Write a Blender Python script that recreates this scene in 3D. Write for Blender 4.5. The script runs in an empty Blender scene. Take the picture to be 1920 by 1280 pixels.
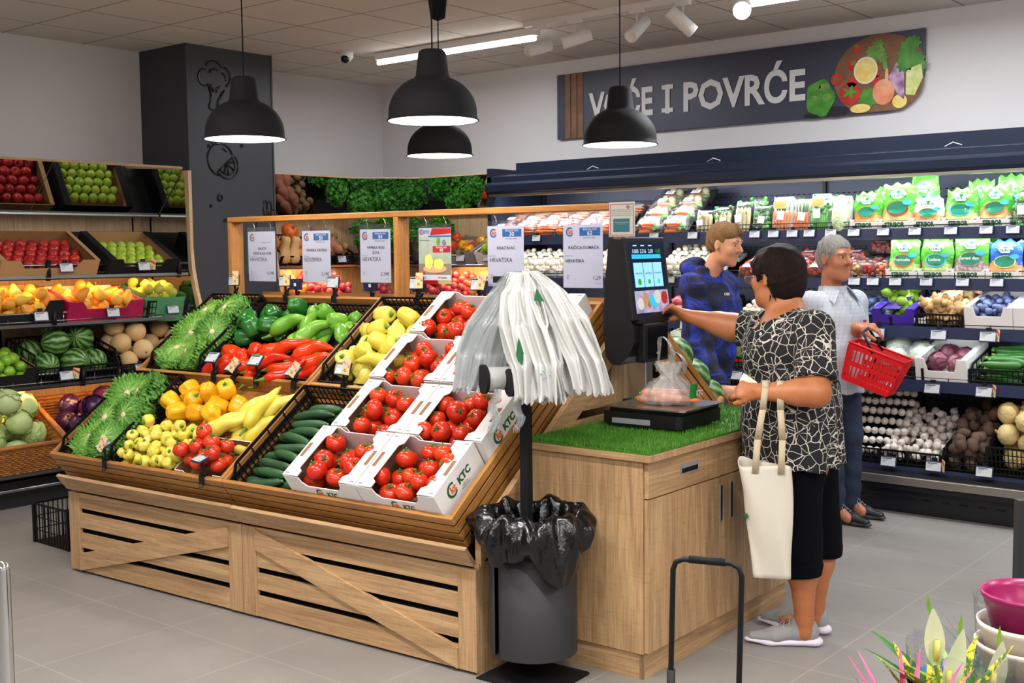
import bpy, math, random
import numpy as np
from mathutils import Matrix, Vector, Euler

random.seed(7)
scene = bpy.context.scene
COL = scene.collection
PI = math.pi
H = 1.61            # eye height of the photographer

# ------------------------------------------------------------------ camera
CAM_ROWS = ((0.77387, 0.04222, -0.63193), (0.63326, -0.06679, 0.77105), (-0.00965, -0.99687, -0.07842))
def _camera():
    yaw, pitch, roll = .6869, .07823, -.010028
    cy, sy = math.cos(yaw), math.sin(yaw)
    D = Matrix(((cy, 0, -sy), (sy, 0, cy), (0, -1, 0)))
    cp, sp = math.cos(pitch), math.sin(pitch)
    Rx = Matrix(((1, 0, 0), (0, cp, -sp), (0, sp, cp)))
    cr, sr = math.cos(roll), math.sin(roll)
    Rz = Matrix(((cr, -sr, 0), (sr, cr, 0), (0, 0, 1)))
    Mc = (Rz @ Rx @ D.transposed()).transposed()      # rows = world axes seen in the lens frame
    right, up, back = Mc.col[0], -Mc.col[1], -Mc.col[2]
    R = Matrix((right, up, back)).transposed()
    cam = bpy.data.cameras.new('camera'); o = bpy.data.objects.new('camera', cam); COL.objects.link(o)
    cam.sensor_width = 36; cam.sensor_fit = 'HORIZONTAL'; cam.lens = 2169.4 / 1920 * 36
    cam.clip_start = .05; cam.clip_end = 60
    o.matrix_world = Matrix.Translation((0, 0, H)) @ R.to_4x4()
    scene.camera = o
_camera()

scene.view_settings.view_transform = 'Standard'
scene.view_settings.look = 'None'
scene.view_settings.gamma = 1
scene.view_settings.use_curve_mapping = False
scene.view_settings.exposure = 0.16
w = bpy.data.worlds.new('world'); scene.world = w; w.use_nodes = True
w.node_tree.nodes['Background'].inputs[0].default_value = (.9, .93, 1, 1)
w.node_tree.nodes['Background'].inputs[1].default_value = .02

def area(name, loc, size, power, color=(1, 1, 1), target=None, rot=None, spread=PI, label=None):
    l = bpy.data.lights.new(name, 'AREA'); l.shape = 'RECTANGLE'; l.size, l.size_y = size
    l.energy = power; l.color = color; l.spread = spread
    o = bpy.data.objects.new(name, l); COL.objects.link(o); o.location = loc
    if target is not None:
        o.rotation_euler = (Vector(target) - Vector(loc)).to_track_quat('-Z', 'Y').to_euler()
    elif rot: o.rotation_euler = rot
    return o
def spot(name, loc, target, power, color=(1, 1, 1), angle=60, blend=.6, r=.04):
    l = bpy.data.lights.new(name, 'SPOT'); l.energy = power; l.color = color
    l.spot_size = math.radians(angle); l.spot_blend = blend; l.shadow_soft_size = r
    o = bpy.data.objects.new(name, l); COL.objects.link(o); o.location = loc
    o.rotation_euler = (Vector(target) - Vector(loc)).to_track_quat('-Z', 'Y').to_euler()
    return o

# tube lights: first two seen, the rest unseen, added to light the display (each lamp has its own housing, built with the room)
TUBE_ROWS = [  # x0, x1, y, power
    (-6.55, -4.99, 6.38, 26), (-3.36, -1.80, 6.38, 34), (-1.3, .3, 6.38, 30),
    (-5.6, -4.0, 1.9, 34), (-3.4, -1.8, 1.9, 60), (-1.2, .4, 1.9, 60),
    (-3.4, -1.8, -.6, 60), (-1.2, .4, -.6, 60), (1.2, 2.8, 1.9, 50), (1.2, 2.8, -.6, 40), (.8, 2.4, 4.2, 50)]
for i, (x0, x1, y, p) in enumerate(TUBE_ROWS):
    area('tube_lamp', ((x0 + x1) / 2, y, 3.035), (x1 - x0, .04), p, (.92, .96, 1) if y > 6 else (1, .97, .93), rot=(0, 0, 0))

# ------------------------------------------------------------------ materials
def lin(c):
    if isinstance(c, str):
        c = tuple(int(c[i:i + 2], 16) / 255 for i in (0, 2, 4))
    return tuple((x / 12.92 if x <= .04045 else ((x + .055) / 1.055) ** 2.4) for x in c) + (1,)
MATS = {}
def new_mat(name):
    m = bpy.data.materials.new(name); m.use_nodes = True
    nt = m.node_tree; b = nt.nodes['Principled BSDF']; MATS[name] = m
    return m, nt, b
def N(nt, kind, **kw):
    n = nt.nodes.new(kind)
    for k, v in kw.items():
        if hasattr(n, k) and k not in ('Scale',): setattr(n, k, v)
        else: n.inputs[k].default_value = v
    return n
def coord(nt, scale=(1, 1, 1), kind='Object', rot=(0, 0, 0)):
    t = nt.nodes.new('ShaderNodeTexCoord'); m = nt.nodes.new('ShaderNodeMapping')
    m.inputs['Scale'].default_value = scale; m.inputs['Rotation'].default_value = rot
    nt.links.new(t.outputs[kind], m.inputs[0]); return m.outputs[0]
def ramp(nt, fac, stops, interp='LINEAR'):
    r = nt.nodes.new('ShaderNodeValToRGB'); r.color_ramp.interpolation = interp
    e = r.color_ramp.elements
    while len(e) < len(stops): e.new(.5)
    for i, (p, c) in enumerate(stops):
        e[i].position = p; e[i].color = lin(c)
    nt.links.new(fac, r.inputs[0]); return r.outputs[0]
def mixc(nt, fac, a, b, mode='MIX'):
    m = nt.nodes.new('ShaderNodeMix'); m.data_type = 'RGBA'; m.blend_type = mode
    for s, v in ((m.inputs[0], fac), (m.inputs[6], a), (m.inputs[7], b)):
        if isinstance(v, bpy.types.NodeSocket): nt.links.new(v, s)
        elif isinstance(v, (int, float)): s.default_value = v
        else: s.default_value = lin(v)
    return m.outputs[2]
def noise(nt, vec, scale, detail=3, rough=.5, dist=0):
    n = nt.nodes.new('ShaderNodeTexNoise'); n.inputs['Scale'].default_value = scale
    n.inputs['Detail'].default_value = detail; n.inputs['Roughness'].default_value = rough
    n.inputs['Distortion'].default_value = dist
    nt.links.new(vec, n.inputs['Vector']); return n.outputs['Fac']
def bump(nt, b, h, strength=.3, dist=.01):
    n = nt.nodes.new('ShaderNodeBump'); n.inputs['Strength'].default_value = strength
    n.inputs['Distance'].default_value = dist
    nt.links.new(h, n.inputs['Height']); nt.links.new(n.outputs[0], b.inputs['Normal'])
def pbr(name, c, rough=.5, metal=0, var=None, vscale=4, spec=None, bmp=None, coat=0, sheen=0, sss=0, rand=None, emit=None, es=1):
    if name in MATS: return MATS[name]
    m, nt, b = new_mat(name)
    b.inputs['Base Color'].default_value = lin(c); b.inputs['Roughness'].default_value = rough
    b.inputs['Metallic'].default_value = metal
    if spec is not None: b.inputs['Specular IOR Level'].default_value = spec
    if coat: b.inputs['Coat Weight'].default_value = coat; b.inputs['Coat Roughness'].default_value = .08
    if sheen: b.inputs['Sheen Weight'].default_value = sheen
    if sss:
        b.inputs['Subsurface Weight'].default_value = sss; b.inputs['Subsurface Radius'].default_value = (.02, .008, .004)
    if emit: b.inputs['Emission Color'].default_value = lin(emit); b.inputs['Emission Strength'].default_value = es
    out = None
    if var:
        v = noise(nt, coord(nt), vscale, 3)
        out = ramp(nt, v, [(.3, c), (.7, var)])
    if rand:
        oi = nt.nodes.new('ShaderNodeObjectInfo')
        src = out if out else c
        r = nt.nodes.new('ShaderNodeMath'); r.operation = 'MULTIPLY'; r.inputs[1].default_value = .85
        nt.links.new(oi.outputs['Random'], r.inputs[0])
        out = mixc(nt, r.outputs[0], src, rand)
    if out: nt.links.new(out, b.inputs['Base Color'])
    if bmp: bump(nt, b, noise(nt, coord(nt), bmp[0], 4), bmp[1], bmp[2] if len(bmp) > 2 else .01)
    return m
def wood(name, c1, c2, c3, axis=0, rough=.5, fig=1.0):
    m, nt, b = new_mat(name)
    s = [9, 9, 9]; s[axis] = .8
    v = coord(nt, tuple(s))
    n1 = noise(nt, v, 1.6 * fig, 5, .6, 1.2)
    s2 = [70, 70, 70]; s2[axis] = 2.5
    n2 = noise(nt, coord(nt, tuple(s2)), 2, 3, .6)
    s3 = [6, 6, 6]; s3[axis] = 45
    n3 = noise(nt, coord(nt, tuple(s3)), 3, 2)
    a = ramp(nt, n1, [(.3, c1), (.5, c2), (.72, c3)])
    k = ramp(nt, n2, [(.35, (.72, .72, .72)), (.62, (1, 1, 1))])
    o = mixc(nt, .55, a, k, 'MULTIPLY')
    k3 = ramp(nt, n3, [(.55, (1, 1, 1)), (.75, (.86, .84, .82))])
    o = mixc(nt, .5, o, k3, 'MULTIPLY')
    nt.links.new(o, b.inputs['Base Color']); b.inputs['Roughness'].default_value = rough
    bump(nt, b, n2, .15, .002)
    return m
for ax, nm in enumerate('xyz'):
    wood('oak_' + nm, 'a5815c', 'bf986d', 'cfac80', ax)
    wood('honey_' + nm, '99662e', 'b27a3e', 'c48e4b', ax, .42)
    wood('pale_' + nm, 'c9a57a', 'd6b48a', 'e0c29b', ax, .5)
pbr('black', '0d0d10', .5, spec=.3); pbr('black_matte', '131316', .75, spec=.25); pbr('black_gloss', '0b0b0d', .15)
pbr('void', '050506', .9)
pbr('white_paint', 'e8e6e6', .6); pbr('white', 'f2f1ee', .4); pbr('anthracite', '34363d', .55)
pbr('steel', 'b9b9b8', .25, 1); pbr('chrome', 'd8d8d8', .1, 1); pbr('grey', '8b8c90', .5)
pbr('fridge_blue', '1c273c', .35, .3); pbr('fridge_dark', '14161f', .5)
pbr('cardboard', 'b28a5c', .8); pbr('cardboard_in', '8a6238', .85); pbr('carton_white', 'e9e6e6', .55); pbr('carton_in', '8d6447', .85)
pbr('red', 'd3101a', .4); pbr('green', '178a3c', .5); pbr('orange', 'ee6a22', .5); pbr('blue', '1f6fb0', .5)
pbr('dark_green', '1b5e38', .5); pbr('ink', '1c1c22', .6); pbr('teal', '2c7f83', .5)
pbr('esl_frame', '20294a', .35); pbr('esl_screen', 'c3c9cf', .3); pbr('card_cream', 'd8c48e', .55)
pbr('paper', 'e9e6f0', .5); pbr('cream', 'ece2c9', .6)

# ------------------------------------------------------------------ mesh builder
def rotm(ax, deg): return Matrix.Rotation(math.radians(deg), 4, ax)
def T(x, y=None, z=None):
    return Matrix.Translation(x if y is None else (x, y, z))
def S(x, y=None, z=None):
    if y is None: y = z = x
    return Matrix.Diagonal((x, y, z, 1))
class MB:
    def __init__(s, *mats):
        s.v = []; s.f = []; s.m = []; s.s = []; s.mats = [MATS[k] if isinstance(k, str) else k for k in mats]
    def idx(s, m):
        if isinstance(m, int): return m
        mm = MATS[m] if isinstance(m, str) else m
        if mm not in s.mats: s.mats.append(mm)
        return s.mats.index(mm)
    def add(s, vs, fs, m=0, smooth=False, M=None):
        b = len(s.v); m = s.idx(m)
        for p in vs: s.v.append(tuple(M @ Vector(p)) if M is not None else tuple(p))
        for f in fs: s.f.append(tuple(i + b for i in f)); s.m.append(m); s.s.append(smooth)
        return s
    def box(s, x0, x1, y0, y1, z0, z1, m=0, M=None):
        vs = [(x, y, z) for z in (z0, z1) for y in (y0, y1) for x in (x0, x1)]
        return s.add(vs, [(0, 2, 3, 1), (4, 5, 7, 6), (0, 1, 5, 4), (2, 6, 7, 3), (0, 4, 6, 2), (1, 3, 7, 5)], m, False, M)
    def cbox(s, c, d, m=0, M=None):
        return s.box(c[0] - d[0] / 2, c[0] + d[0] / 2, c[1] - d[1] / 2, c[1] + d[1] / 2, c[2] - d[2] / 2, c[2] + d[2] / 2, m, M)
    def bar(s, p, q, w_, h_, m=0, up=(0, 0, 1), M=None):
        p, q, up = Vector(p), Vector(q), Vector(up); d = q - p; L = d.length; d.normalize()
        x = d.cross(up)
        if x.length < 1e-4: x = d.cross(Vector((1, 0, 0)))
        x.normalize(); z = x.cross(d)
        A = Matrix((x, d, z)).transposed().to_4x4(); A.translation = p
        if M is not None: A = M @ A
        return s.box(-w_ / 2, w_ / 2, 0, L, -h_ / 2, h_ / 2, m, A)
    def tube(s, pts, r, n=8, m=0, M=None, cap=True, closed=False, flat=1, up=None):
        P = [Vector(p) for p in pts]; k = len(P); R = list(r) if hasattr(r, '__len__') else [r] * k
        vs = []; prev = Vector(up) if up else None
        for i in range(k):
            if closed: d = P[(i + 1) % k] - P[i - 1]
            else: d = P[min(i + 1, k - 1)] - P[max(i - 1, 0)]
            if d.length < 1e-9: d = Vector((0, 0, 1))
            d.normalize()
            if prev is None:
                prev = d.orthogonal()
            a = prev - d * prev.dot(d)
            if a.length < 1e-6: a = d.orthogonal()
            a.normalize(); b = d.cross(a); prev = a
            for j in range(n):
                t = 2 * PI * j / n
                vs.append(P[i] + (a * math.cos(t) + b * math.sin(t) * flat) * R[i])
        fs = []
        for i in range(k if closed else k - 1):
            for j in range(n):
                a0 = i * n + j; a1 = i * n + (j + 1) % n; i2 = (i + 1) % k
                fs.append((a0, a1, i2 * n + (j + 1) % n, i2 * n + j))
        if cap and not closed:
            fs.append(tuple(range(n - 1, -1, -1))); fs.append(tuple((k - 1) * n + j for j in range(n)))
        return s.add(vs, fs, m, True, M)
    def lathe(s, prof, n=20, m=0, M=None, lobes=None, smooth=True):
        vs = []; fs = []
        for i, (r, z) in enumerate(prof):
            for j in range(n):
                t = 2 * PI * j / n; k = r
                if lobes: k *= lobes(t, i / (len(prof) - 1))
                vs.append((k * math.cos(t), k * math.sin(t), z))
        for i in range(len(prof) - 1):
            for j in range(n):
                fs.append((i * n + j, i * n + (j + 1) % n, (i + 1) * n + (j + 1) % n, (i + 1) * n + j))
        return s.add(vs, fs, m, smooth, M)
    def cyl(s, c, r, h, n=16, m=0, M=None, axis='z'):
        A = T(c)
        if axis == 'x': A = A @ rotm('Y', 90)
        if axis == 'y': A = A @ rotm('X', -90)
        if M is not None: A = M @ A
        vs = []; fs = []
        for z in (0, h):
            for j in range(n): vs.append((r * math.cos(2 * PI * j / n), r * math.sin(2 * PI * j / n), z))
        s.add(vs, [(j, (j + 1) % n, n + (j + 1) % n, n + j) for j in range(n)], m, True, A)
        s.add(vs, [tuple(range(n - 1, -1, -1)), tuple(range(n, 2 * n))], m, False, A)
        return s
    def sphere(s, c, r, m=0, n=14, k=9, M=None, sc=(1, 1, 1)):
        vs = []; fs = []
        for i in range(k + 1):
            p = PI * i / k
            for j in range(n):
                t = 2 * PI * j / n
                vs.append((c[0] + r * sc[0] * math.sin(p) * math.cos(t), c[1] + r * sc[1] * math.sin(p) * math.sin(t), c[2] + r * sc[2] * math.cos(p)))
        for i in range(k):
            for j in range(n):
                fs.append((i * n + j, (i + 1) * n + j, (i + 1) * n + (j + 1) % n, i * n + (j + 1) % n))
        return s.add(vs, fs, m, True, M)
    def prism(s, poly, z0, z1, m=0, M=None, smooth=False):
        n = len(poly); vs = [(x, y, z0) for x, y in poly] + [(x, y, z1) for x, y in poly]
        s.add(vs, [tuple(range(n - 1, -1, -1)), tuple(range(n, 2 * n))], m, False, M)
        return s.add(vs, [(i, (i + 1) % n, n + (i + 1) % n, n + i) for i in range(n)], m, smooth, M)
    def grid(s, fn, nu, nv, m=0, M=None, smooth=True, wrap=False, both=0):
        vs = [fn(i / nu, j / nv) for j in range(nv + 1) for i in range(nu + (0 if wrap else 1))]
        W = nu if wrap else nu + 1
        fs = [(j * W + i, j * W + (i + 1) % W, (j + 1) * W + (i + 1) % W, (j + 1) * W + i) for j in range(nv) for i in range(nu)]
        return s.add(vs, fs, m, smooth, M)
    def text(s, body, size, m=0, M=None, align='CENTER', bold=0, width=None, ext=0):
        vs, fs = text_geo(body, bold, align, ext / size if size else 0)
        if not vs: return s
        xs = [p[0] for p in vs]; k = size
        kx = width / (max(xs) - min(xs)) if width else size
        return s.add([(p[0] * kx, p[1] * k, p[2] * k) for p in vs], fs, m, False, M)
    def mesh(s, name):
        me = bpy.data.meshes.new(name); me.from_pydata(s.v, [], s.f)
        for x in s.mats: me.materials.append(x)
        me.polygons.foreach_set('material_index', s.m); me.polygons.foreach_set('use_smooth', s.s)
        me.update(); return me
    def build(s, name, parent=None, M=None, bevel=0, solid=0, sub=0, weld=False):
        o = bpy.data.objects.new(name, s.mesh(name)); COL.objects.link(o)
        if parent is not None: o.parent = parent
        if M is not None: o.matrix_basis = M
        mods(o, bevel, solid, sub, weld); return o
def mods(o, bevel=0, solid=0, sub=0, weld=False):
    if weld: o.modifiers.new('weld', 'WELD').merge_threshold = 1e-5
    if solid:
        k = o.modifiers.new('solid', 'SOLIDIFY'); k.thickness = solid; k.offset = 0
    if sub:
        k = o.modifiers.new('sub', 'SUBSURF'); k.levels = 1; k.render_levels = sub
    if bevel:
        k = o.modifiers.new('bevel', 'BEVEL'); k.width = bevel; k.segments = 2; k.limit_method = 'ANGLE'
        k.harden_normals = False
_tc = {}
def text_geo(body, bold, align, ext):
    key = (body, bold, align, ext)
    if key in _tc: return _tc[key]
    cu = bpy.data.curves.new('t', 'FONT'); cu.body = body; cu.align_x = align; cu.resolution_u = 2
    cu.offset = bold; cu.extrude = ext
    ob = bpy.data.objects.new('t', cu); COL.objects.link(ob)
    me = bpy.data.meshes.new_from_object(ob)
    vs = [tuple(v.co) for v in me.vertices]; fs = [tuple(p.vertices) for p in me.polygons]
    bpy.data.objects.remove(ob); bpy.data.curves.remove(cu); bpy.data.meshes.remove(me)
    _tc[key] = (vs, fs); return vs, fs

def tag(o, label=None, cat=None, group=None, kind=None):
    if label: o['label'] = label
    if cat: o['category'] = cat
    if group: o['group'] = group
    if kind: o['kind'] = kind
    return o
def thing(name, label, cat, M=None, group=None, kind=None):
    o = bpy.data.objects.new(name, None); o.empty_display_size = .05; COL.objects.link(o)
    if M is not None: o.matrix_world = M
    return tag(o, label, cat, group, kind)
def inst(me, name, M=None, parent=None):
    o = bpy.data.objects.new(name, me); COL.objects.link(o)
    if parent is not None: o.parent = parent
    if M is not None: o.matrix_basis = M
    return o
def copy_tree(o, M=None, label=None, group=None, parent=None):
    c = o.copy(); COL.objects.link(c)
    if parent is not None: c.parent = parent
    elif M is not None: c.matrix_basis = M
    if label: c['label'] = label
    if group: c['group'] = group
    for ch in o.children: copy_tree(ch, parent=c)
    return c
def R_(a, b): return random.uniform(a, b)
def rrot(tilt=180):
    return Euler((math.radians(R_(-tilt, tilt)), math.radians(R_(-tilt, tilt)), R_(0, 2 * PI))).to_matrix().to_4x4()

# frames of the central display and of its tilted trays
TH = 0.05811
D0 = Vector((-2.827, 3.218, 0))
FD = T(D0) @ Matrix.Rotation(TH, 4, 'Z')               # x along the display, y into its depth
SL = math.radians(35.38)
FT = FD @ T(0, -.085, .615) @ Matrix.Rotation(SL, 4, 'X')   # x along, y up the slope, z out of the tray
# ================================================================== room
ZC = 3.14
def grid_mat(name, base, base2, line, ox, oy, pitch, wd, rough, bmpv=.2):
    m, nt, b = new_mat(name)
    tc = nt.nodes.new('ShaderNodeNewGeometry'); sep = nt.nodes.new('ShaderNodeSeparateXYZ')
    nt.links.new(tc.outputs['Position'], sep.inputs[0])
    def ln(sock, off):
        a = nt.nodes.new('ShaderNodeMath'); a.operation = 'SUBTRACT'; nt.links.new(sock, a.inputs[0]); a.inputs[1].default_value = off - 60 * pitch
        d = nt.nodes.new('ShaderNodeMath'); d.operation = 'DIVIDE'; nt.links.new(a.outputs[0], d.inputs[0]); d.inputs[1].default_value = pitch
        f = nt.nodes.new('ShaderNodeMath'); f.operation = 'FRACT'; nt.links.new(d.outputs[0], f.inputs[0])
        p = nt.nodes.new('ShaderNodeMath'); p.operation = 'PINGPONG'; nt.links.new(f.outputs[0], p.inputs[0]); p.inputs[1].default_value = .5
        l = nt.nodes.new('ShaderNodeMath'); l.operation = 'LESS_THAN'; nt.links.new(p.outputs[0], l.inputs[0]); l.inputs[1].default_value = wd / pitch / 2
        return l.outputs[0], d.outputs[0]
    lx, dx = ln(sep.outputs[0], ox); ly, dy = ln(sep.outputs[1], oy)
    mx = nt.nodes.new('ShaderNodeMath'); mx.operation = 'MAXIMUM'; nt.links.new(lx, mx.inputs[0]); nt.links.new(ly, mx.inputs[1])
    v = noise(nt, tc.outputs['Position'], 2.2, 6, .65)
    c = ramp(nt, v, [(.3, base), (.7, base2)])
    v2 = noise(nt, tc.outputs['Position'], 260, 2)
    c = mixc(nt, .35, c, ramp(nt, v2, [(.3, (.8, .8, .8)), (.6, (1, 1, 1))]), 'MULTIPLY')
    nt.links.new(mixc(nt, mx.outputs[0], c, line), b.inputs['Base Color'])
    b.inputs['Roughness'].default_value = rough
    return m
grid_mat('floor_tile', '8b8783', '96928e', 'aaa6a2', -1.865, 2.855, .6, .004, .38)
grid_mat('ceiling_tile', 'dcd6cc', 'e2dcd2', '9c968c', -6.76, 4.05, .605, .016, .9)
pbr('wall_white', 'd6d4d6', .8, var='dbd9da', vscale=1.5)
def struct(name, mb, **k):
    o = mb.build(name, **k); o['kind'] = 'structure'; return o
X0, X1, Y0, Y1 = -7.83, 4.2, -4.0, 7.67
struct('floor', MB('floor_tile').box(X0, X1, Y0, Y1, -.1, 0))
struct('ceiling', MB('ceiling_tile').box(X0, X1, Y0, Y1, ZC, ZC + .1))
struct('wall_left', MB('wall_white').box(X0 - .1, X0, Y0, Y1, 0, ZC))
struct('wall_back', MB('wall_white').box(X0 - .1, X1 + .1, Y1, Y1 + .1, 0, ZC))
struct('wall_right', MB('wall_white').box(X1, X1 + .1, Y0, Y1, 0, ZC))
struct('wall_front', MB('wall_white').box(X0 - .1, X1 + .1, Y0 - .1, Y0, 0, ZC))
# clad pillar with line drawings
pil = MB('anthracite'); pil.box(X0, -7.243, 5.12, 5.905, 0, ZC); pil.box(-7.249, -7.237, 5.118, 5.13, 0, ZC); pil.box(-7.249, -7.237, 5.895, 5.909, 0, ZC)
pil = struct('wall_pillar', pil)
def pline(pts, r=.008, closed=False, n=6, x=-7.241):
    return [(x, y, z) for y, z in pts], r, closed
def arc(cy, cz, ry, rz, a0, a1, n=14):
    return [(cy + ry * math.cos(math.radians(a0 + (a1 - a0) * i / n)), cz + rz * math.sin(math.radians(a0 + (a1 - a0) * i / n))) for i in range(n + 1)]
def drawing(name, label, strokes, r=.009):
    mb = MB('black_gloss')
    for st in strokes: mb.tube([(-7.2415, y, z) for y, z in st], r, 6, flat=1)
    o = mb.build(name, pil); o['label'] = label
bc, bz = 5.365, 2.93
drawing('broccoli_drawing', 'black line drawing of a broccoli', [
    arc(bc - .085, bz - .02, .055, .06, 80, 290), arc(bc, bz + .045, .075, .06, 160, 20), arc(bc + .09, bz + .0, .055, .07, 90, -75),
    arc(bc - .0, bz - .05, .06, .045, 200, 330), arc(bc + .01, bz + .01, .05, .04, 170, 60), arc(bc + .075, bz - .02, .03, .045, 95, -10),
    [(bc - .05, bz - .085), (bc - .03, bz - .16), (bc - .055, bz - .235), (bc - .03, bz - .25), (bc + .0, bz - .262)],
    [(bc - .04, bz - .065), (bc - .01, bz - .12)], [(bc + .012, bz - .12), (bc + .03, bz - .08)],
    [(bc + .015, bz - .255), (bc + .03, bz - .18), (bc + .075, bz - .12)], [(bc + .05, bz - .14), (bc + .09, bz - .10)]], .008)
oc, oz = 5.40, 2.315
drawing('orange_drawing', 'black line drawing of an orange and its slice', [
    arc(oc, oz, .115, .12, 20, 260, 22), arc(oc, oz, .08, .085, 45, 75, 5),
    [(oc - .03, oz + .115), (oc - .06, oz + .15), (oc - .1, oz + .15), (oc - .06, oz + .11), (oc - .01, oz + .112), (oc + .0, oz + .14), (oc + .0, oz + .12)],
    arc(oc + .06, oz - .04, .10, .10, -150, 50, 16) + [(oc - .027, oz - .09)], arc(oc + .06, oz - .04, .072, .072, -150, 50, 12),
    [(oc + .05, oz - .03), (oc + .03, oz - .10)], [(oc + .055, oz - .03), (oc + .07, oz - .11)], [(oc + .06, oz - .025), (oc + .115, oz - .075)], [(oc + .07, oz - .015), (oc + .13, oz - .02)]], .007)
ec, ez = 5.86, 1.93
drawing('beetroot_drawing', 'black line drawing of a beetroot', [
    arc(ec - .06, ez - .12, .085, .09, 60, 300, 18), arc(ec - .05, ez + .03, .018, .065, 0, 360, 16), arc(ec - .01, ez + .025, .02, .06, 0, 360, 16), arc(ec + .03, ez - .01, .035, .03, 0, 360, 14), [(ec - .1, ez - .19), (ec - .08, ez - .26)]], .006)
for i, (py, pz_, r) in enumerate(((5.385, 2.03, .026), (5.30, 1.965, .012), (5.425, 1.86, .014), (5.60, 2.43, .014), (5.30, 2.41, .012))):
    mb = MB('black_gloss')
    if i == 0: mb.tube([(-7.2415, y, z) for y, z in arc(py, pz_, .02, .022, 0, 360, 16)], .008, 6)
    else: mb.cyl((-7.245, py, pz_), r, .008, 14, axis='x')
    mb.build('round_dot', pil)

# tube lights with their housings
MATS['tube_glow'] = pbr('tube_glow', 'ffffff', .5, emit='fffdf8', es=9)
def tube_light(x0, x1, y, label, grp=None):
    t = thing('tube_light', label, 'ceiling light', T((x0 + x1) / 2, y, ZC), grp)
    L = (x1 - x0) / 2
    MB('white_paint').box(-L, L, -.03, .03, -.055, -.002).build('housing', t, bevel=.004)
    MB('tube_glow').tube([(-L + .01, 0, -.075), (L - .01, 0, -.075)], .017, 10).build('tube', t)
vis = {0: 'long white tube light on the ceiling beside the pendant lamp cord', 1: 'white tube light at the top edge of the picture above the vegetable sign'}
for i, (x0, x1, y, p) in enumerate(TUBE_ROWS):
    tube_light(x0, x1, y, vis.get(i, 'added white ceiling tube light outside the view'), None if i in vis else 'added ceiling tube lights out of view')

# lighting track and spotlights
trk = MB('white_paint').box(-4.95, -2.2, -.018, .018, -.035, -.001)
tk = trk.build('lighting_track', M=T(0, 6.2, ZC)); tag(tk, 'white lighting track on the ceiling carrying the white spotlights', 'lighting track')
def spotlight(x, y, z, aim, label, glow=False):
    t = thing('spotlight', label, 'spotlight', T(x, y, ZC), 'white spotlights on the ceiling track')
    MB('white_paint').box(-.05, .05, -.015, .015, -.06, -.035).tube([(0, 0, -.05), (0, 0, z - ZC + .0)], .006, 8).build('stem', t)
    d = Vector(aim) - Vector((x, y, z)); A = T(0, 0, z - ZC - .02) @ d.to_track_quat('-Z', 'Y').to_matrix().to_4x4()
    mb = MB('white_paint'); mb.lathe([(0, .11), (.040, .11), (.042, .105), (.042, -.08), (.042, -.088), (.036, -.088), (.034, -.07)], 20)
    mb.build('head', t, A)
    MB('tube_glow' if glow else 'white').cyl((0, 0, -.074), .034, .004, 18).build('lens', t, A)
    return A
pbr('spot_glow', 'ffffff', .5, emit='f4f8ff', es=260)
spotlight(-4.82, 6.2, 2.98, (-4.4, 9.2, 3.9), 'white spotlight on the ceiling track, nearest the long tube light')
spotlight(-4.53, 6.2, 3.0, (-6.5, 4.6, 2.2), 'white spotlight turned to the left, second from the tube light')
spotlight(-4.05, 6.2, 3.0, (-4.2, 4.0, 1.2), 'white spotlight seen beside the cord of the right pendant lamp')
spotlight(-3.72, 6.2, 3.0, (-2.5, 7.5, 1.5), 'white spotlight just left of the dazzling one')
t = thing('spotlight', 'dazzling spotlight shining straight at the viewer above the sign', 'spotlight', T(-3.32, 6.2, ZC), 'white spotlights on the ceiling track')
MB('white_paint').tube([(0, 0, -.03), (0, 0, -.12)], .006, 8).build('stem', t)
SPL = Vector((-3.32, 6.2, ZC - .13)); dd = Vector((-1.4, 2.6, 1.3)) - SPL
A = T(0, 0, -.13) @ dd.to_track_quat('-Z', 'Y').to_matrix().to_4x4()
MB('white_paint').lathe([(0, .12), (.052, .12), (.054, .11), (.054, -.07), (.050, -.07), (.048, -.05)], 20).build('head', t, A)
MB('spot_glow').cyl((0, 0, -.066), .050, .004, 24).build('lens', t, A)
spot('spotlight_beam', SPL + dd.normalized() * .08, (-2.6, 4.4, .9), 90, (.95, .97, 1), 70, .8)
spot('spotlight_beam', (-4.60, 6.1, 2.95), (-6.5, 4.6, 1.4), 25, (1, .95, .9), 60, .8)

# dome camera
t = thing('security_camera', 'small white dome security camera on the ceiling left of the tube light', 'security camera', T(-6.68, 6.18, ZC))
MB('white_paint').lathe([(0, 0), (.05, 0), (.052, -.03), (.046, -.05), (.03, -.07), (0, -.075)], 20).build('housing', t)
MB('black_gloss').sphere((.01, -.025, -.055), .034).build('lens', t)

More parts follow.
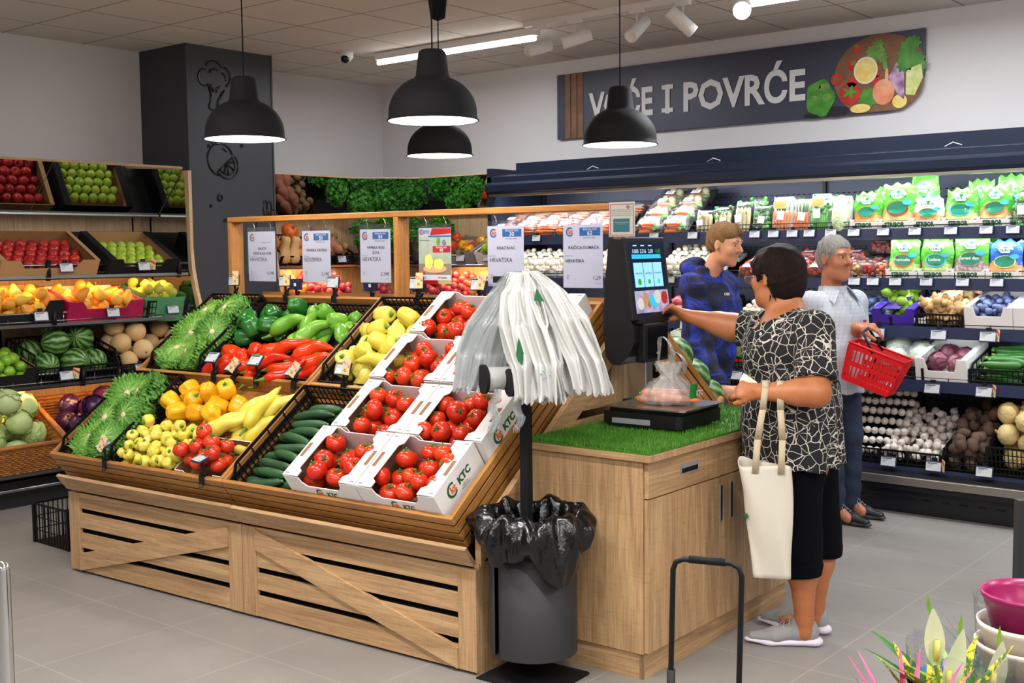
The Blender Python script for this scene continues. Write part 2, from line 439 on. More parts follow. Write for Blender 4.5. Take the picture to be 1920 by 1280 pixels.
# pendant lamps
pbr('lamp_inner', 'f5f2ec', .5, emit='fff3e0', es=1.1)
pbr('bulb', 'ffffff', .5, emit='fff0dc', es=14)
def pendant(x, y, z, label, double=False):
    t = thing('pendant_lamp', label, 'pendant lamp', T(x, y, z), 'black dome pendant lamps')
    out = [(.032, .31), (.05, .308), (.058, .30), (.063, .29), (.074, .195), (.078, .19)]
    for i in range(13):
        a = math.radians(68 - 68 * i / 12); out.append((.198 * math.cos(a) ** .9 if a > 0 else .198, .028 + .168 * math.sin(a)))
    out += [(.199, .006), (.206, .0), (.206, -.004), (.200, -.004)]
    mb = MB('black_matte'); mb.lathe(out, 40)
    mb.lathe([(0, .312), (.032, .31)], 40); mb.build('shade', t)
    inn = [(.2, -.003)] + [(.192 * math.cos(math.radians(6 * i)), .02 + .155 * math.sin(math.radians(6 * i))) for i in range(13)] + [(0, .19)]
    MB('lamp_inner').lathe(inn[::-1], 40).build('shade_lining', t)
    MB('bulb').sphere((0, 0, .075), .032).build('bulb', t)
    mb = MB('black_matte')
    if double:
        mb.tube([(-.022, 0, .31), (-.022, 0, ZC - z - .1)], .003, 6); mb.tube([(.02, 0, .31), (.01, 0, ZC - z - .1)], .003, 6)
    else: mb.tube([(0, 0, .31), (0, 0, ZC - z)], .0035, 6)
    mb.build('cord', t)
    MB('black_matte').lathe([(.012, ZC - z - .13), (.045, ZC - z - .115), (.058, ZC - z - .0)], 20).lathe([(0, ZC - z - .13), (.012, ZC - z - .13)], 20).build('canopy', t)
    l = bpy.data.lights.new('pendant_bulb', 'POINT'); l.energy = 16; l.color = (1, .9, .78); l.shadow_soft_size = .035
    o = bpy.data.objects.new('pendant_bulb', l); COL.objects.link(o); o.location = (x, y, z + .03)
pendant(-4.80, 3.735, 2.19, 'black pendant lamp hanging in front of the dark pillar')
pendant(-3.585, 3.83, 2.195, 'largest black pendant lamp, hanging from two cords at the middle')
pendant(-4.88, 5.27, 2.198, 'black pendant lamp partly behind the largest one, lowest and smallest')
pendant(-3.565, 5.29, 2.18, 'black pendant lamp hanging in front of the vegetable sign')

# banner on the back wall
SX0, SX1, SZ0, SZ1 = -5.76, -2.76, 2.51, 3.028
t = thing('vegetable_sign', 'long dark banner reading VOĆE I POVRĆE with vegetables at its right end', 'sign', T(SX0, Y1 - .02, SZ0))
W_, H_ = SX1 - SX0, SZ1 - SZ0
poly = [(0, 0), (W_ - .26, 0)] + [(W_ - .26 + .26 * math.sin(math.radians(a)), .26 - .26 * math.cos(math.radians(a))) for a in range(10, 91, 10)] + [(W_, H_), (0, H_)]
pbr('sign_navy', '383b4d', .45); pbr('sign_wood', '8a5f42', .6, var='6f4a33', vscale=9); pbr('sign_text', 'd5d5d6', .5)
RX = rotm('X', 90)
MB('sign_navy').prism(poly, -.0, .015, M=RX @ T(0, 0, -.0)).build('panel', t)
mb = MB('sign_wood')
for k in range(3): mb.box(.085 + k * .063, .085 + k * .063 + .05, -.019, -.0152, .002, H_ - .002)
mb.build('wood_strip', t)
tm = MB('sign_text')
for word, x0, wd in (('VOĆE', .32, .60), ('I', 1.03, .04), ('POVRĆE', 1.19, .98)):
    vs, fs = text_geo(word, .03, 'LEFT', 0)
    xs = [p[0] for p in vs]; ys = [p[1] for p in vs]
    kx = wd / (max(xs) - min(xs)); ky = .262 if word == 'I' else .262
    capw = .70
    tm.add([((p[0] - min(xs)) * kx + x0, p[1] * (.205 / capw), 0) for p in vs], fs, 0, False, T(0, -.021, .135) @ RX)
for x in (1.0,):
    tm.box(x - .0, x + .10, -.0215, -.0205, .308, .34); tm.box(x - .0, x + .10, -.0215, -.0205, .135, .167)
tm.build('lettering', t)
cp = MB(); cx, cz, cr = W_ - .30, .245, .30
pts = [(cx + .32 * math.cos(math.radians(a)), cz + .27 * math.sin(math.radians(a))) for a in range(0, 360, 8)]
pts = [(min(max(x, 0), W_ - .004 - (max(0, .2 - y) ** 2) * 2.4), max(y, .006)) for x, y in pts]
cp.prism(pts, .016, .019, 'sign_wood', RX); cp.build('round_board_print', t)
pbr('print_red', 'cf2a1c', .45, var='a81a14', vscale=12); pbr('print_green', '4f9a2a', .45, var='2d6a1c', vscale=14); pbr('print_green2', '7aa848', .5, var='4f7f34', vscale=20)
pbr('print_yellow', 'e9c248', .5, var='f0df9a', vscale=16); pbr('print_purple', '6c2f6e', .5, var='d9b8d8', vscale=14); pbr('print_onion', 'd9694a', .5, var='eeb58a', vscale=6); pbr('print_dark', '1d1e2a', .3)
pbr('print_lime', 'b8c95a', .5, var='e3e6b0', vscale=16)
pr = MB()
def blob(mb, x, z, rx, rz, m, y=-.021, lob=0, k=0, ph=0):
    n = 28; ps = [(x + rx * (1 + lob * math.cos(k * 2 * PI * i / n + ph)) * math.cos(2 * PI * i / n), z + rz * (1 + lob * math.cos(k * 2 * PI * i / n + ph)) * math.sin(2 * PI * i / n)) for i in range(n)]
    mb.prism(ps, -y, -y + .001, m, RX)
blob(pr, W_ - .72, .13, .105, .125, 'print_green', lob=.07, k=5)
for dx, dz, r in ((-.03, .06, .035), (.03, .05, .04), (.05, -.02, .035), (-.05, -.02, .03)): blob(pr, W_ - .72 + dx, .15 + dz, r, r * .7, 'print_green2', -.0225)
blob(pr, W_ - .60, .03, .09, .035, 'print_dark', -.0205); blob(pr, W_ - .76, .015, .08, .02, 'print_dark', -.0205)
for x, z, r in ((.505, .14, .075), (.60, .245, .04), (.48, .33, .045), (.46, .44, .028), (.49, .215, .035), (.32, .21, .033), (.325, .26, .03)):
    blob(pr, W_ - x, z, r, r, 'print_red', -.0225, .03, 5)
for x, z, r in ((.505, .15, .04), (.60, .245, .018), (.48, .345, .02), (.46, .452, .015)): blob(pr, W_ - x, z, r, r * .8, 'print_green', -.024, .5, 5)
blob(pr, W_ - .395, .285, .083, .09, 'cream', -.0235); blob(pr, W_ - .395, .285, .072, .078, 'print_yellow', -.0242)
blob(pr, W_ - .27, .13, .075, .085, 'print_onion', -.024); blob(pr, W_ - .25, .235, .012, .05, 'print_onion', -.0235)
blob(pr, W_ - .43, .035, .07, .03, 'print_yellow', -.023); blob(pr, W_ - .16, .06, .05, .045, 'print_yellow', -.023)
blob(pr, W_ - .37, .10, .07, .06, 'print_green', -.022, .18, 9)
for k in range(7): blob(pr, W_ - .30 + R_(-.06, .06), .40 + R_(-.05, .07), .035, .03, 'print_green2', -.0222 - k * .0002, .3, 7, k)
for k in range(9): blob(pr, W_ - .08 + R_(-.07, .05), .35 + R_(-.08, .09), .05, .045, 'print_green', -.0226 - k * .0002, .2, 8, k)
pr.prism([(W_ - .24, .22), (W_ - .19, .31), (W_ - .14, .33), (W_ - .13, .2), (W_ - .13, .07), (W_ - .17, .1)], .0235, .0243, 'print_purple', RX)
pr.prism([(W_ - .12, .10), (W_ - .12, .26), (W_ - .02, .29), (W_ - .008, .2), (W_ - .06, .09)], .0238, .0246, 'print_lime', RX)
pr.prism([(W_ - .27, .28), (W_ - .30, .42), (W_ - .27, .42), (W_ - .235, .26)], .0236, .0244, 'print_green2', RX)
pr.build('vegetable_print', t)
# ================================================================== central sloping display
HR = -.125           # underside of the visible tray slats
def lattice(mb, o, a, b, La, Lb, na, nb, t=.004, th=.004, m=0, frame=.012):
    """wall of real bars: o corner, a and b unit directions, sizes La x Lb"""
    o, a, b = Vector(o), Vector(a), Vector(b); nrm = a.cross(b)
    def st(p, q, w_): mb.bar(p, q, w_, th, m, up=nrm)
    for i in range(na + 1):
        w_ = frame if i in (0, na) else t
        st(o + a * La * i / na, o + a * La * i / na + b * Lb, w_)
    for j in range(nb + 1):
        w_ = frame if j in (0, nb) else t
        st(o + b * Lb * j / nb, o + b * Lb * j / nb + a * La, w_)

def display_unit(F, mirror, label):
    """one half-length base unit; F: frame with x 0..1.312 along the front, y into depth"""
    t = thing('display_unit', label, 'display stand', F)
    L = 1.312; zt = .411; st = .088
    for x0 in (0, L - st):
        MB('oak_z').box(x0, x0 + st, 0, .02, .012, zt).build('stile', t, bevel=.0015)
    for k, (z0, z1) in enumerate(((.333, .411), (.233, .308), (.131, .206), (.012, .104))):
        MB('oak_x').box(st, L - st, .004, .02, z0, z1).build('slat', t, bevel=.001)
    a, b = ((st - .0, .055), (L - st + .0, .345)) if not mirror else ((L - st, .05), (st, .36))
    hw = .046; A, B = Vector((a[0], 0, a[1])), Vector((b[0], 0, b[1]))
    # brace clipped to the frame opening: a slanted board with upright ends
    x0, x1 = min(a[0], b[0]), max(a[0], b[0]); za, zb = (a[1], b[1]) if a[0] < b[0] else (b[1], a[1])
    P = [(x0, max(za - hw, .014)), (x1, max(zb - hw, .014)), (x1, min(zb + hw, .409)), (x0, min(za + hw, .409))]
    MB('oak_x').prism([(x, z) for x, z in P], .004, .024, M=T(0, .016, 0) @ rotm('X', 90)).build('diagonal_brace', t, bevel=.0015)
    MB('oak_x').box(0, L, -.009, .009, -.004, .093, M=T(0, -.002, .432) @ rotm('X', 38)).build('lip_board', t, bevel=.0015)
    MB('void').box(.02, L - .02, .05, .055, .02, .43).build('dark_interior_sheet', t)  # black sheet added inside, standing in for the dark interior behind the gaps
    return t
U0, U1 = -2.630, -1.316
bL = display_unit(FD @ T(-2.630, 0, 0), False, 'left front base of light oak slats with one rising diagonal board')
bR = display_unit(FD @ T(-1.313, 0, 0), True, 'right front base of light oak slats with one falling diagonal board')
def side_frame(parent, x0, x1, vmax=1.06):
    """end panel seen beside the counter; local y into depth"""
    def zr(v): return .615 + (v + .085) * math.tan(SL)       # rim height at depth v
    ztop = lambda v: zr(v) - .13 / math.cos(SL) - .0
    mb = MB('oak_z'); mb.box(x0, x1, .02, .10, .0, .43); mb.build('side_stile', parent)
    mb = MB('oak_z'); mb.box(x0, x1, vmax - .06, vmax + .03, .0, ztop(vmax - .06)); mb.build('side_stile', parent)
    for z0, z1 in ((.0, .09), (.12, .20), (.235, .315), (.35, .43), (.465, .545), (.58, .66), (.695, .775), (.81, .89), (.925, 1.005)):
        v0 = max(.10, (z1 + .16 - .615) / math.tan(SL) - .085)
        if v0 < vmax - .1: MB('oak_y').box(x0 + .004, x1 - .004, v0, vmax - .06, z0, z1).build('side_slat', parent)
    # sloping board under the tray
    v0, v1 = .03, vmax; w_ = .12
    P = [(v0, ztop(v0) - w_), (v1, ztop(v1) - w_), (v1, ztop(v1)), (v0, ztop(v0))]
    A = Matrix(((0, 0, 1, 0), (1, 0, 0, 0), (0, 1, 0, 0), (0, 0, 0, 1)))
    MB('oak_y').prism(P, x0 - .002, x1 + .003, M=A).build('sloping_board', parent, bevel=.001)
    MB('void').box(x0 + .0, x0 + .003, .1, vmax - .06, .02, .45, M=T(-.03 if x0 > .5 else .03, 0, 0)).build('dark_interior_sheet', parent)  # black sheet standing in for the dark interior behind the side slats
side_frame(bR, 1.290, 1.312)
side_frame(bL, 0, .02)
# the two rear units, back to back with the front ones
FB = FD @ T(0, 2.355, 0) @ rotm('Z', 180)
t = thing('middle_cabinet', 'narrow oak and honey coloured box along the ridge between the front and rear trays', 'cabinet', FD)
MB('oak_z').box(-2.63, -.001, 1.095, 1.26, 0, 1.16).build('cabinet_body', t)
for k in range(4): MB('honey_x').box(-2.60, -.03, 1.11, 1.245, 1.165 + k * .046, 1.205 + k * .046).build('ridge_slat', t, bevel=.002)
rL = display_unit(FB @ T(1.313 - .0, 0, 0), True, 'rear base unit on the left, its dark gaps hidden behind the front one')
rR = display_unit(FB @ T(0, 0, 0), False, 'rear base unit on the right behind the scale counter')
side_frame(rR, 0, .02)

def tray(u0, u1, F, label, grp=None, div=.662, L=1.325):
    t = thing('display_tray', label, 'tray', F @ T(u0, 0, 0), grp)
    W = u1 - u0; th = .020; sw = .0345
    def wall(nm, p, q, ax, inward, rows=4, drop=.0435):
        mb = MB('honey_x' if ax == 'x' else 'honey_y')
        for k in range(rows):
            h1 = -k * drop; h0 = h1 - sw
            off = inward * (k * .0015)
            if ax == 'x':      # along x at y=p
                y0, y1 = sorted((p + off, p + off + inward * th)); e = k * .0015
                mb.box(0 + e, W - e, y0, y1, h0, h1)
            else:
                x0, x1 = sorted((p + off, p + off + inward * th)); e = k * .0015
                mb.box(x0, x1, th + e, L - th - e, h0, h1)
        mb.build(nm, t, bevel=.002)
        g = MB('void')
        for k in range(rows - 1):
            e = .0015 * (k + 1); y0, y1 = sorted((p + inward * (.0035 + e), p + inward * (.018 + e))); h1 = -k * drop - sw - .0002; h0 = -(k + 1) * drop + .0002
            if ax == 'x': g.box(.004 + e, W - .004 - e, y0, y1, h0, h1)
            else: g.box(y0, y1, .004 + e, L - .004 - e, h0, h1)
        g.build('groove_shade_strips', t)  # black strips added in the gaps, standing in for shadow between slats
    wall('front_slats', 0, 0, 'x', 1); wall('rear_slats', L, 0, 'x', -1)
    wall('side_slats', 0, 0, 'y', 1); wall('side_slats', W, 0, 'y', -1)
    MB('honey_x').box(.02, W - .02, div - .009, div + .009, -.10, -.001).build('divider_board', t, bevel=.0015)
    MB('honey_x').box(.016, W - .016, .016, L - .016, -.105, -.085).build('tray_floor', t)
    return t
tray(-2.652, -1.352, FT, 'left front tray of honey coloured slats holding lettuce and peppers')
tray(-1.347, -.047, FT, 'right front tray of honey coloured slats holding cucumbers and tomato cartons')
FTB = FB @ T(0, -.085, .615) @ Matrix.Rotation(SL, 4, 'X')
tray(1.347, 2.652, FTB, 'rear tray on the left, seen only by its top edge')
tray(.047, 1.347, FTB, 'rear tray sloping away behind the weighing scale')

# sign frame on the ridge
t = thing('sign_frame', 'honey coloured wooden frame on the ridge of the display, holding the price signs', 'frame', FD @ T(0, 1.0625, 0))
for x in (-2.552, -1.296, -.004):
    MB('honey_z').box(x, x + .03, -.045, .045, 1.25, 1.784).build('post', t, bevel=.003)
MB('honey_x').box(-2.552, .026, -.045, .045, 1.785, 1.815).build('top_rail', t, bevel=.004)

# hanging price signs
pbr('sleeve', 'dfe3ea', .12)
def film(name, tint='ffffff', alpha=.25, rough=.15, bs=.4, bsc=30, body=.0):
    m, nt, b = new_mat(name); nt.nodes.remove(b)
    tr = nt.nodes.new('ShaderNodeBsdfTransparent'); tr.inputs[0].default_value = lin(tint)
    gl = nt.nodes.new('ShaderNodeBsdfGlossy'); gl.inputs['Roughness'].default_value = rough
    df = nt.nodes.new('ShaderNodeBsdfDiffuse'); df.inputs[0].default_value = lin(tint)
    m1 = nt.nodes.new('ShaderNodeMixShader'); m1.inputs[0].default_value = body
    fr = nt.nodes.new('ShaderNodeLayerWeight'); fr.inputs['Blend'].default_value = .35
    mt = nt.nodes.new('ShaderNodeMath'); mt.operation = 'MULTIPLY_ADD'; mt.inputs[1].default_value = .38; mt.inputs[2].default_value = alpha
    nt.links.new(fr.outputs['Facing'], mt.inputs[0])
    m2 = nt.nodes.new('ShaderNodeMixShader'); nt.links.new(mt.outputs[0], m2.inputs[0])
    nt.links.new(tr.outputs[0], m1.inputs[1]); nt.links.new(df.outputs[0], m1.inputs[2])
    nt.links.new(m1.outputs[0], m2.inputs[1]); nt.links.new(gl.outputs[0], m2.inputs[2])
    out = nt.nodes['Material Output']; nt.links.new(m2.outputs[0], out.inputs[0])
    if bs:
        bn = nt.nodes.new('ShaderNodeBump'); bn.inputs['Strength'].default_value = bs; bn.inputs['Distance'].default_value = .01
        nt.links.new(noise(nt, coord(nt), bsc, 4, .6, .8), bn.inputs['Height']); nt.links.new(bn.outputs[0], gl.inputs[0 + 2 if False else 'Normal'])
    return m
film('clear_sleeve', 'f4f6fa', .03, .08, .1, 8)
film('clear_film', 'f4f7f8', .07, .12, .8, 45, .02)
film('crinkle_film', 'f2f4f5', .16, .14, 1, 50, .24)
film('milky_bag', 'f2f4f2', .10, .25, .6, 30, .55)

def logo(mb, cx, cz, r, y, c1='blue', c2='orange', M=None, txt=True):
    """round C with script letters"""
    n = 20; A = RX if M is None else M
    a0, a1 = 50, 320
    po = [(cx + r * math.cos(math.radians(a0 + (a1 - a0) * i / n)), cz + r * math.sin(math.radians(a0 + (a1 - a0) * i / n))) for i in range(n + 1)]
    pi_ = [(cx + .04 * r + r * .68 * math.cos(math.radians(a0 - 8 + (a1 - a0 + 16) * i / n)), cz + r * .70 * math.sin(math.radians(a0 - 8 + (a1 - a0 + 16) * i / n))) for i in range(n + 1)]
    vs = [(x, z, -y) for x, z in po + pi_]
    mb.add(vs, [(i, i + 1, n + 2 + i, n + 1 + i) for i in range(n)], c1, False, A)
    if txt: mb.text('kt', r * 1.35, c2, A @ T(cx + .22 * r, cz - .42 * r, -y + .0004) @ Matrix.Shear('XZ', 4, (0, 0)), bold=.04)
def sign(x0, x1, z1, z0, name, label, lines, price, num=None, origin='HRVATSKA', osize=.03):
    w_ = x1 - x0; h_ = z1 - z0
    t = thing('price_sign', label, 'price sign', FD @ T(x0, 1.035, z0), 'price signs hanging from the wooden frame')
    MB('paper').box(0, w_, -.0006, .0006, 0, h_ - .025).build('paper_sheet', t)
    MB('clear_sleeve').box(-.004, w_ + .004, -.003, -.002, -.004, h_).build('clear_sleeve', t)
    hk = MB('chrome')
    for x in (.2 * w_, .8 * w_): hk.tube([(x, 0, h_ - .012), (x + .008, 0, h_ - .02), (x + .014, 0, h_ - .01), (x + .008, 0, h_ + .01), (x - .004, 0, h_ + .03), (x - .004, .0, h_ + .037)], .002, 6)
    hk.build('hook', t)
    p = MB('ink'); y = -.0016; P = lambda x, z: T(x, y, z) @ RX
    logo(p, .036, h_ - .058, .021, y, 'blue', 'orange')
    if num:
        p.box(w_ * .42, w_ * .94, y, y + .0004, h_ - .076, h_ - .04, 'blue')
        p.text('BROJ NA VAGI', .0115, 'paper', T(w_ * .68, y - .0004, h_ - .051) @ RX, bold=.02)
        p.text(num, .028, 'paper', T(w_ * .68, y - .0004, h_ - .073) @ RX, bold=.02)
    p.text('ŠIFRA ARTIKLA: 08438', .007, 'ink', P(w_ * .66, h_ - .088))
    z = h_ - .125 if len(lines) > 1 else h_ - .135
    for ln in lines:
        p.text(ln, .019, 'ink', P(w_ * .52, z), bold=.015); z -= .027
    p.text('Zemlja podrijetla', .006, 'ink', P(w_ * .04, h_ * .46), align='LEFT')
    p.text(origin, osize, 'ink', P(w_ * .06, h_ * .37), align='LEFT', width=w_ * .62 if osize > .025 else None, bold=.0 if osize > .025 else .02)
    p.text('ZA\nkg', .010, 'ink', P(w_ * .09, h_ * .165), align='LEFT')
    p.text(price, .025, 'ink', P(w_ * .95, h_ * .12), align='RIGHT')
    p.text('Cijena za kg', .006, 'ink', P(w_ * .95, h_ * .06), align='RIGHT')
    p.build('printed_text', t)
    return t
sign(-2.400, -2.180, 1.755, 1.455, 's', 'price sign for SALATA KRISTALKA KOM, leftmost on the wooden frame', ['SALATA', 'KRISTALKA KOM'], '0,59€')
sign(-1.968, -1.757, 1.752, 1.452, 's', 'price sign for PAPRIKA CRVENA from NIZOZEMSKA', ['PAPRIKA CRVENA'], '3,19€', '50', 'NIZOZEMSKA')
sign(-1.540, -1.330, 1.752, 1.454, 's', 'price sign for PAPRIKA ROG ŽUTA, number 84', ['PAPRIKA ROG', 'ŽUTA'], '2,19€', '84')
sign(-.711, -.500, 1.752, 1.442, 's', 'price sign for KRASTAVAC, number 30', ['KRASTAVAC'], '1,0', '30')
sign(-.279, -.069, 1.750, 1.440, 's', 'price sign for RAJČICA DOMAĆA, rightmost on the wooden frame', ['RAJČICA DOMAĆA'], '1,29', '62', 'HRVATSKA', .02)
# promotional sheet
t = thing('price_sign', 'colourful promotion sheet with yellow peppers on a plate, right of the middle post', 'price sign', FD @ T(-1.141, 1.035, 1.450), 'price signs hanging from the wooden frame')
w_, h_ = .206, .298
pbr('promo_bg', 'e9ecdc', .5, var='c9dba2', vscale=22); pbr('promo_wood', 'c4a98c', .6, var='a98d70', vscale=30); pbr('promo_yel', 'e8d86a', .5); pbr('promo_plate', 'd6a27c', .5)
MB('paper').box(0, w_, -.0006, .0006, 0, h_ - .022).build('paper_sheet', t)
MB('clear_sleeve').box(-.004, w_ + .004, -.003, -.002, -.004, h_).build('clear_sleeve', t)
hk = MB('chrome')
for x in (.2 * w_, .8 * w_): hk.tube([(x, 0, h_ - .012), (x + .008, 0, h_ - .02), (x + .014, 0, h_ - .01), (x + .008, 0, h_ + .01), (x - .004, 0, h_ + .03), (x - .004, .0, h_ + .037)], .002, 6)
hk.build('hook', t)
p = MB('promo_bg'); y = -.0012
p.box(.0, w_, y, y + .0003, .02, h_ - .065, 'promo_bg'); p.box(0, w_, y - .0002, y, .045, .10, 'promo_wood')
p.prism([(w_ * .36, h_ - .058), (w_, h_ - .050), (w_, h_ - .024), (w_ * .42, h_ - .024)], .0016, .002, 'red', RX)
p.box(w_ * .3, w_, y - .0006, y - .0003, h_ - .067, h_ - .060, 'blue')
p.text('KTC', .02, 'blue', T(w_ * .25, y - .0008, h_ - .048) @ RX, bold=.04); logo(p, .02, h_ - .042, .014, y - .0006)
p.box(w_ * .44, w_ * .98, y - .0008, y - .0005, .155, .187, 'red')
p.text('BROJ NA VAGI', .0105, 'paper', T(w_ * .71, y - .0012, .176) @ RX, bold=.02); p.text('49', .024, 'paper', T(w_ * .71, y - .0012, .158) @ RX, bold=.02)
blob(p, w_ * .5, .075, .075, .02, 'promo_plate', y - .001); blob(p, w_ * .32, .11, .026, .036, 'promo_yel', y - .0013, .06, 5); blob(p, w_ * .62, .098, .032, .026, 'promo_yel', y - .0013, .06, 5)
blob(p, w_ * .62, .21, .012, .02, 'print_green2', y - .0008); logo(p, w_ * .8, .203, .014, y - .001, 'blue', 'red')
p.prism([(0, .0), (w_ * .62, 0), (w_ * .58, .018), (0, .018)], .0014, .0018, 'red', RX); p.prism([(w_ * .62, .0), (w_, 0), (w_, .018), (w_ * .58, .018)], .0014, .0018, 'promo_yel', RX)
p.box(.005, w_ * .98, y - .0009, y - .0005, .019, .044, 'paper'); p.text('Hrvatska', .016, 'ink', T(w_ * .73, y - .0012, .026) @ RX, bold=.02); p.text('1,2', .018, 'ink', T(w_ * .16, y - .0012, .026) @ RX, bold=.02)
p.box(.008, .04, y - .0011, y - .0009, .046, .058, 'red'); p.text('Paprika babura žuta', .008, 'ink', T(.006, y - .0008, h_ - .085) @ RX, align='LEFT', bold=.02)
p.build('printed_picture', t)
# small notice taped at the right end of the rail
t = thing('notice', 'small cream notice with red border at the right end of the rail', 'notice', FD @ T(-.022, 1.012, 1.667))
MB('cream').box(0, .13, -.0006, .0006, 0, .15).build('paper_sheet', t)
p = MB('red')
for a in ((.006, .124, .005, .0075), (.006, .124, .139, .1415), (.006, .0085, .005, .1415), (.1215, .124, .005, .1415)): p.box(a[0], a[1], -.0014, -.0008, a[2], a[3], 'red')
p.box(.022, .104, -.0014, -.0008, .02, .078, 'teal'); logo(p, .096, .128, .008, -.0012, 'ink', 'ink')
p.text('KTC', .008, 'ink', T(.109, -.0012, .125) @ RX)
for k in range(4): p.text('obavijest kupcima o kontroli mase', .0056, 'ink', T(.063, -.0012, .115 - k * .008) @ RX, width=.1)
p.text('Molimo kupce da vagaju\nvoće i povrće', .007, 'cream', T(.062, -.0018, .06) @ RX, width=.07)
p.build('printed_text', t)
MB('clear_sleeve').box(-.003, .133, -.003, -.0022, -.004, .16).build('clear_sleeve', t)

# electronic price tags on clips
def esl(M, label, card=False, tilt=35, yaw=0, arm=.05, back=False, grp='electronic price tags clipped to the trays', sz=(.086, .062), ctilt=0):
    t = thing('price_tag', label, 'price tag', M, grp)
    c = MB('black'); c.box(-.016, .016, -.013, -.008, -.035, .006); c.box(-.013, .013, .012, .017, -.028, .006); c.box(-.014, .014, -.012, .016, .002, .010)
    c.bar((0, -.01, -.03), (.006, -.022, -.044), .02, .004); c.tube([(-.014, .002, .016), (.014, .002, .016)], .007, 8)
    c.build('clip', t)
    A = T(0, 0, .014) @ rotm('Z', yaw)
    a = MB('black'); a.bar((0, 0, 0), (0, -.008, arm), .012, .008); a.tube([(-.010, -.008, arm), (.010, -.008, arm)], .006, 8); a.bar((0, .004, -.002), (.004, .016, .03), .016, .005)
    a.build('arm', t, A)
    B = A @ T(0, -.010, arm + .02) @ rotm('X', -tilt)
    s_ = MB('esl_frame'); w_, h_ = sz; s_.box(-w_ / 2, w_ / 2, -.004, .006, -h_ / 2, h_ / 2)
    if back: s_.box(-.012, .012, -.0052, -.0042, -.014, .012, 'black'); s_.box(-.008, .008, -.0062, -.0054, -.01, .008, 'white')
    s_.build('casing', t, B, bevel=.002)
    if not back:
        q = MB('esl_screen'); q.box(-w_ / 2 + .005, w_ / 2 - .004, -.0052, -.0042, -h_ / 2 + .004, h_ / 2 - .004)
        q.box(-w_ / 2 + .006, w_ / 2 - .022, -.0056, -.0053, h_ / 2 - .012, h_ / 2 - .006, 'esl_frame')
        for k in range(3): q.box(-w_ / 2 + .008, -w_ / 2 + .034 - k * .004, -.0056, -.0053, h_ / 2 - .019 - k * .005, h_ / 2 - .0175 - k * .005, 'grey')
        q.box(w_ / 2 - .018, w_ / 2 - .008, -.0056, -.0053, -h_ / 2 + .007, -h_ / 2 + .012, 'ink')
        q.build('screen', t, B)
    if card:
        C = A @ T(.036, -.030, arm + .034) @ rotm('X', -tilt * .35) @ rotm('Y', ctilt) @ rotm('Z', 18)
        k = MB('card_cream'); k.box(-.019, .019, -.0006, .0006, -.038, .038)
        k.prism([(-.016, .012), (-.016, .024), (.016, .006), (.016, -.006)], .001, .0014, 'red', RX); logo(k, -.002, -.018, .007, -.0012, 'dark_green', 'orange')
        k.text('KUPUJMO\nHRVATSKO', .006, 'white', T(0, -.002, .009) @ RX @ rotm('Z', -29), bold=.03)
        k.build('promotion_card', t, C)
    return t
def on_rim(u, s): return FD @ T(u, -.085 + math.cos(SL) * s, .615 + math.sin(SL) * s)
esl(on_rim(-2.186, .01), 'price tag with cream promotion card on the front rim before the lettuce', True, 62, -12, .045, ctilt=20)
esl(on_rim(-1.469, .01), 'price tag without card on the front rim before the vine tomatoes', False, 68, -14, .05)
esl(on_rim(-2.016, .662), 'price tag without card on the divider below the upper lettuce crate', False, 40, 0, .055)
esl(on_rim(-1.86, .655), 'price tag with promotion card low on the divider above the yellow peppers', True, 50, -6, .02, ctilt=25)
esl(on_rim(-1.698, .662), 'price tag without card on the divider before the red peppers', False, 40, 0, .055)
esl(on_rim(-1.430, .655), 'price tag with promotion card on the divider before the long red peppers', True, 50, -6, .02, ctilt=25)
esl(on_rim(-1.106, .662), 'price tag with upright promotion card before the upper pale yellow peppers', True, 30, 4, .045, ctilt=6)
esl(on_rim(-2.461, 1.315), 'price tag with promotion card at the left end of the rear rim', True, 5, 0, .05)
esl(on_rim(-2.05, 1.315), 'price tag with promotion card on the rear rim below the SALATA sign', True, 5, 0, .05)
esl(on_rim(-1.684, 1.315), 'price tag without card on the rear rim below the PAPRIKA CRVENA sign', False, 8, 0, .045)
esl(on_rim(-1.112, 1.315), 'price tag with purple screen and card on the rear rim below the promotion sheet', True, 8, 0, .045)
esl(on_rim(-.73, 1.32), 'price tag with tilted card on the rear rim above the topmost tomato carton', True, 12, 0, .04, ctilt=14)
for u, lb in ((-1.60, 'back of a price tag on the rear tray seen beside the PAPRIKA ROG sign'), (-2.17, 'back of a price tag on the rear tray behind the SALATA sign'), (-1.26, 'back of a price tag on the rear tray, left of the middle post'), (-.84, 'back of a price tag on the rear tray near the top tomato carton')):
    esl(FD @ T(u, 1.178, 1.350), lb, False, -5, 8, .05, True)
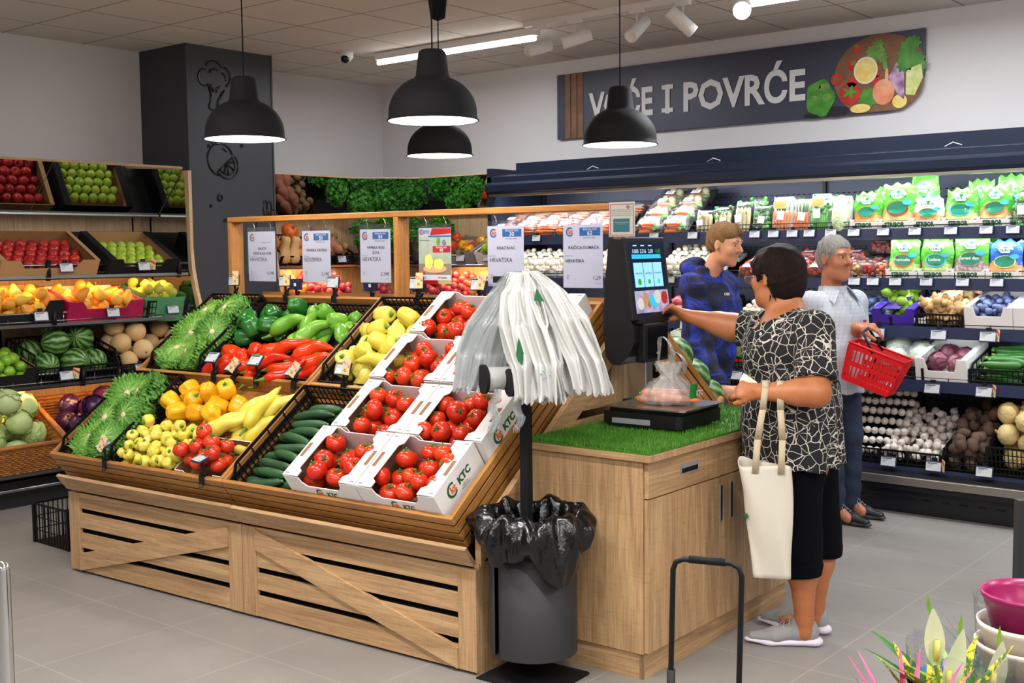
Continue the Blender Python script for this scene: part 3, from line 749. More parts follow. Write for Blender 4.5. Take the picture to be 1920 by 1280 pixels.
# ================================================================== produce prototypes
def pmat(name, c, var=None, rand=None, rough=.35, vscale=6, **k): return pbr(name, c, rough, var=var, rand=rand, vscale=vscale, **k)
pmat('tomato', 'c92c14', 'b81f0e', 'd8441c', .22, 14); pmat('calyx', '4c7a28', rough=.6)
pmat('pepper_green', '1d6a22', '124d18', '2a7d22', .2, 12); pmat('pepper_light', '5f9f2a', '4b8a22', '79b13c', .25, 12)
pmat('pepper_yellow', 'e8a60c', 'dd900a', 'eebb22', .2, 12); pmat('pepper_pale', 'e0cf48', 'd8c03e', 'e2d768', .3, 10)
pmat('pepper_red', 'cc1c0e', 'b31208', 'e2420f', .18, 10); pmat('stem_green', '5b8a30', rough=.6)
pmat('cucumber', '22452a', '1a3820', '2e5a30', .4, 16, bmp=(60, .4, .004)); pmat('cuc_tip', '6d8f3a', rough=.5)
pmat('lettuce', '4f8629', '30661a', '669a36', .5, 9, bmp=(25, .5, .01)); pmat('lettuce_pale', '8fb457', '86ab50', rough=.5); pmat('lettuce_core', 'd9cfa8', 'cdb492', rough=.6)
pmat('apple_red', 'a81620', '7c1018', 'c8342a', .25, 7); pmat('apple_green', '8fb52a', 'a2bf3a', 'b6c146', .28, 5)
pmat('pear', 'd8b23a', 'c8a83e', 'e2892a', .45, 7); pmat('pear_green', '93a838', 'a9b045', 'b2a63e', .5, 8)
pmat('melon', 'd9b27a', 'c9a066', 'e0c08c', .7, 18, bmp=(70, .5, .004)); pmat('cabbage', '9cba6c', 'b6cc88', 'c3d59a', .45, 8); pmat('cabbage_purple', '2f1338', '210c28', '3f1c48', .3, 9)
pmat('orange_fruit', 'e8801a', 'dd6c12', 'f09a2a', .4, 30, bmp=(120, .3, .002)); pmat('onion_red', 'b23a4a', '8c2a3e', 'c85a5a', .3, 9)
pmat('pumpkin', 'e0641a', 'cc5212', 'ec7a2a', .4, 10); pmat('butternut', 'd6a86a', 'cc9a58', 'dcb47c', .5, 10); pmat('kiwi', '8a6a40', '765834', '99784c', .8, 30)
pmat('sweet_potato', '9a5a44', '84483a', 'a86a50', .7, 20, bmp=(30, .5, .006)); pmat('carrot', 'e8742a', 'de6420', 'ef8a40', .45, 20)
pmat('garlic', 'e3d9d0', 'cdbcb6', 'eee8e0', .5, 20); pmat('ginger', 'caa56e', 'b88f58', 'd6b580', .7, 20, bmp=(40, .5, .006)); pmat('potato', '5a443a', '4a382f', '6e5548', .85, 24, bmp=(40, .5, .006))
pmat('celeriac', 'd2b878', 'bca060', 'dcc58c', .8, 24, bmp=(30, .9, .012)); pmat('courgette', '2f6a2a', '245520', '3d7a34', .3, 18); pmat('plum', '4c5a86', '3b4468', '6a78a0', .5, 14)
pmat('radicchio', '5f1029', 'b08a98', '701c38', .4, 30); pmat('mushroom', 'd8c8ac', 'c7b393', 'e4d8c2', .7, 16); pmat('parsnip', 'e0cda0', 'd2ba88', rough=.6); pmat('lime_fruit', '7fb22c', '6fa024', '95bf40', .35, 30)
pmat('herb', '55b033', '3f9a28', '6cc246', .5, 24); pmat('herb_dark', '3a8a2c', '2a6f22', rough=.5, vscale=20)
def watermelon_mat():
    m, nt, b = new_mat('watermelon'); v = coord(nt)
    n = nt.nodes.new('ShaderNodeTexGradient'); n.gradient_type = 'RADIAL'; nt.links.new(v, n.inputs[0])
    a = nt.nodes.new('ShaderNodeMath'); a.operation = 'MULTIPLY_ADD'; a.inputs[1].default_value = 11
    nt.links.new(n.outputs['Fac'], a.inputs[0])
    nn = nt.nodes.new('ShaderNodeMath'); nn.operation = 'MULTIPLY'; nn.inputs[1].default_value = .9; nt.links.new(noise(nt, v, 22, 4, .6), nn.inputs[0]); nt.links.new(nn.outputs[0], a.inputs[2])
    p = nt.nodes.new('ShaderNodeMath'); p.operation = 'PINGPONG'; p.inputs[1].default_value = .5; nt.links.new(a.outputs[0], p.inputs[0])
    c = ramp(nt, p.outputs[0], [(.10, '22481f'), (.2, '3f7030'), (.5, '86a860')])
    nt.links.new(c, b.inputs['Base Color']); b.inputs['Roughness'].default_value = .35
watermelon_mat()

def fruit_lathe(mat_, prof, lob=0, k=0, n=16, ph=0): 
    return MB(mat_).lathe(prof, n, lobes=(lambda t, v: 1 + lob * math.cos(k * t + ph)) if lob else None)
def ball_prof(r, sq=1, dim=.12, dimb=.06, n=9):
    P = []
    for i in range(n + 1):
        a = -PI / 2 + PI * i / n; rr = r * math.cos(a); z = r * sq * math.sin(a)
        if i >= n - 1: z -= r * dim * (1.6 if i == n else .1)
        if i <= 0: z += r * dimb
        P.append((max(rr, 0), z))
    return P
PR = {}          # name -> (mesh, radius, [(part name, mesh)])
def proto(key, mb, r, parts=()): PR[key] = (mb.mesh(key), r, [(n, p.mesh(n)) for n, p in parts])
def calyx(r, z, n=5, ln=.5):
    mb = MB('calyx')
    for i in range(n):
        a = 2 * PI * i / n + R_(-.2, .2); c, s_ = math.cos(a), math.sin(a); w_ = r * .07
        mb.add([(-s_ * w_, c * w_, z + .003), (s_ * w_, -c * w_, z + .003), (c * r * ln, s_ * r * ln, z - r * .02), (c * r * ln * .5, s_ * r * ln * .5, z + .008)], [(0, 1, 3), (1, 2, 3), (2, 0, 3)], 0)
    mb.tube([(0, 0, z), (R_(-.003, .003), 0, z + .014)], .0025, 5); return mb
for i in range(3):
    proto('tomato%d' % i, fruit_lathe('tomato', ball_prof(.036, .84, .14, .05), .025 + .01 * i, 5 + i), .036, [('calyx', calyx(.036, .026))])
def bell(matn, key, r=.044, hgt=1.12, k=4, lob=.09):
    prof = [(0, -r * hgt * .78), (r * .35, -r * hgt * .95), (r * .66, -r * hgt * .86), (r * .86, -r * hgt * .45), (r * .96, 0), (r, r * hgt * .4), (r * .9, r * hgt * .78), (r * .62, r * hgt * .95), (r * .3, r * hgt * .86), (0, r * hgt * .72)]
    mb = MB(matn).lathe(prof, 24, lobes=lambda t, v: 1 + (lob + .06 * (1 - v)) * (abs(math.cos(k * t / 2)) * 1.6 - 1) )
    st = MB('stem_green').tube([(0, 0, r * hgt * .7), (.003, 0, r * hgt * 1.0), (.009, 0, r * hgt * 1.22)], [.008, .005, .006], 6).lathe([(0, r * hgt * .88), (.012, r * hgt * .87), (.013, r * hgt * .83)], 8)
    proto(key, mb, r * 1.02, [('stem', st)])
bell('pepper_green', 'bell_green', .047); bell('pepper_yellow', 'bell_yellow', .045); bell('pepper_red', 'bell_red', .046); bell('pepper_pale', 'bell_pale', .040, 1.3, 3, .06); bell('pepper_pale', 'round_pale', .032, .82, 5, .05)
bell('pepper_light', 'bell_light', .037, 1.25, 3, .07)
def horn(matn, key, L=.17, r=.024, bend=.03):
    pts = [(-L / 2 + L * i / 9, bend * math.sin(PI * i / 9), .004 * math.sin(i * 1.3)) for i in range(10)]
    rs = [r * f for f in (.45, .85, 1, .98, .92, .84, .72, .58, .4, .12)]
    mb = MB(matn).tube(pts, rs, 12, flat=.85)
    st = MB('stem_green').tube([(-L / 2 + .002, 0, 0), (-L / 2 - .018, -.003, .002), (-L / 2 - .035, -.006, .008)], [.009, .004, .004], 6)
    proto(key, mb, r * 1.1, [('stem', st)])
horn('pepper_light', 'long_light', .15, .026); horn('pepper_red', 'long_red', .17, .029); horn('pepper_pale', 'long_pale', .17, .028, .02)
def cuke(i):
    L = .19 + .015 * i; r = .0215; b = .012 * (i - 1)
    pts = [(-L / 2 + L * j / 10, b * math.sin(PI * j / 10), 0) for j in range(11)]
    rs = [r * f for f in (.35, .78, .95, 1, 1.02, 1.02, 1.02, 1, .92, .74, .3)]
    mb = MB('cucumber').tube(pts, rs, 12)
    tip = MB('cuc_tip').tube([(L / 2 - .004, 0, 0), (L / 2 + .004, 0, 0)], [.008, .005], 8)
    proto('cucumber%d' % i, mb, r, [('stem_end', tip)])
for i in range(3): cuke(i)
proto('apple_red', fruit_lathe('apple_red', ball_prof(.040, .88, .3, .12), .02, 5), .040, [('stem', MB('kiwi').tube([(0, 0, .02), (.003, 0, .036)], .0016, 5))])
proto('apple_green', fruit_lathe('apple_green', ball_prof(.038, .88, .3, .12), .02, 5), .038, [('stem', MB('kiwi').tube([(0, 0, .02), (.003, 0, .034)], .0016, 5))])
def pear_prof(r): return [(0, -r * .9), (r * .4, -r * .93), (r * .8, -r * .7), (r, -r * .15), (r * .9, r * .4), (r * .6, r * .95), (r * .42, r * 1.4), (r * .3, r * 1.65), (0, r * 1.7)]
proto('pear', MB('pear').lathe(pear_prof(.036), 14), .038, [('stem', MB('kiwi').tube([(0, 0, .058), (.004, 0, .078)], .002, 5))])
proto('pear_green', MB('pear_green').lathe(pear_prof(.034), 14), .036, [('stem', MB('kiwi').tube([(0, 0, .055), (.004, 0, .075)], .002, 5))])
proto('watermelon', fruit_lathe('watermelon', ball_prof(.105, 1.05, 0, 0, 14), 0, 0, 28), .107, [('stem', MB('stem_green').tube([(0, 0, .105), (.01, 0, .125)], .004, 5))])
proto('melon', MB('melon').lathe(ball_prof(.072, .95, .05, .03, 12), 30, lobes=lambda t, v: 1 + .018 * abs(math.cos(5 * t)) ), .073, [('stem_scar', MB('kiwi').cyl((0, 0, .064), .008, .004, 8))])
proto('orange_fruit', fruit_lathe('orange_fruit', ball_prof(.037, .97, .05, 0)), .037)
proto('onion_red', fruit_lathe('onion_red', ball_prof(.030, .9, -.2, 0)), .030)
proto('lime_fruit', fruit_lathe('lime_fruit', ball_prof(.030, 1.1, -.15, 0)), .031)
proto('plum', fruit_lathe('plum', ball_prof(.022, 1.15, 0, 0)), .023)
proto('kiwi', fruit_lathe('kiwi', ball_prof(.028, 1.2, 0, 0)), .031)
proto('pumpkin', MB('pumpkin').lathe(ball_prof(.085, .82, .2, .1, 12), 36, lobes=lambda t, v: 1 + .05 * abs(math.cos(5 * t))), .088, [('stem', MB('kiwi').tube([(0, 0, .055), (.006, 0, .085)], [.012, .008], 7))])
proto('butternut', MB('butternut').lathe([(0, -.062), (.03, -.064), (.055, -.045), (.06, -.015), (.05, .02), (.036, .055), (.034, .10), (.034, .125), (.022, .138), (0, .14)], 20), .06, [('stem', MB('kiwi').tube([(0, 0, .135), (0, 0, .15)], .009, 6))])
def lump(matn, key, L, r, seed, amp=.22):
    rnd = random.Random(seed); k = 8
    pts = [(-L / 2 + L * i / k, rnd.uniform(-.2, .2) * r, rnd.uniform(-.2, .2) * r) for i in range(k + 1)]
    rs = [r * f * (1 + rnd.uniform(-amp, amp) * .5) for f in (.25, .7, .95, 1, 1, .97, .85, .6, .2)]
    return MB(matn).tube(pts, rs, 10)
proto('sweet_potato', lump('sweet_potato', 's', .16, .034, 3), .034); proto('potato', lump('potato', 'p', .085, .027, 4), .028)
for i in range(2):
    g = lump('ginger', 'g', .09, .020, 7 + i, .6); g.tube([(-.02, 0, 0), (-.03, .03, .006), (-.034, .042, .01)], [.017, .014, .006], 8).tube([(.015, 0, 0), (.03, -.028, .004), (.034, -.036, .01)], [.016, .013, .006], 8); proto('ginger%d' % i, g, .024)
proto('carrot', MB('carrot').tube([(-.08 + .016 * i, 0, 0) for i in range(11)], [.007, .0135, .014, .0135, .0125, .0115, .0105, .009, .0075, .0055, .002], 9), .0145, [('leaf_stub', MB('stem_green').tube([(-.08, 0, 0), (-.088, 0, 0)], .004, 5))])
proto('garlic', MB('garlic').lathe([(0, -.016), (.012, -.018), (.021, -.008), (.023, .002), (.017, .013), (.007, .021), (.004, .031), (0, .032)], 16, lobes=lambda t, v: 1 + .05 * abs(math.cos(4 * t))), .023)
proto('celeriac', MB('celeriac').lathe(ball_prof(.062, .9, .1, 0, 11), 20, lobes=lambda t, v: 1 + .05 * math.sin(7 * t + v * 9)), .063, [('root', MB('celeriac').tube([(0, 0, -.05), (.02, .01, -.062), (.03, .02, -.06)], [.014, .008, .002], 6))])
proto('courgette', MB('courgette').tube([(-.105 + .021 * i, .006 * math.sin(i * .4), 0) for i in range(11)], [.009, .017, .020, .021, .022, .0225, .023, .0235, .0235, .020, .008], 12), .023, [('stem', MB('stem_green').tube([(-.105, 0, 0), (-.125, 0, 0)], [.010, .011], 6))])
proto('mushroom', MB('mushroom').lathe([(0, -.018), (.009, -.018), (.0095, -.004), (.0235, -.003), (.024, .003), (.018, .014), (.008, .0185), (0, .019)], 14), .021)

def cabbage_like(matn, key, r, seed):
    rnd = random.Random(seed)
    mb = MB(matn).sphere((0, 0, 0), r * .93, 0, 20, 12, sc=(1, 1, .9))
    for i in range(7):
        a = rnd.uniform(0, 2 * PI); A = rotm('Z', math.degrees(a)) @ rotm('Y', rnd.uniform(10, 70)) @ rotm('Z', rnd.uniform(0, 360))
        def fn(u, v):
            th = (u - .5) * 2.2; ph = (v - .5) * 2.3 + .2; rr = r * (.95 + .045 * math.sin(9 * th + ph * 3) * abs(ph) + (.10 if (v > .93 or u < .05 or u > .95) else 0) * .6)
            return (rr * math.sin(th) * math.cos(ph), rr * math.sin(ph), rr * math.cos(th) * math.cos(ph) * .96)
        mb.grid(fn, 10, 10, 0, A)
    proto(key, mb, r)
cabbage_like('cabbage', 'cabbage', .085, 2); cabbage_like('cabbage_purple', 'cabbage_purple', .078, 3); cabbage_like('radicchio', 'radicchio', .06, 5)
def lettuce_proto(key, seed):
    rnd = random.Random(seed); mb = MB('lettuce'); pale = MB('lettuce_pale')
    for ring, (n, L, tilt, wd) in enumerate(((8, .15, 105, .14), (9, .14, 82, .13), (8, .12, 58, .12), (7, .10, 34, .10))):
        for i in range(n):
            a = 360 * i / n + rnd.uniform(-15, 15); ph = rnd.uniform(0, 6); tl = tilt + rnd.uniform(-8, 8)
            A = rotm('Z', a) @ T(0, .0, .075) @ rotm('X', -0)
            def fn(u, v, L=L, tl=tl, wd=wd, ph=ph):
                s_ = u - .5; w_ = wd * (.25 + .85 * math.sin(min(v, .8) / .8 * PI / 2)) * (1 if v < .85 else 1 - (v - .85) * 1.2)
                bend = math.radians(tl) * v; r0 = .012 + L * (math.sin(bend) / max(math.radians(tl), .01)) if tl > 1 else 0
                z = -L * (1 - math.cos(bend)) / max(math.radians(tl), .01) * 1.0
                z0 = .02
                rf = (v ** 1.3) * (abs(s_) * 2) ** 1.1 * .020 * math.sin(ph + v * 30) + (.016 * math.sin(ph + u * 34) * max(0, v - .5) * 2.2)
                return (w_ * s_, r0 + rf * .6, z + z0 + .03 * (2 * s_) ** 2 * (1 - v * .5) * 0 - abs(s_) * .02 + rf)
            mb.grid(fn, 22, 16, 0, A)
            pale.grid(lambda u, v, f=fn: (lambda p: (p[0] * (.15 - .12 * v), p[1] + .001, p[2] + .003))(f(.5 + (u - .5), v * .62)), 2, 6, 0, A)
    core = MB('lettuce_core').lathe([(.0, .100), (.013, .101), (.017, .094), (.019, .08)], 12)
    proto(key, mb, .10, [('leaf_rib', pale), ('stem_end', core)])
lettuce_proto('lettuce0', 1); lettuce_proto('lettuce1', 6)

def put(key, name, M, label, cat, group, parts=True, scale=1):
    me, r, pa = PR[key]
    o = bpy.data.objects.new(name, me); COL.objects.link(o); o.matrix_basis = M @ S(scale) if scale != 1 else M
    tag(o, label, cat, group)
    if parts:
        for n, pm in pa:
            c = bpy.data.objects.new(n, pm); COL.objects.link(c); c.parent = o
    return o
def pile(n, rect, r, z0=0, seed=0, tries=24, level=None, rv=0, keep=None, maxz=9):
    """drop balls into a rectangular bin; returns (x, y, z, r) resting positions"""
    rnd = random.Random(seed); P = []; x0, x1, y0, y1 = rect
    for _ in range(n):
        rr = r * (1 + rnd.uniform(-rv, rv)); best = None
        for _t in range(tries):
            x = rnd.uniform(x0 + rr, x1 - rr) if x1 - x0 > 2 * rr else (x0 + x1) / 2; y = rnd.uniform(y0 + rr, y1 - rr) if y1 - y0 > 2 * rr else (y0 + y1) / 2
            if keep and not keep(x, y): continue
            z = z0 + rr
            for (a, b, c, q) in P:
                d2 = (x - a) ** 2 + (y - b) ** 2; s_ = (rr + q) * .93
                if d2 < s_ * s_: z = max(z, c + math.sqrt(s_ * s_ - d2))
            sc = z + (level(x, y) if level else 0)
            if best is None or sc < best[0]: best = (sc, x, y, z)
        if best and best[3] < maxz: P.append((best[1], best[2], best[3], rr))
    return P
def hexrows(rect, r, jit=.06, seed=0, sq=.88):
    rnd = random.Random(seed); x0, x1, y0, y1 = rect; out = []; y = y0 + r; k = 0
    while y < y1 - r * .8:
        x = x0 + r * (1 + (k % 2))
        while x < x1 - r * .7:
            out.append((x + rnd.uniform(-jit, jit) * r, y + rnd.uniform(-jit, jit) * r, rnd.uniform(-jit, jit) * r)); x += 2 * r
        y += 2 * r * sq; k += 1
    return out
def fill(F, keys, name, pts, label, cat, group, mode='any', parts=True, tilt=25, up=None):
    out = []
    for q in pts:
        key = random.choice(keys) if isinstance(keys, (list, tuple)) else keys
        if mode == 'any': A = rrot(180)
        elif mode == 'up': A = rotm('X', R_(-tilt, tilt)) @ rotm('Y', R_(-tilt, tilt)) @ rotm('Z', R_(0, 360))
        elif mode == 'lie': A = rotm('Z', R_(*(up or (-40, 40)))) @ rotm('X', R_(0, 360))
        s_ = q[3] / PR[key][1] if len(q) > 3 else 1
        out.append(put(key, name, F @ T(q[0], q[1], q[2]) @ A, label, cat, group, parts, s_))
    return out

def crate(F, w_, l_, h_, label, group='black plastic crates', front=.55, matn='black', name='plastic_crate', lat=(14, 3)):
    """open lattice crate, x width, y length, low front side at y=0"""
    t = thing(name, label, 'crate', F, group)
    MB(matn).box(0, w_, 0, l_, 0, .005).build('crate_floor', t)
    for nm, o, a, La, hh in (('side_wall', (0, l_, 0), (0, -1, 0), l_, h_), ('side_wall', (w_, 0, 0), (0, 1, 0), l_, h_), ('rear_wall', (w_, l_, 0), (-1, 0, 0), w_, h_), ('front_wall', (0, 0, 0), (1, 0, 0), w_, h_ * front)):
        mb = MB(matn)
        if nm == 'side_wall' and front < 1:
            lattice(mb, o, a, (0, 0, 1), La, hh * .62, max(4, int(lat[0] * La / .4)), lat[1], .005, .004)
            o = Vector(o); a = Vector(a)
            up_ = [(0, .62), (.06, .7), (.12, 1), (.88, 1), (1, 1)] if a.y > 0 else [(0, 1), (.12, 1), (.88, 1), (.94, .7), (1, .62)]
            P = [o + a * La * f + Vector((0, 0, hh * g)) for f, g in up_]
            for i in range(len(P) - 1): mb.bar(P[i], P[i + 1], .014, .006, up=(1, 0, 0))
            for f in (.14, .3, .5, .7, .86): mb.bar(o + a * La * f + Vector((0, 0, hh * .6)), o + a * La * f + Vector((0, 0, hh)), .006, .005, up=(1, 0, 0))
        else: lattice(mb, o, a, (0, 0, 1), La, hh, max(4, int(lat[0] * La / .4)), lat[1], .005, .004)
        mb.build(nm, t)
    mb = MB(matn)
    for x in (0, w_):
        for y in (0, l_): mb.box(x - .008, x + .008, y - .008, y + .008, 0, h_ if y > 0 else h_ * max(front, .62))
    mb.build('corner_posts', t); return t
def carton(F, w_, l_, h_, label, outer='cardboard', inner='cardboard_in', group='cardboard boxes', front=.6, flange=.03, decor=None, name='carton_box', cat='box'):
    t = thing(name, label, cat, F, group); th = .004
    MB(inner).box(0, w_, 0, l_, 0, th).build('box_floor', t)
    def side(nm, a, b, hh, cut=None):
        mb = MB(outer, inner); a, b = Vector(a), Vector(b); d = b - a; L = d.length; d.normalize(); nrm = Vector((-d.y, d.x, 0))
        if cut: P = [(0, 0), (L, 0), (L, h_), (L * .82, h_), (L * .76, h_ * cut), (L * .24, h_ * cut), (L * .18, h_), (0, h_)]
        else: P = [(0, 0), (L, 0), (L, hh), (0, hh)]
        A = Matrix((d, Vector((0, 0, 1)), d.cross(Vector((0, 0, 1))))).transposed().to_4x4(); A.translation = a
        n = len(P)
        mb.prism(P, 0, th, 0, A); mb.add([(x, z, -.0005) for x, z in P], [tuple(range(n))], 1, False, A)
        return mb.build(nm, t)
    side('front_wall', (0, 0, 0), (w_, 0, 0), h_, front); side('rear_wall', (w_, l_, 0), (0, l_, 0), h_)
    side('side_wall', (w_, 0, 0), (w_, l_, 0), h_); side('side_wall', (0, l_, 0), (0, 0, 0), h_)
    if flange:
        for s_ in (0, 1):
            x0, x1 = (0, flange) if s_ == 0 else (w_ - flange, w_)
            MB(outer).box(x0, x1, .002, l_ - .002, h_ - .001, h_ + .003).build('top_flap', t)
    return t
# ================================================================== goods on the display
FL = -.085                       # tray floor level in the tray frame
def TF(u, s, h=0): return FT @ T(u, s, h)
# --- crates
crate(TF(-2.615, .025, FL + .001), .40, .59, .108, 'black plastic crate with lettuce in the lower left tray')
crate(TF(-2.615, .70, FL + .001), .40, .59, .108, 'black plastic crate with lettuce in the upper left tray')
crate(TF(-1.315, .025, FL + .001), .40, .59, .108, 'black plastic crate with cucumbers beside the tomato cartons')
crate(TF(-1.315, .70, FL + .001), .40, .59, .108, 'black plastic crate with long pale yellow peppers beside the upper cartons')
# --- lettuce
def lett(cx, pts, label):
    for i, (u, s, sc) in enumerate(pts):
        put('lettuce%d' % (i % 2), 'lettuce_head', TF(u + R_(-.025, .025), s + R_(-.03, .03), FL + .03 + .028 * (i % 2)) @ rotm('X', R_(-10, 34)) @ rotm('Y', R_(-28, 28)) @ rotm('Z', R_(0, 360)), label, 'lettuce', label + 's', scale=sc)
lett(0, [(-2.47, .165, .95), (-2.31, .17, .85), (-2.47, .30, 1.05), (-2.29, .30, 1.0), (-2.50, .46, 1.05), (-2.31, .48, 1.05)], 'green leafy lettuce head in the lower left crate')
lett(0, [(-2.46, .83, .95), (-2.30, .83, .85), (-2.49, .96, 1.1), (-2.31, .99, .95), (-2.49, 1.14, 1.05), (-2.31, 1.17, 1.0)], 'green leafy lettuce head in the upper left crate')
# --- lower left tray
ti = (-2.16, -1.39, .03, .64)
G = lambda s_: s_
def pp(rect, n, r, seed, z0=FL + .0, **k): return pile(n, rect, r, z0, seed, **k)
fill(FT, 'bell_yellow', 'bell_pepper', pp((-2.16, -1.66, .30, .57), 26, .047, 3, z0=FL + .0, maxz=.045), 'glossy yellow bell pepper heaped beside the lower lettuce crate', 'bell pepper', 'yellow bell peppers in the lower tray', 'any')
fill(FT, 'round_pale', 'round_pepper', pp((-2.18, -1.69, .025, .32), 84, .030, 4, z0=FL + .0, maxz=.03, rv=.15), 'small round pale yellow pepper in the heap at the front rim', 'pepper', 'round pale peppers in the lower tray', 'any')
fill(FT, 'long_pale', 'long_pepper', pp((-1.70, -1.37, .25, .57), 15, .042, 5, z0=FL - .01, maxz=.01), 'long waxy pale yellow pepper in the lower left tray', 'pepper', 'long pale peppers in the lower left tray', 'lie', up=(35, 115))
cr = carton(TF(-1.70, .035, FL + .002), .32, .22, .075, 'small brown carton holding the tomatoes on the vine', 'carton_white', 'carton_in', None, .5, 0)
vt = pile(15, (-1.69, -1.40, .045, .245), .039, FL + .01, 6)
fill(FT, ['tomato0', 'tomato1'], 'vine_tomato', vt, 'red tomato on the vine in the small carton at the front rim', 'tomato', 'vine tomatoes at the front rim', 'up', tilt=30)
tv = MB('calyx')
top = sorted(vt, key=lambda q: -q[2])[:10]
for i in range(0, 9, 3): tv.tube([(q[0], q[1], q[2] + .042) for q in top[i:i + 3]], .003, 6)
# --- upper left tray
fill(FT, 'bell_green', 'bell_pepper', pp((-2.18, -1.78, .94, 1.25), 21, .051, 8, maxz=.045), 'dark green bell pepper in the upper left tray', 'bell pepper', 'green bell peppers in the upper left tray', 'any')
fill(FT, ['long_light', 'bell_light'], 'light_green_pepper', pp((-1.80, -1.38, .92, 1.22), 18, .044, 9, maxz=.03), 'light green pepper at the right of the upper left tray', 'pepper', 'light green peppers in the upper left tray', 'lie', up=(20, 150))
fill(FT, 'bell_red', 'bell_pepper', pp((-2.18, -1.78, .68, .95), 16, .051, 10, maxz=.02), 'red bell pepper in front of the green ones', 'bell pepper', 'red bell peppers in the upper left tray', 'any')
fill(FT, 'long_red', 'long_pepper', pp((-1.80, -1.38, .68, .93), 13, .042, 11, maxz=.02), 'long pointed red pepper beside the red bell peppers', 'pepper', 'long red peppers in the upper left tray', 'lie', up=(10, 60))
crate(TF(-2.19, .70, FL + .001) , .39, .57, .07, 'low black crate under the green and red bell peppers', front=.9)
crate(TF(-1.79, .70, FL + .001), .40, .57, .07, 'low black crate under the long red and light green peppers', front=.9)
# --- cucumbers
for k in range(2):
    for i in range(9):
        put('cucumber%d' % ((i + k) % 3), 'cucumber', TF(-1.19 + .17 * k + R_(-.012, .012), .075 + i * .052, FL + .03 + (.0 if k == 0 else .004)) @ rotm('Z', R_(-9, 9)) @ rotm('X', R_(0, 360)), 'dark green cucumber lying in the black crate', 'cucumber', 'cucumbers in the black crate')
for i in range(10):
    put('cucumber%d' % (i % 3), 'cucumber', TF(-1.13 + R_(-.03, .03), .05 + i * .051, FL + .072) @ rotm('Z', R_(-14, 14)) @ rotm('X', R_(0, 360)), 'dark green cucumber lying in the black crate', 'cucumber', 'cucumbers in the black crate')
# --- pale long peppers, upper right
fill(FT, ['bell_pale', 'bell_pale', 'long_pale'], 'pale_pepper', pp((-1.30, -.93, .71, 1.22), 30, .045, 12, maxz=.03), 'pale yellow pepper in the upper right black crate', 'pepper', 'pale yellow peppers in the upper right crate', 'any')
# --- tomato cartons
CW, CL, CH = .402, .300, .150
def tomato_carton(u, s, label, n, seed, side=True, w_=CW):
    F = TF(u, s, FL + .022); t = thing('tomato_carton', label, 'carton', F, 'white tomato cartons on the right tray')
    fl = .062
    MB('carton_in').box(0, w_, 0, CL, 0, .004).build('box_floor', t)
    def wall(nm, poly, A, inner='carton_in'):
        n_ = len(poly); mb = MB('carton_white', inner); mb.prism(poly, 0, .004, 0, A); mb.add([(x, z, -.0006) for x, z in poly], [tuple(range(n_))], 1, False, A); return mb.build(nm, t)
    AF = RX                                               # x, z -> front plane y=0 (outside is -y)
    A0 = T(0, .004, 0) @ RX
    lo, hi = .100, CH
    wall('front_wall', [(0, 0), (w_, 0), (w_, hi), (w_ - .085, hi - .006), (w_ - .092, lo + .02), (w_ - .115, lo), (.115, lo), (.092, lo + .02), (.085, hi - .006), (0, hi)], T(0, 0, 0) @ Matrix(((1, 0, 0, 0), (0, 0, -1, .004), (0, 1, 0, 0), (0, 0, 0, 1))))
    wall('rear_wall', [(0, 0), (w_, 0), (w_, hi), (w_ - .10, hi), (w_ - .12, hi - .022), (.12, hi - .022), (.10, hi), (0, hi)], Matrix(((1, 0, 0, 0), (0, 0, -1, CL), (0, 1, 0, 0), (0, 0, 0, 1))))
    for x in (0, w_ - .004): 
        MB('carton_white').box(x, x + .004, .004, CL - .004, 0, hi).box(*((x + .0042, x + .0052) if x < .1 else (x - .0012, x - .0002)), .005, CL - .005, .004, hi - .001, 'carton_in').build('side_wall', t)
    for s_ in (0, 1):
        mb = MB('carton_white', 'carton_in'); x0 = 0 if s_ == 0 else w_
        d = 1 if s_ == 0 else -1
        P = [(0, .002), (fl + .022, .002), (fl + .022, .035), (fl, .05), (fl, .235), (fl + .02, .252), (fl + .02, CL - .002), (0, CL - .002)]
        if s_: P = [(-x, y) for x, y in P][::-1]
        mb.prism(P, hi, hi + .004, 0, T(x0, 0, 0)); mb.add([(x + x0, y, hi - .0004) for x, y in P][::-1], [tuple(range(len(P)))], 1)
        o = mb.build('top_flap', t)
        mb = MB('carton_in'); xx = x0 + d * .010
        mb.box(min(xx, xx + d * .018), max(xx, xx + d * .018), .11, .19, hi + .0042, hi + .0052); mb.box(min(xx, xx + d * .02), max(xx, xx + d * .02), .012, .018, hi + .0042, hi + .0052, 'grey')
        mb.box(min(xx, xx + d * .02), max(xx, xx + d * .02), CL - .02, CL - .014, hi + .0042, hi + .0052, 'grey'); mb.build('hand_hole', t)
    p = MB('dark_green'); logo(p, w_ * .43, .072, .021, -.0012, 'dark_green', 'orange'); p.text('KTC', .030, 'dark_green', T(w_ * .60, -.0012, .060) @ RX, bold=.05)
    p.build('front_print', t)
    p = MB('dark_green'); AS = T(w_ + .0012, 0, 0) @ rotm('Z', 90) @ RX
    logo(p, .095, .095, .032, 0, 'dark_green', 'orange', AS); p.text('KTC', .044, 'dark_green', AS @ T(.182, .080, 0), bold=.05)
    p.text('RAJČICA\n48260 Križevci', .010, 'dark_green', AS @ T(.17, .060, 0)); p.build('side_print', t)
    pts = pile(n, (.006, w_ - .006, .006, CL - .006), .0435, .010, seed, tries=40, maxz=.125, rv=.12)
    fill(F, ['tomato0', 'tomato1', 'tomato2'], 'tomato', pts, 'round red tomato in the ' + label.split(' of ')[0].replace('white carton', 'carton'), 'tomato', 'tomatoes in the ' + label, 'up', tilt=50)
    return t
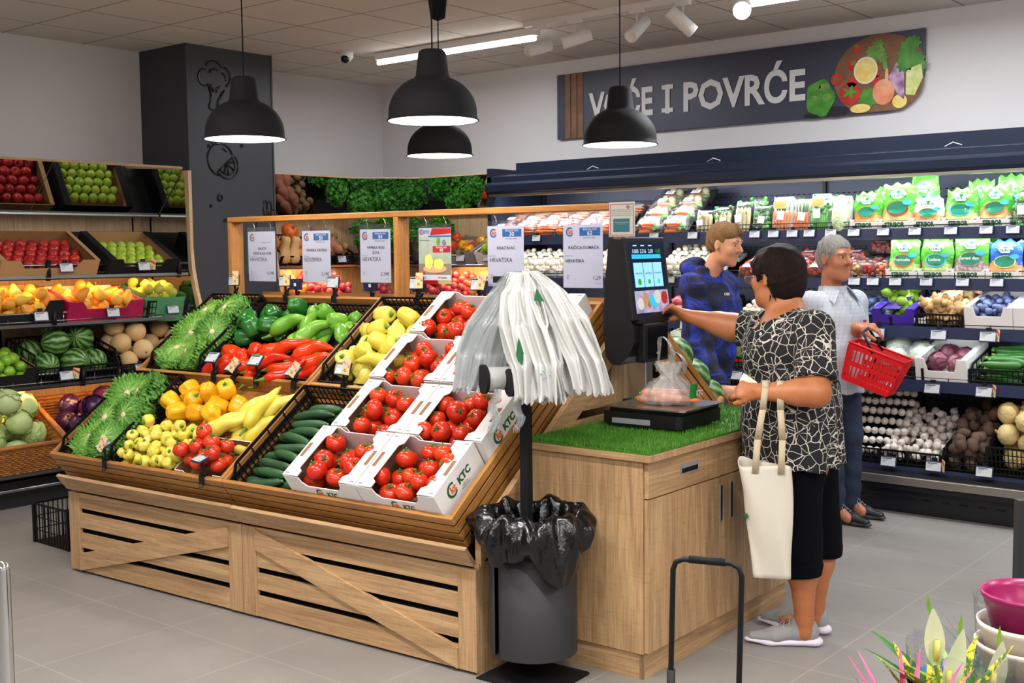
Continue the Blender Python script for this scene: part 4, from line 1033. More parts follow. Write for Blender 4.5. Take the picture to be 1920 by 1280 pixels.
tomato_carton(-.912, .020, 'front left carton of tomatoes at the front rim', 30, 21)
tomato_carton(-.503, .020, 'front right carton of tomatoes with KTC on its front and side', 30, 22)
tomato_carton(-.875, .325, 'second row left carton of tomatoes', 30, 23)
tomato_carton(-.468, .325, 'second row right carton of tomatoes with KTC on its side', 30, 24)
tomato_carton(-.895, .645, 'third row left carton of tomatoes', 30, 25)
tomato_carton(-.488, .645, 'third row right carton of tomatoes behind the plastic bags', 30, 26)
tomato_carton(-.880, .965, 'top row left carton of tomatoes', 30, 27)
tomato_carton(-.473, .965, 'top row right carton of tomatoes behind the hanging bags', 30, 28)
# rear tray: watermelons seen past the scale
for (a, b, c) in ((.17, .48, .05), (.40, .50, .05), (.17, .27, .05), (.18, .70, .05)):
    put('watermelon', 'watermelon', FTB @ T(a - .0, b, c) @ rotm('X', 90 + R_(-20, 20)) @ rotm('Z', R_(0, 90)), 'striped watermelon on the rear tray behind the counter', 'watermelon', 'watermelons on the rear tray', scale=1.0)
# ================================================================== weighing counter
ROT = math.radians(-2.4)
FC = FD @ T(.585, .290, 0) @ Matrix.Rotation(-ROT * 0 - math.radians(2.3), 4, 'Z')   # near right worktop corner; x to the right, y into depth
CWD, CLN = .585, 1.30
t = thing('scale_counter', 'light oak counter with doors and drawers carrying the weighing scale', 'counter', FC)
MB('oak_z').box(-CWD + .02, -.045, .022, .040, .10, .832).build('side_panel', t, bevel=.001)
MB('oak_z').box(-CWD + .02, -.045, CLN - .04, CLN - .02, .10, .832).build('side_panel', t)
MB('oak_x').box(-CWD, 0, 0, CLN, .832, .858).build('worktop', t, bevel=.0015)
MB('oak_x').box(-CWD + .04, -.052, .034, .05, 0, .10).build('plinth', t); MB('oak_y').box(-.068, -.052, .034, CLN - .04, 0, .10).build('plinth', t)
MB('oak_z').box(-CWD + .02, -CWD + .036, .04, CLN - .04, .10, .832).build('back_panel', t)
MB('oak_x').box(-CWD + .03, -.06, .04, CLN - .04, .10, .116).build('bottom_panel', t)
D1 = (.030, .633); D2 = (.637, CLN - .022)
for i, (a, b) in enumerate((D1, D2)):
    d = MB('oak_z').box(-.043, -.025, a, b, .105, .685).build('door', t, bevel=.001)
    hx = b - .055 if i == 0 else a + .03
    MB('grey').box(-.0265, -.022, hx, hx + .024, .50, .655).box(-.0222, -.0205, hx + .006, hx + .018, .505, .650, 'black').build('handle', d)
    d = MB('oak_y').box(-.043, -.025, a, b, .690, .828).build('drawer', t, bevel=.001)
    m_ = (a + b) / 2
    MB('grey').box(-.0265, -.022, m_ - .07, m_ + .07, .745, .785).box(-.0222, -.0208, m_ - .062, m_ + .062, .75, .768, 'black').build('handle', d)
# artificial turf
def turf_mat():
    m, nt, b = new_mat('turf'); v = coord(nt)
    c = ramp(nt, noise(nt, v, 160, 3, .7), [(.3, '2f5c12'), (.55, '4a8420'), (.8, '7bb23c')])
    nt.links.new(c, b.inputs['Base Color']); b.inputs['Roughness'].default_value = .5
turf_mat(); pmat('turf_blade', '4f8a20', '3b7216', '67a62e', .45, 40)
t = thing('turf_mat', 'bright green artificial turf covering the worktop', 'turf mat', FC @ T(0, 0, .859))
MB('turf').box(-CWD + .004, -.006, .006, CLN - .004, 0, .008).build('backing', t)
mb = MB('turf_blade'); rnd = random.Random(5)
for i in range(15000):
    x = rnd.uniform(-CWD + .004, -.004); y = rnd.uniform(.004, CLN - .006) if i % 4 else rnd.uniform(.004, .6); h_ = rnd.uniform(.014, .024)
    if i % 25 == 0: y = rnd.uniform(.002, .01)
    if i % 25 == 1: x = rnd.uniform(-.010, -.002)
    a = rnd.uniform(0, 6.28); w_ = .0016; lx, ly = rnd.uniform(-.008, .008), rnd.uniform(-.008, .008)
    mb.add([(x - w_ * math.cos(a), y - w_ * math.sin(a), .006), (x + w_ * math.cos(a), y + w_ * math.sin(a), .006), (x + lx, y + ly, .006 + h_)], [(0, 1, 2)], 0)
tag(mb.build('grass_blades', t), kind='stuff')

# kiosk scale
FK = FD @ T(.10, .73, .886)
t = thing('weighing_scale', 'black self-service weighing scale with a touchscreen on the turf covered counter', 'scale', FK)
mb = MB('black'); P = [(.03, .012), (.05, 0), (.36, 0), (.38, .02), (.38, .36), (.36, .385), (.0, .385), (.0, .03)]
mb.prism(P, .0, .052); mb.build('body', t, bevel=.006)
MB('grey').box(.06, .24, -.001, .0, .008, .03).build('rating_plate', t)
for x in (.06, .33):
    for y in (.05, .34): MB('black').cyl((x, y, -.019), .016, .02, 12).build('foot', t)
MB('black_gloss').box(.03, .37, .03, .36, .052, .068).build('platter_support', t)
mb = MB('steel'); mb.prism([(.02, .015), (.37, .003), (.392, .02), (.395, .36), (.38, .375), (.03, .375), (.012, .36)], .070, .076); mb.build('steel_platter', t, bevel=.002)
MB('steel').box(-.02, .07, .27, .33, .055, .30).build('column', t, bevel=.004)
MB('black').box(-.035, .085, .245, .355, 0, .075).build('column_foot', t, bevel=.004)
# head: profile in x (towards the customer) / z, width along y
AH = Matrix(((1, 0, 0, 0), (0, 0, -1, 0), (0, 1, 0, 0), (0, 0, 0, 1)))
hw = (.115, .430)
prof = [(-.04, .27), (-.05, .36), (-.052, .45), (-.04, .60), (-.025, .765), (-.02, .772), (.035, .765), (.040, .755), (.085, .42), (.10, .40), (.10, .33), (.07, .27), (.03, .235), (-.01, .235)]
mb = MB('black').prism(prof, -hw[1] + .03, -hw[0] - .0, M=AH); mb.build('head', t, bevel=.008)
# screen slab, leaning back, facing the customer (+x)
TLT = 7.5
AS_ = T(.108, .100, .425) @ rotm('Y', -TLT)
MB('black').box(-.022, 0, 0, .345, 0, .355).build('screen_frame', t, AS_, bevel=.006)
pbr('screen_bg', '0c1422', .12, emit='131d30', es=.8); pbr('screen_blue', '7fb4dc', .15, emit='7fb4dc', es=1.1); pbr('screen_cyan', '2fa3c8', .15, emit='2fa3c8', es=.9); pbr('screen_green', '2a8a2a', .2, emit='2a9a2a', es=.7); pbr('screen_txt', '9fc4e4', .2, emit='a8d0f0', es=1)
sc = MB('screen_bg'); sc.box(0, .001, .022, .325, .02, .335)
sc.build('touchscreen', t, AS_)
sc = MB('screen_blue'); 
for k in range(3): sc.box(.001, .0018, .045 + k * .083, .045 + k * .083 + .077, .14, .245, 'screen_blue')
sc.box(.001, .0018, .04, .29, .262, .280, 'screen_cyan')
AX = rotm('Z', 90) @ RX
for k, (a, b) in enumerate((('0,000', 0), ('3,516', 1), ('2,00', 2), ('0,00', 3))): sc.text(a, .024, 'screen_txt' if k < 3 else 'screen_green', T(.0022, .075 + k * .065, .286) @ AX)
for k, a in enumerate(('VOĆE', 'VRSTA PROIZVODA', 'POVRĆE')): sc.text(a, .009, 'ink', T(.0024, .083 + k * .083, .196) @ AX, width=.058, bold=.02)
for a in (.075, .14, .205): sc.box(.001, .0016, a - .015, a + .015, .316, .320, 'screen_txt')
for k in range(3): sc.cyl((.0018, .083 + k * .083, .163), .014 - .004 * (k > 0), .0008, 14, 'screen_green' if k < 2 else 'screen_cyan', axis='x')
sc.build('screen_content', t, AS_)
pbr('screen_img', 'b8b4c8', .2, emit='8f8aa8', es=.7, var='5a3a70', vscale=20)
sc = MB('screen_img'); sc.box(.001, .0022, .03, .318, .03, .125, 'screen_img')
for k, (a, b, r, m_) in enumerate(((.07, .07, .026, 'white'), (.12, .085, .03, 'promo_plate'), (.17, .08, .026, 'screen_cyan'), (.22, .095, .03, 'white'), (.28, .09, .028, 'red'), (.145, .065, .014, 'orange'), (.2, .06, .012, 'screen_cyan'))): sc.cyl((.0022, a, b), r, .0008, 18, m_, axis='x')
sc.build('screen_picture', t, AS_)
MB('black').box(.08, .125, .16, .37, .245, .41).build('label_printer', t, bevel=.006)
MB('black_gloss').box(.1255, .1275, .19, .355, .26, .395).build('printer_flap', t)
q = MB('grey').text('V20', .016, 'paper', T(.1285, .27, .275) @ AX); q.build('printer_marking', t)
MB('black').box(.085, .115, .13, .39, .412, .430).build('label_slot', t)

# bag of carrots on the platter: thin plastic bag, carrots inside are things of their own
FBG = FK @ T(.22, .20, .0765)
for i, (x, y, z, a) in enumerate(((-.02, -.03, .022, 20), (.03, .02, .022, 60), (-.05, .04, .022, 100), (.0, .0, .045, 40), (.05, -.03, .024, 10))):
    put('carrot', 'carrot', FBG @ T(x, y, z) @ rotm('Z', a) @ rotm('X', 20), 'orange carrot inside the plastic bag on the scale', 'carrot', 'carrots in the bag on the scale', scale=1.45 if i % 2 else 1.3)
def crumple(seed, prof, n=44, amp=.1, sq=(1, 1), lean=(0, 0), m='clear_film', k=11):
    rnd = random.Random(seed); ph = [rnd.uniform(0, 6.28) for _ in range(6)]; mb = MB(m); L = len(prof)
    vs = []
    for i, (r, z) in enumerate(prof):
        for j in range(n):
            t_ = 2 * PI * j / n
            q = 1 + amp * (math.sin(3 * t_ + ph[0] + i) * .5 + math.sin(k * t_ + ph[1]) * .6 + math.sin(7 * t_ + ph[2] + i * 1.7) * .5 + rnd.uniform(-.3, .3))
            vs.append((r * q * math.cos(t_) * sq[0] + lean[0] * z, r * q * math.sin(t_) * sq[1] + lean[1] * z, z + rnd.uniform(-.004, .004) * (i > 0)))
    fs = [(i * n + j, i * n + (j + 1) % n, (i + 1) * n + (j + 1) % n, (i + 1) * n + j) for i in range(L - 1) for j in range(n)]
    return mb.add(vs, fs, 0, True)
t = thing('plastic_bag', 'crumpled clear plastic bag with carrots lying on the steel platter', 'bag', FBG)
crumple(3, [(.02, .002), (.095, .003), (.115, .03), (.105, .06), (.08, .085), (.05, .105), (.035, .125), (.05, .15), (.06, .17)], 48, .12, m='crinkle_film').build('bag_body', t)
MB('green').grid(lambda u, v: (.07 + .055 * math.cos(u * 1.4 - .5), -.04 + .09 * u, .03 + .06 * v), 6, 4).text('KTC', .03, 'white', T(.126, .03, .04) @ AX, bold=.04).build('bag_print', t)
for s_, x in ((1, -.03), (-1, .035)):
    MB('crinkle_film').grid(lambda u, v: (x + .055 * math.cos(PI * u) * .7 * 1 + .01 * math.sin(9 * u) , .01 * s_ + .03 * (v - .5) * (1 + math.sin(u * 12) * .3), .13 + (.15 if s_ > 0 else .09) * math.sin(PI * u)), 18, 3).build('bag_handle', t)

# ------------------------------------------------------------------ bag stand with waste bin
FS = FD @ T(.085, .215, 0)
t = thing('bag_stand', 'dark floor stand carrying plastic bag rolls above a round waste bin', 'stand', FS)
mb = MB('black_matte'); mb.prism([(-.075, -.235), (.245, -.235), (.255, -.225), (.255, .045), (.245, .055), (-.065, .055), (-.075, .045)], 0, .006); mb.build('floor_plate', t, bevel=.001)
MB('black_matte').box(-.018, .018, -.018, .018, .006, 1.50).build('pole', t, bevel=.002)
MB('black_matte').box(-.03, .03, -.03, .03, 1.47, 1.53).bar((0, 0, 1.5), (.05, -.06, 1.50), .03, .025).bar((0, 0, 1.5), (-.14, .0, 1.5), .03, .025).build('top_bracket', t, bevel=.002)
# roll holders at 1.13 m
mb = MB('black_matte'); mb.bar((-.16, -.03, 1.10), (.30, -.02, 1.155), .03, .012); mb.box(-.02, .02, -.035, .02, 1.06, 1.14)
mb.build('crossbar', t)
for k, (x, y, z, r) in enumerate(((-.055, -.20, 1.135, .055), (.045, -.17, 1.125, .052))):
    A = T(x, y, z) @ rotm('Z', -32)
    m2 = MB('black_matte').cyl((0, 0, 0), r, .012, 28, axis='y'); m2.cyl((0, .012, 0), r * .62, .02, 24, axis='y'); rh = m2.build('roll_holder', t, A)
    m2 = MB('milky_bag').cyl((0, .012, 0), r * .8, .20 if k == 0 else .16, 24, axis='y'); m2.build('bag_roll', t, A)
    MB('black_matte').bar((0, .02, 0), (0, .24, 0), .018, .018).build('roll_axle', t, A)
# waste bin on the stand
def shell(a0, a1, r, z0, z1, cx, cy, th=.003, n=34, r2=None):
    P = [(cx + r * math.cos(math.radians(a0 + (a1 - a0) * i / n)), cy + r * math.sin(math.radians(a0 + (a1 - a0) * i / n))) for i in range(n + 1)]
    Q = [(cx + (r - th) * math.cos(math.radians(a0 + (a1 - a0) * i / n)), cy + (r - th) * math.sin(math.radians(a0 + (a1 - a0) * i / n))) for i in range(n + 1)]
    mb = MB('black_matte')
    for i in range(n): mb.prism([P[i], P[i + 1], Q[i + 1], Q[i]], z0, z1, smooth=False)
    return mb
bx, by, br = .088, -.085, .165
bn = thing('waste_bin', 'round anthracite waste bin with a vertical slot at the foot of the bag stand', 'waste bin', FS)
pbr('bin_grey', '28282c', .55)
mb = MB('bin_grey'); n = 48
def arcshell(a0, a1, r, z0, z1, n=30):
    vs = []; 
    for z in (z0, z1):
        for rr in (r, r - .003):
            for i in range(n + 1):
                a = math.radians(a0 + (a1 - a0) * i / n); vs.append((bx + rr * math.cos(a), by + rr * math.sin(a), z))
    W = n + 1; fs = []
    for i in range(n): fs += [(i, i + 1, 2 * W + i + 1, 2 * W + i), (W + i + 1, W + i, 3 * W + i, 3 * W + i + 1), (2 * W + i, 2 * W + i + 1, 3 * W + i + 1, 3 * W + i)]
    fs += [(0, 2 * W, 3 * W, W), (n, W + n, 3 * W + n, 2 * W + n)]
    return vs, fs
vs, fs = arcshell(-106, 130, br, .105, .60); mb.add(vs, fs, 0, True); mb.build('front_shell', bn)
vs, fs = arcshell(140, 243, br, .105, .60); MB('bin_grey').add(vs, fs, 0, True).build('rear_shell', bn)
MB('bin_grey').cyl((bx, by, .104), br - .002, .004, 40).build('bin_bottom', bn)
MB('void').cyl((bx, by, .11), br - .03, .45, 24).build('full_liner', bn)
MB('black_matte').box(-.02, .02, -.05, -.0, .10, .13).build('bin_bracket', bn)
# bin liner hanging over the rim
def liner():
    rnd = random.Random(11); mb = MB('liner'); n = 110; vs = []
    prof = [(.75, -.10), (.88, -.02), (.97, .03), (1.08, .05), (1.22, .04), (1.36, .0), (1.45, -.05), (1.43, -.10), (1.34, -.14)]
    phs = [rnd.uniform(0, 6.28) for _ in range(8)]
    for i, (k, z) in enumerate(prof):
        for j in range(n):
            t_ = 2 * PI * j / n
            dr = max(.45, .8 + .35 * math.sin(2 * t_ + phs[0]) + .3 * math.sin(5 * t_ + phs[1])) if i > 4 else 1
            wob = .05 * math.sin(9 * t_ + phs[2] + i * .9) + .04 * math.sin(17 * t_ + phs[3] - i * .6) + .022 * math.sin(31 * t_ + phs[4] + i) + rnd.uniform(-.012, .012)
            r = br * (k + wob * (1.4 if i > 2 else .6)); zz = .60 + (z if i < 4 else .045 + (z - .045) * dr) + .012 * math.sin(6 * t_ + phs[5]) + .010 * math.sin(13 * t_ + i) + rnd.uniform(-.003, .003)
            vs.append((bx + r * math.cos(t_), by + r * math.sin(t_), zz))
    fs = [(i * n + j, i * n + (j + 1) % n, (i + 1) * n + (j + 1) % n, (i + 1) * n + j) for i in range(len(prof) - 1) for j in range(n)]
    return mb.add(vs, fs, 0, True)
pbr('liner', '040406', .2, bmp=(22, .5, .012))
o = liner().build('bin_liner', M=FS, sub=1); tag(o, 'crumpled black bin liner hanging over the rim of the waste bin', 'bin liner')

# hanging carrier bags: sheaves of thin plastic film
def bag_sheaf(name, F, path, widths, label, mat_, seed, layers=5, group='bundles of thin carrier bags on the stand', spread=.02, thick=.02):
    """path: centre line from hook to hem in (x, y, z); widths: half width at each point"""
    rnd = random.Random(seed); t = thing(name, label, 'plastic bags', F, group); k = len(path)
    def interp(L, v):
        f = v * (k - 1); i = min(int(f), k - 2); g = f - i; g = g * g * (3 - 2 * g)
        return L[i] * (1 - g) + L[i + 1] * g
    px, py, pz_ = [p[0] for p in path], [p[1] for p in path], [p[2] for p in path]
    for l in range(layers):
        ph = [rnd.uniform(0, 6.28) for _ in range(6)]; off = (l - layers / 2) * spread; cut = rnd.uniform(-.012, .012); fq = rnd.uniform(1.1, 1.8)
        def fn(u, v):
            c = 2 * u - 1; w_ = interp(widths, v) * (1 + .06 * math.sin(ph[5] + 3 * v)); vv = v
            x = interp(px, v) + w_ * c * .92 + .010 * math.sin(9 * v + ph[4])
            amp = thick * (.4 + v)
            y = interp(py, v) + off * (.3 + v) + amp * (math.sin(fq * PI * c + ph[0] + v * 1.4) + .5 * math.sin(3.1 * PI * c + ph[1] - v * 3.1) + .22 * math.sin(6.3 * PI * c + ph[2] + 4 * v)) * (1 if v > .05 else .4)
            z = interp(pz_, v) + (cut + .012 * math.sin(5 * PI * c + ph[3]) + rnd.uniform(-.004, .004)) * (v > .98) - .05 * abs(c) ** 2 * (1 - v) * (1 if widths[0] > .03 else 0)
            return (x, y, z)
        MB(mat_).grid(fn, 60, 26).build('film_layer', t)
    return t
film('bag_film', 'dcdcd9', .04, .3, .7, 22, .74); film('bag_film_thin', 'd4d9da', .06, .25, .8, 26, .34)
FH = FD @ T(.135, .13, 0)
bt = bag_sheaf('hanging_bags', FH @ rotm('Z', 20), [(.0, -.03, 1.53), (.01, -.07, 1.46), (.04, -.09, 1.34), (.075, -.09, 1.2), (.095, -.08, 1.07)], [.03, .075, .10, .10, .095], 'thick sheaf of white carrier bags hanging in front, hems ragged', 'bag_film', 4, 9, spread=.012, thick=.026)
bag_sheaf('hanging_bags', FH @ rotm('Z', 20), [(.03, .0, 1.535), (.085, -.02, 1.47), (.16, -.03, 1.36), (.215, -.02, 1.22), (.25, -.01, 1.10)], [.03, .07, .085, .09, .085], 'white carrier bags fanned out at the right of the stand', 'bag_film', 6, 8, spread=.012, thick=.022)
pr = MB('dark_green')
pr.prism([(.085, 1.475), (.115, 1.425), (.075, 1.43)], .0, .001, M=T(0, -.115, 0) @ AH)
pr.prism([(.03, 1.30), (.05, 1.24), (.036, 1.18), (.02, 1.24)], .0, .001, M=T(0, -.165, 0) @ AH)
pr.text('KTC\nhvala', .018, 'teal', T(.13, -.175, 1.17) @ RX @ rotm('Z', 28))
pr.build('bag_print', bt)
bag_sheaf('hanging_bags', FH @ rotm('Z', 20), [(-.03, .02, 1.53), (-.06, .02, 1.45), (-.11, .02, 1.34), (-.16, .03, 1.22), (-.195, .03, 1.08)], [.03, .085, .11, .115, .10], 'thin translucent carrier bags hanging at the left of the stand', 'bag_film_thin', 9, 6, spread=.018, thick=.014)
bag_sheaf('hanging_bags', FH @ rotm('Z', 20), [(-.085, -.07, 1.10), (-.09, -.075, 1.05), (-.09, -.075, 1.0), (-.095, -.075, .955)], [.014, .017, .018, .018], 'thin strip of bag film dangling below the left roll holder', 'bag_film_thin', 12, 2, spread=.004, thick=.003)
bag_sheaf('hanging_bags', FH @ rotm('Z', 20), [(.02, -.05, 1.08), (.0, -.05, 1.04), (-.002, -.05, 1.0), (-.005, -.05, .955)], [.012, .016, .016, .014], 'thin strip of bag film dangling beside the pole', 'bag_film_thin', 13, 2, spread=.004, thick=.003)
# ================================================================== wall shelving on the left
def sight(px, py, y=None, x=None, z=None):
    """point of a given world plane seen in a given direction (used once, to measure the place)"""
    yaw, pitch, roll = .6869, .07823, -.010028
    cy, sy = math.cos(yaw), math.sin(yaw); cp, sp = math.cos(pitch), math.sin(pitch); cr, sr = math.cos(roll), math.sin(roll)
    D = Matrix(((cy, 0, -sy), (sy, 0, cy), (0, -1, 0)))
    Mc = (Matrix(((cr, -sr, 0), (sr, cr, 0), (0, 0, 1))) @ Matrix(((1, 0, 0), (0, cp, -sp), (0, sp, cp))) @ D.transposed()).transposed()
    r = Mc @ Vector((px - 960, py - 640, 2169.4))
    k = y / r.y if y is not None else (x / r.x if x is not None else (z - H) / r.z)
    return Vector((r.x * k, r.y * k, H + r.z * k))
pbr('mirror', 'cfd2d2', .02, 1); pbr('rail_steel', 'a9abae', .28, 1); pbr('shelf_back', '8a6f58', .6); pbr('warm_panel', 'c98a52', .7); pbr('wicker', 'b0702e', .6, var='8a521e', vscale=30); pbr('pink_box', 'b3184e', .4, var='8e0f3c', vscale=8); pbr('green_liner', '3f8f5a', .3)
pbr('shelf_dark', '1e2024', .5)
def wall_rail(t, x, y0, y1, z, two=True, name='rail'):
    mb = MB('rail_steel'); mb.tube([(x, y0, z), (x, y1, z)], .009, 8); mb.tube([(x - .0, y0, z - .052), (x, y1, z - .052)], .004, 6)
    mb.box(x - .008, x + .006, y0, y1, z - .088, z - .068)
    y = y0 + .1
    while y < y1: mb.tube([(x, y, z), (x, y, z - .07)], .0035, 6); y += .19
    return mb.build(name, t)
t = thing('produce_shelving', 'wall shelving with steel rails and a tilted mirror, left of the dark pillar', 'shelving', T(0, 0, 0))
YA, YB = 2.4, 5.06
MB('pale_z').box(-7.80, -7.78, YA, YB, .25, 1.93).build('back_panel', t)
for y in (3.92, 4.98): MB('void').box(-7.781, -7.776, y - .006, y + .006, .4, 1.9).build('panel_joint', t)
MB('shelf_dark').box(-7.82, -7.11, YA, YB, 0, .17).build('base', t)
MB('rail_steel').tube([(-7.05, YA, .125), (-7.05, YB, .125)], .012, 8).build('bumper_rail', t)
TIERS = [(1.545, -7.17, 28), (1.235, -7.12, 15), (.84, -7.09, 15), (.30, -7.0, 14)]
for z, x, a in TIERS:
    ln = (7.77 + x) / math.cos(math.radians(a)) if x > -9 else .5
    ln = (x + 7.77) / math.cos(math.radians(a))
    MB('shelf_dark').box(-ln, 0, YA, YB, -.012, 0, M=T(x - .01, 0, z - .085) @ rotm('Y', a)).build('shelf', t)
    wall_rail(t, x, YA, YB - .03, z)
# end panel with a mirrored inner face
prof = [(-7.80, .02), (-7.0, .02), (-6.99, .55), (-7.03, .95), (-7.06, 1.17), (-7.12, 1.34), (-7.16, 1.5), (-7.175, 1.65), (-7.175, 2.215), (-7.80, 2.215)]
MB('pale_z').prism(prof, 0, .028, M=T(0, YB + .03, 0) @ RX).build('end_panel', t, bevel=.002)
inner = [(-7.77, .2), (-7.10, .2), (-7.10, 1.15), (-7.2, 1.5), (-7.22, 2.18), (-7.77, 2.18)]
MB('mirror').prism(inner, 0, .002, M=T(0, YB - .0002, 0) @ RX).build('mirror_face', t)
# tilted top mirrors
ma = math.atan2(.32, .33); ml = math.hypot(.32, .33)
for y0, y1 in ((2.4, 2.98), (2.985, 4.045), (4.05, 5.05)):
    A = T(-7.55, 0, 1.905) @ rotm('Y', -math.degrees(ma))
    MB('mirror').box(0, ml, y0, y1, 0, .003, M=A).build('tilted_mirror', t)
    MB('pale_y').box(0, ml + .006, y0, y1, .0035, .02, M=A).build('canopy_board', t)
MB('rail_steel').box(-7.79, -7.54, YA, YB - .01, 1.89, 1.902).build('mirror_rail', t)
# warm lamps under shelves A and C
pbr('warm_led', 'ffd9a0', .5, emit='ffb25e', es=4)
for z, x in ((1.462, -7.235), (.750, -7.16)):
    MB('warm_led').box(x, x + .02, YA + .1, YB - .1, z, z + .006).build('light_strip', t)
    area('shelf_strip_light', (x + .01, (YA + YB) / 2 + .3, z - .008), (.03, YB - YA - .9), 7, (1, .50, .2), rot=(0, math.radians(38), 0))
def LF(tier, y, x_off=0, up=.004):
    """frame at the front edge of a tilted shelf: x along the wall (towards the pillar), y into the shelf, z out of it"""
    z, x, a = TIERS[tier]
    return T(x - .014, y, z - .085) @ rotm('Y', a) @ rotm('Z', 90) @ T(0, x_off, up)
# tier A: apples
carton(LF(0, 3.62), .68, .42, .13, 'brown cardboard tray of red apples on the top shelf', front=.55, flange=.03, group='apple trays on the top left shelf')
pts = [(x + .02, y + .02, .062 + z) for x, y, z in hexrows((0, .64, .0, .38), .040, seed=1)]
fill(LF(0, 3.62), 'apple_red', 'red_apple', pts, 'red apple in the brown tray on the top left shelf', 'apple', 'red apples on the top left shelf', 'any')
carton(LF(0, 4.38), .545, .42, .13, 'black cardboard tray of green apples on the top shelf beside the pillar', 'black_matte', 'cardboard', group='apple trays on the top left shelf', front=.55, flange=.05)
pts = [(x + .02, y + .02, .062 + z) for x, y, z in hexrows((0, .505, .0, .38), .0375, seed=2)]
fill(LF(0, 4.38), 'apple_green', 'green_apple', pts, 'green apple in the black tray on the top left shelf', 'apple', 'green apples on the top left shelf', 'any')
# tier B: pears
carton(LF(1, 3.45), .56, .38, .17, 'black fruit box of yellow pears at the picture edge', 'black_matte', 'cardboard', group='pear boxes on the second shelf', front=.5, flange=.0)
fill(LF(1, 3.45), 'pear', 'yellow_pear', pile(42, (.01, .55, .01, .37), .043, .01, 31), 'yellow pear with a red blush in the black box', 'pear', 'yellow pears on the second left shelf', 'lie', up=(0, 360))
c = carton(LF(1, 4.05), .56, .38, .15, 'pink fruit box of brownish pears lettered FRESH FRUITS', 'pink_box', 'white', group='pear boxes on the second shelf', front=.66, flange=.03)
MB('white').text('FRESH FRUITS', .05, 'white', T(.28, -.0012, .035) @ RX, width=.24, bold=.03).text('MAX', .028, 'green', T(.49, -.0012, .06) @ RX, bold=.04).build('box_lettering', c)
fill(LF(1, 4.05), 'pear', 'brown_pear', pile(36, (.01, .55, .01, .37), .044, .01, 32), 'brownish yellow pear in the pink box', 'pear', 'brownish pears on the second left shelf', 'lie', up=(0, 360))
t2 = crate(LF(1, 4.655), .30, .36, .13, 'crate lined with green plastic film, holding green pears', 'pear boxes on the second shelf', 1, 'black', 'lined_crate')
film('green_film', '58b878', .18, .12, .9, 30, .55)
MB('green_film').grid(lambda u, v: ((.15 + (.165 + .012 * math.sin(22 * u)) * max(-1, min(1, 1.25 * math.cos(2 * PI * u)))), .18 + (.19 + .01 * math.sin(17 * u)) * max(-1, min(1, 1.25 * math.sin(2 * PI * u))), -.015 + .18 * v), 60, 6).build('film_liner', t2)
fill(LF(1, 4.655), 'pear_green', 'green_pear', pile(26, (.01, .29, .01, .35), .040, .03, 33), 'green pear in the film-lined crate beside the end panel', 'pear', 'green pears on the second left shelf', 'lie', up=(0, 360))
# tier C: wrapped limes, watermelons, melons
carton(LF(2, 3.40), .40, .40, .14, 'dark cardboard box of limes and other fruit in clear film', 'black_matte', 'cardboard', group='boxes on the third left shelf', front=.7, flange=0)
fill(LF(2, 3.40), 'lime_fruit', 'wrapped_lime', pile(46, (.01, .39, .01, .39), .036, .02, 34), 'green fruit under clear film at the left picture edge', 'lime', 'limes on the third left shelf', 'any', parts=False)
crate(LF(2, 3.80), .58, .42, .20, 'black plastic crate of watermelons on the third shelf', 'boxes on the third left shelf', .6)
for i, (x, y, z, r) in enumerate(((.13, .13, .10, .9), (.33, .12, .11, 1.0), (.49, .14, .10, .85), (.12, .32, .12, .95), (.31, .33, .12, 1.0), (.48, .33, .12, 1), (.22, .20, .23, .95), (.42, .24, .235, .98), (.30, .38, .26, .9))):
    put('watermelon', 'watermelon', LF(2, 3.80) @ T(x, y, z) @ rrot(90), 'dark striped watermelon in the black crate on the left shelving', 'watermelon', 'watermelons on the left shelving', scale=r * .88)
crate(LF(2, 4.42), .30, .42, .14, 'black crate of netted melons nearest the watermelons', 'boxes on the third left shelf', .7)
fill(LF(2, 4.42), 'melon', 'netted_melon', pile(8, (.005, .295, .005, .41), .072, .01, 35, tries=60), 'netted melon in the crate beside the watermelons', 'melon', 'netted melons on the left shelving', 'any')
crate(LF(2, 4.74), .30, .42, .14, 'black crate of netted melons nearest the end panel', 'boxes on the third left shelf', .7)
fill(LF(2, 4.74), 'melon', 'netted_melon', pile(8, (.005, .295, .005, .41), .072, .01, 36, tries=60), 'netted melon in the crate by the end panel', 'melon', 'netted melons by the end panel', 'any')
# tier D: wicker baskets
def basket(F, w_, l_, h_, label, group='wicker baskets on the lowest left shelf'):
    t = thing('wicker_basket', label, 'basket', F, group)
    def wall(nm, o, a, La, hh0, hh1):
        mb = MB('wicker'); o, a = Vector(o), Vector(a); nrm = a.cross(Vector((0, 0, 1)))
        rows = 15
        for j in range(rows):
            pts = []
            for i in range(25):
                f = i / 24; hh = hh0 + (hh1 - hh0) * f
                pts.append(o + a * La * f + Vector((0, 0, hh * (j + .5) / rows)) + nrm * (.004 * math.cos(PI * (i + j)) + .03 * (j / rows)))
            mb.tube(pts, .0075, 5)
        for i in range(9):
            f = i / 8; hh = hh0 + (hh1 - hh0) * f; mb.tube([o + a * La * f, o + a * La * f + Vector((0, 0, hh)) + nrm * .03], .005, 5)
        mb.tube([o + Vector((0, 0, hh0)) + nrm * .03, o + a * La + Vector((0, 0, hh1)) + nrm * .03], .015, 7)
        mb.build(nm, t)
    wall('front_wall', (0, 0, 0), (1, 0, 0), w_, h_ * .62, h_ * .62); wall('side_wall', (w_, 0, 0), (0, 1, 0), l_, h_ * .62, h_); wall('rear_wall', (w_, l_, 0), (-1, 0, 0), w_, h_, h_); wall('side_wall', (0, l_, 0), (0, -1, 0), l_, h_, h_ * .62)
    MB('wicker').box(0, w_, 0, l_, 0, .012).build('basket_floor', t); return t
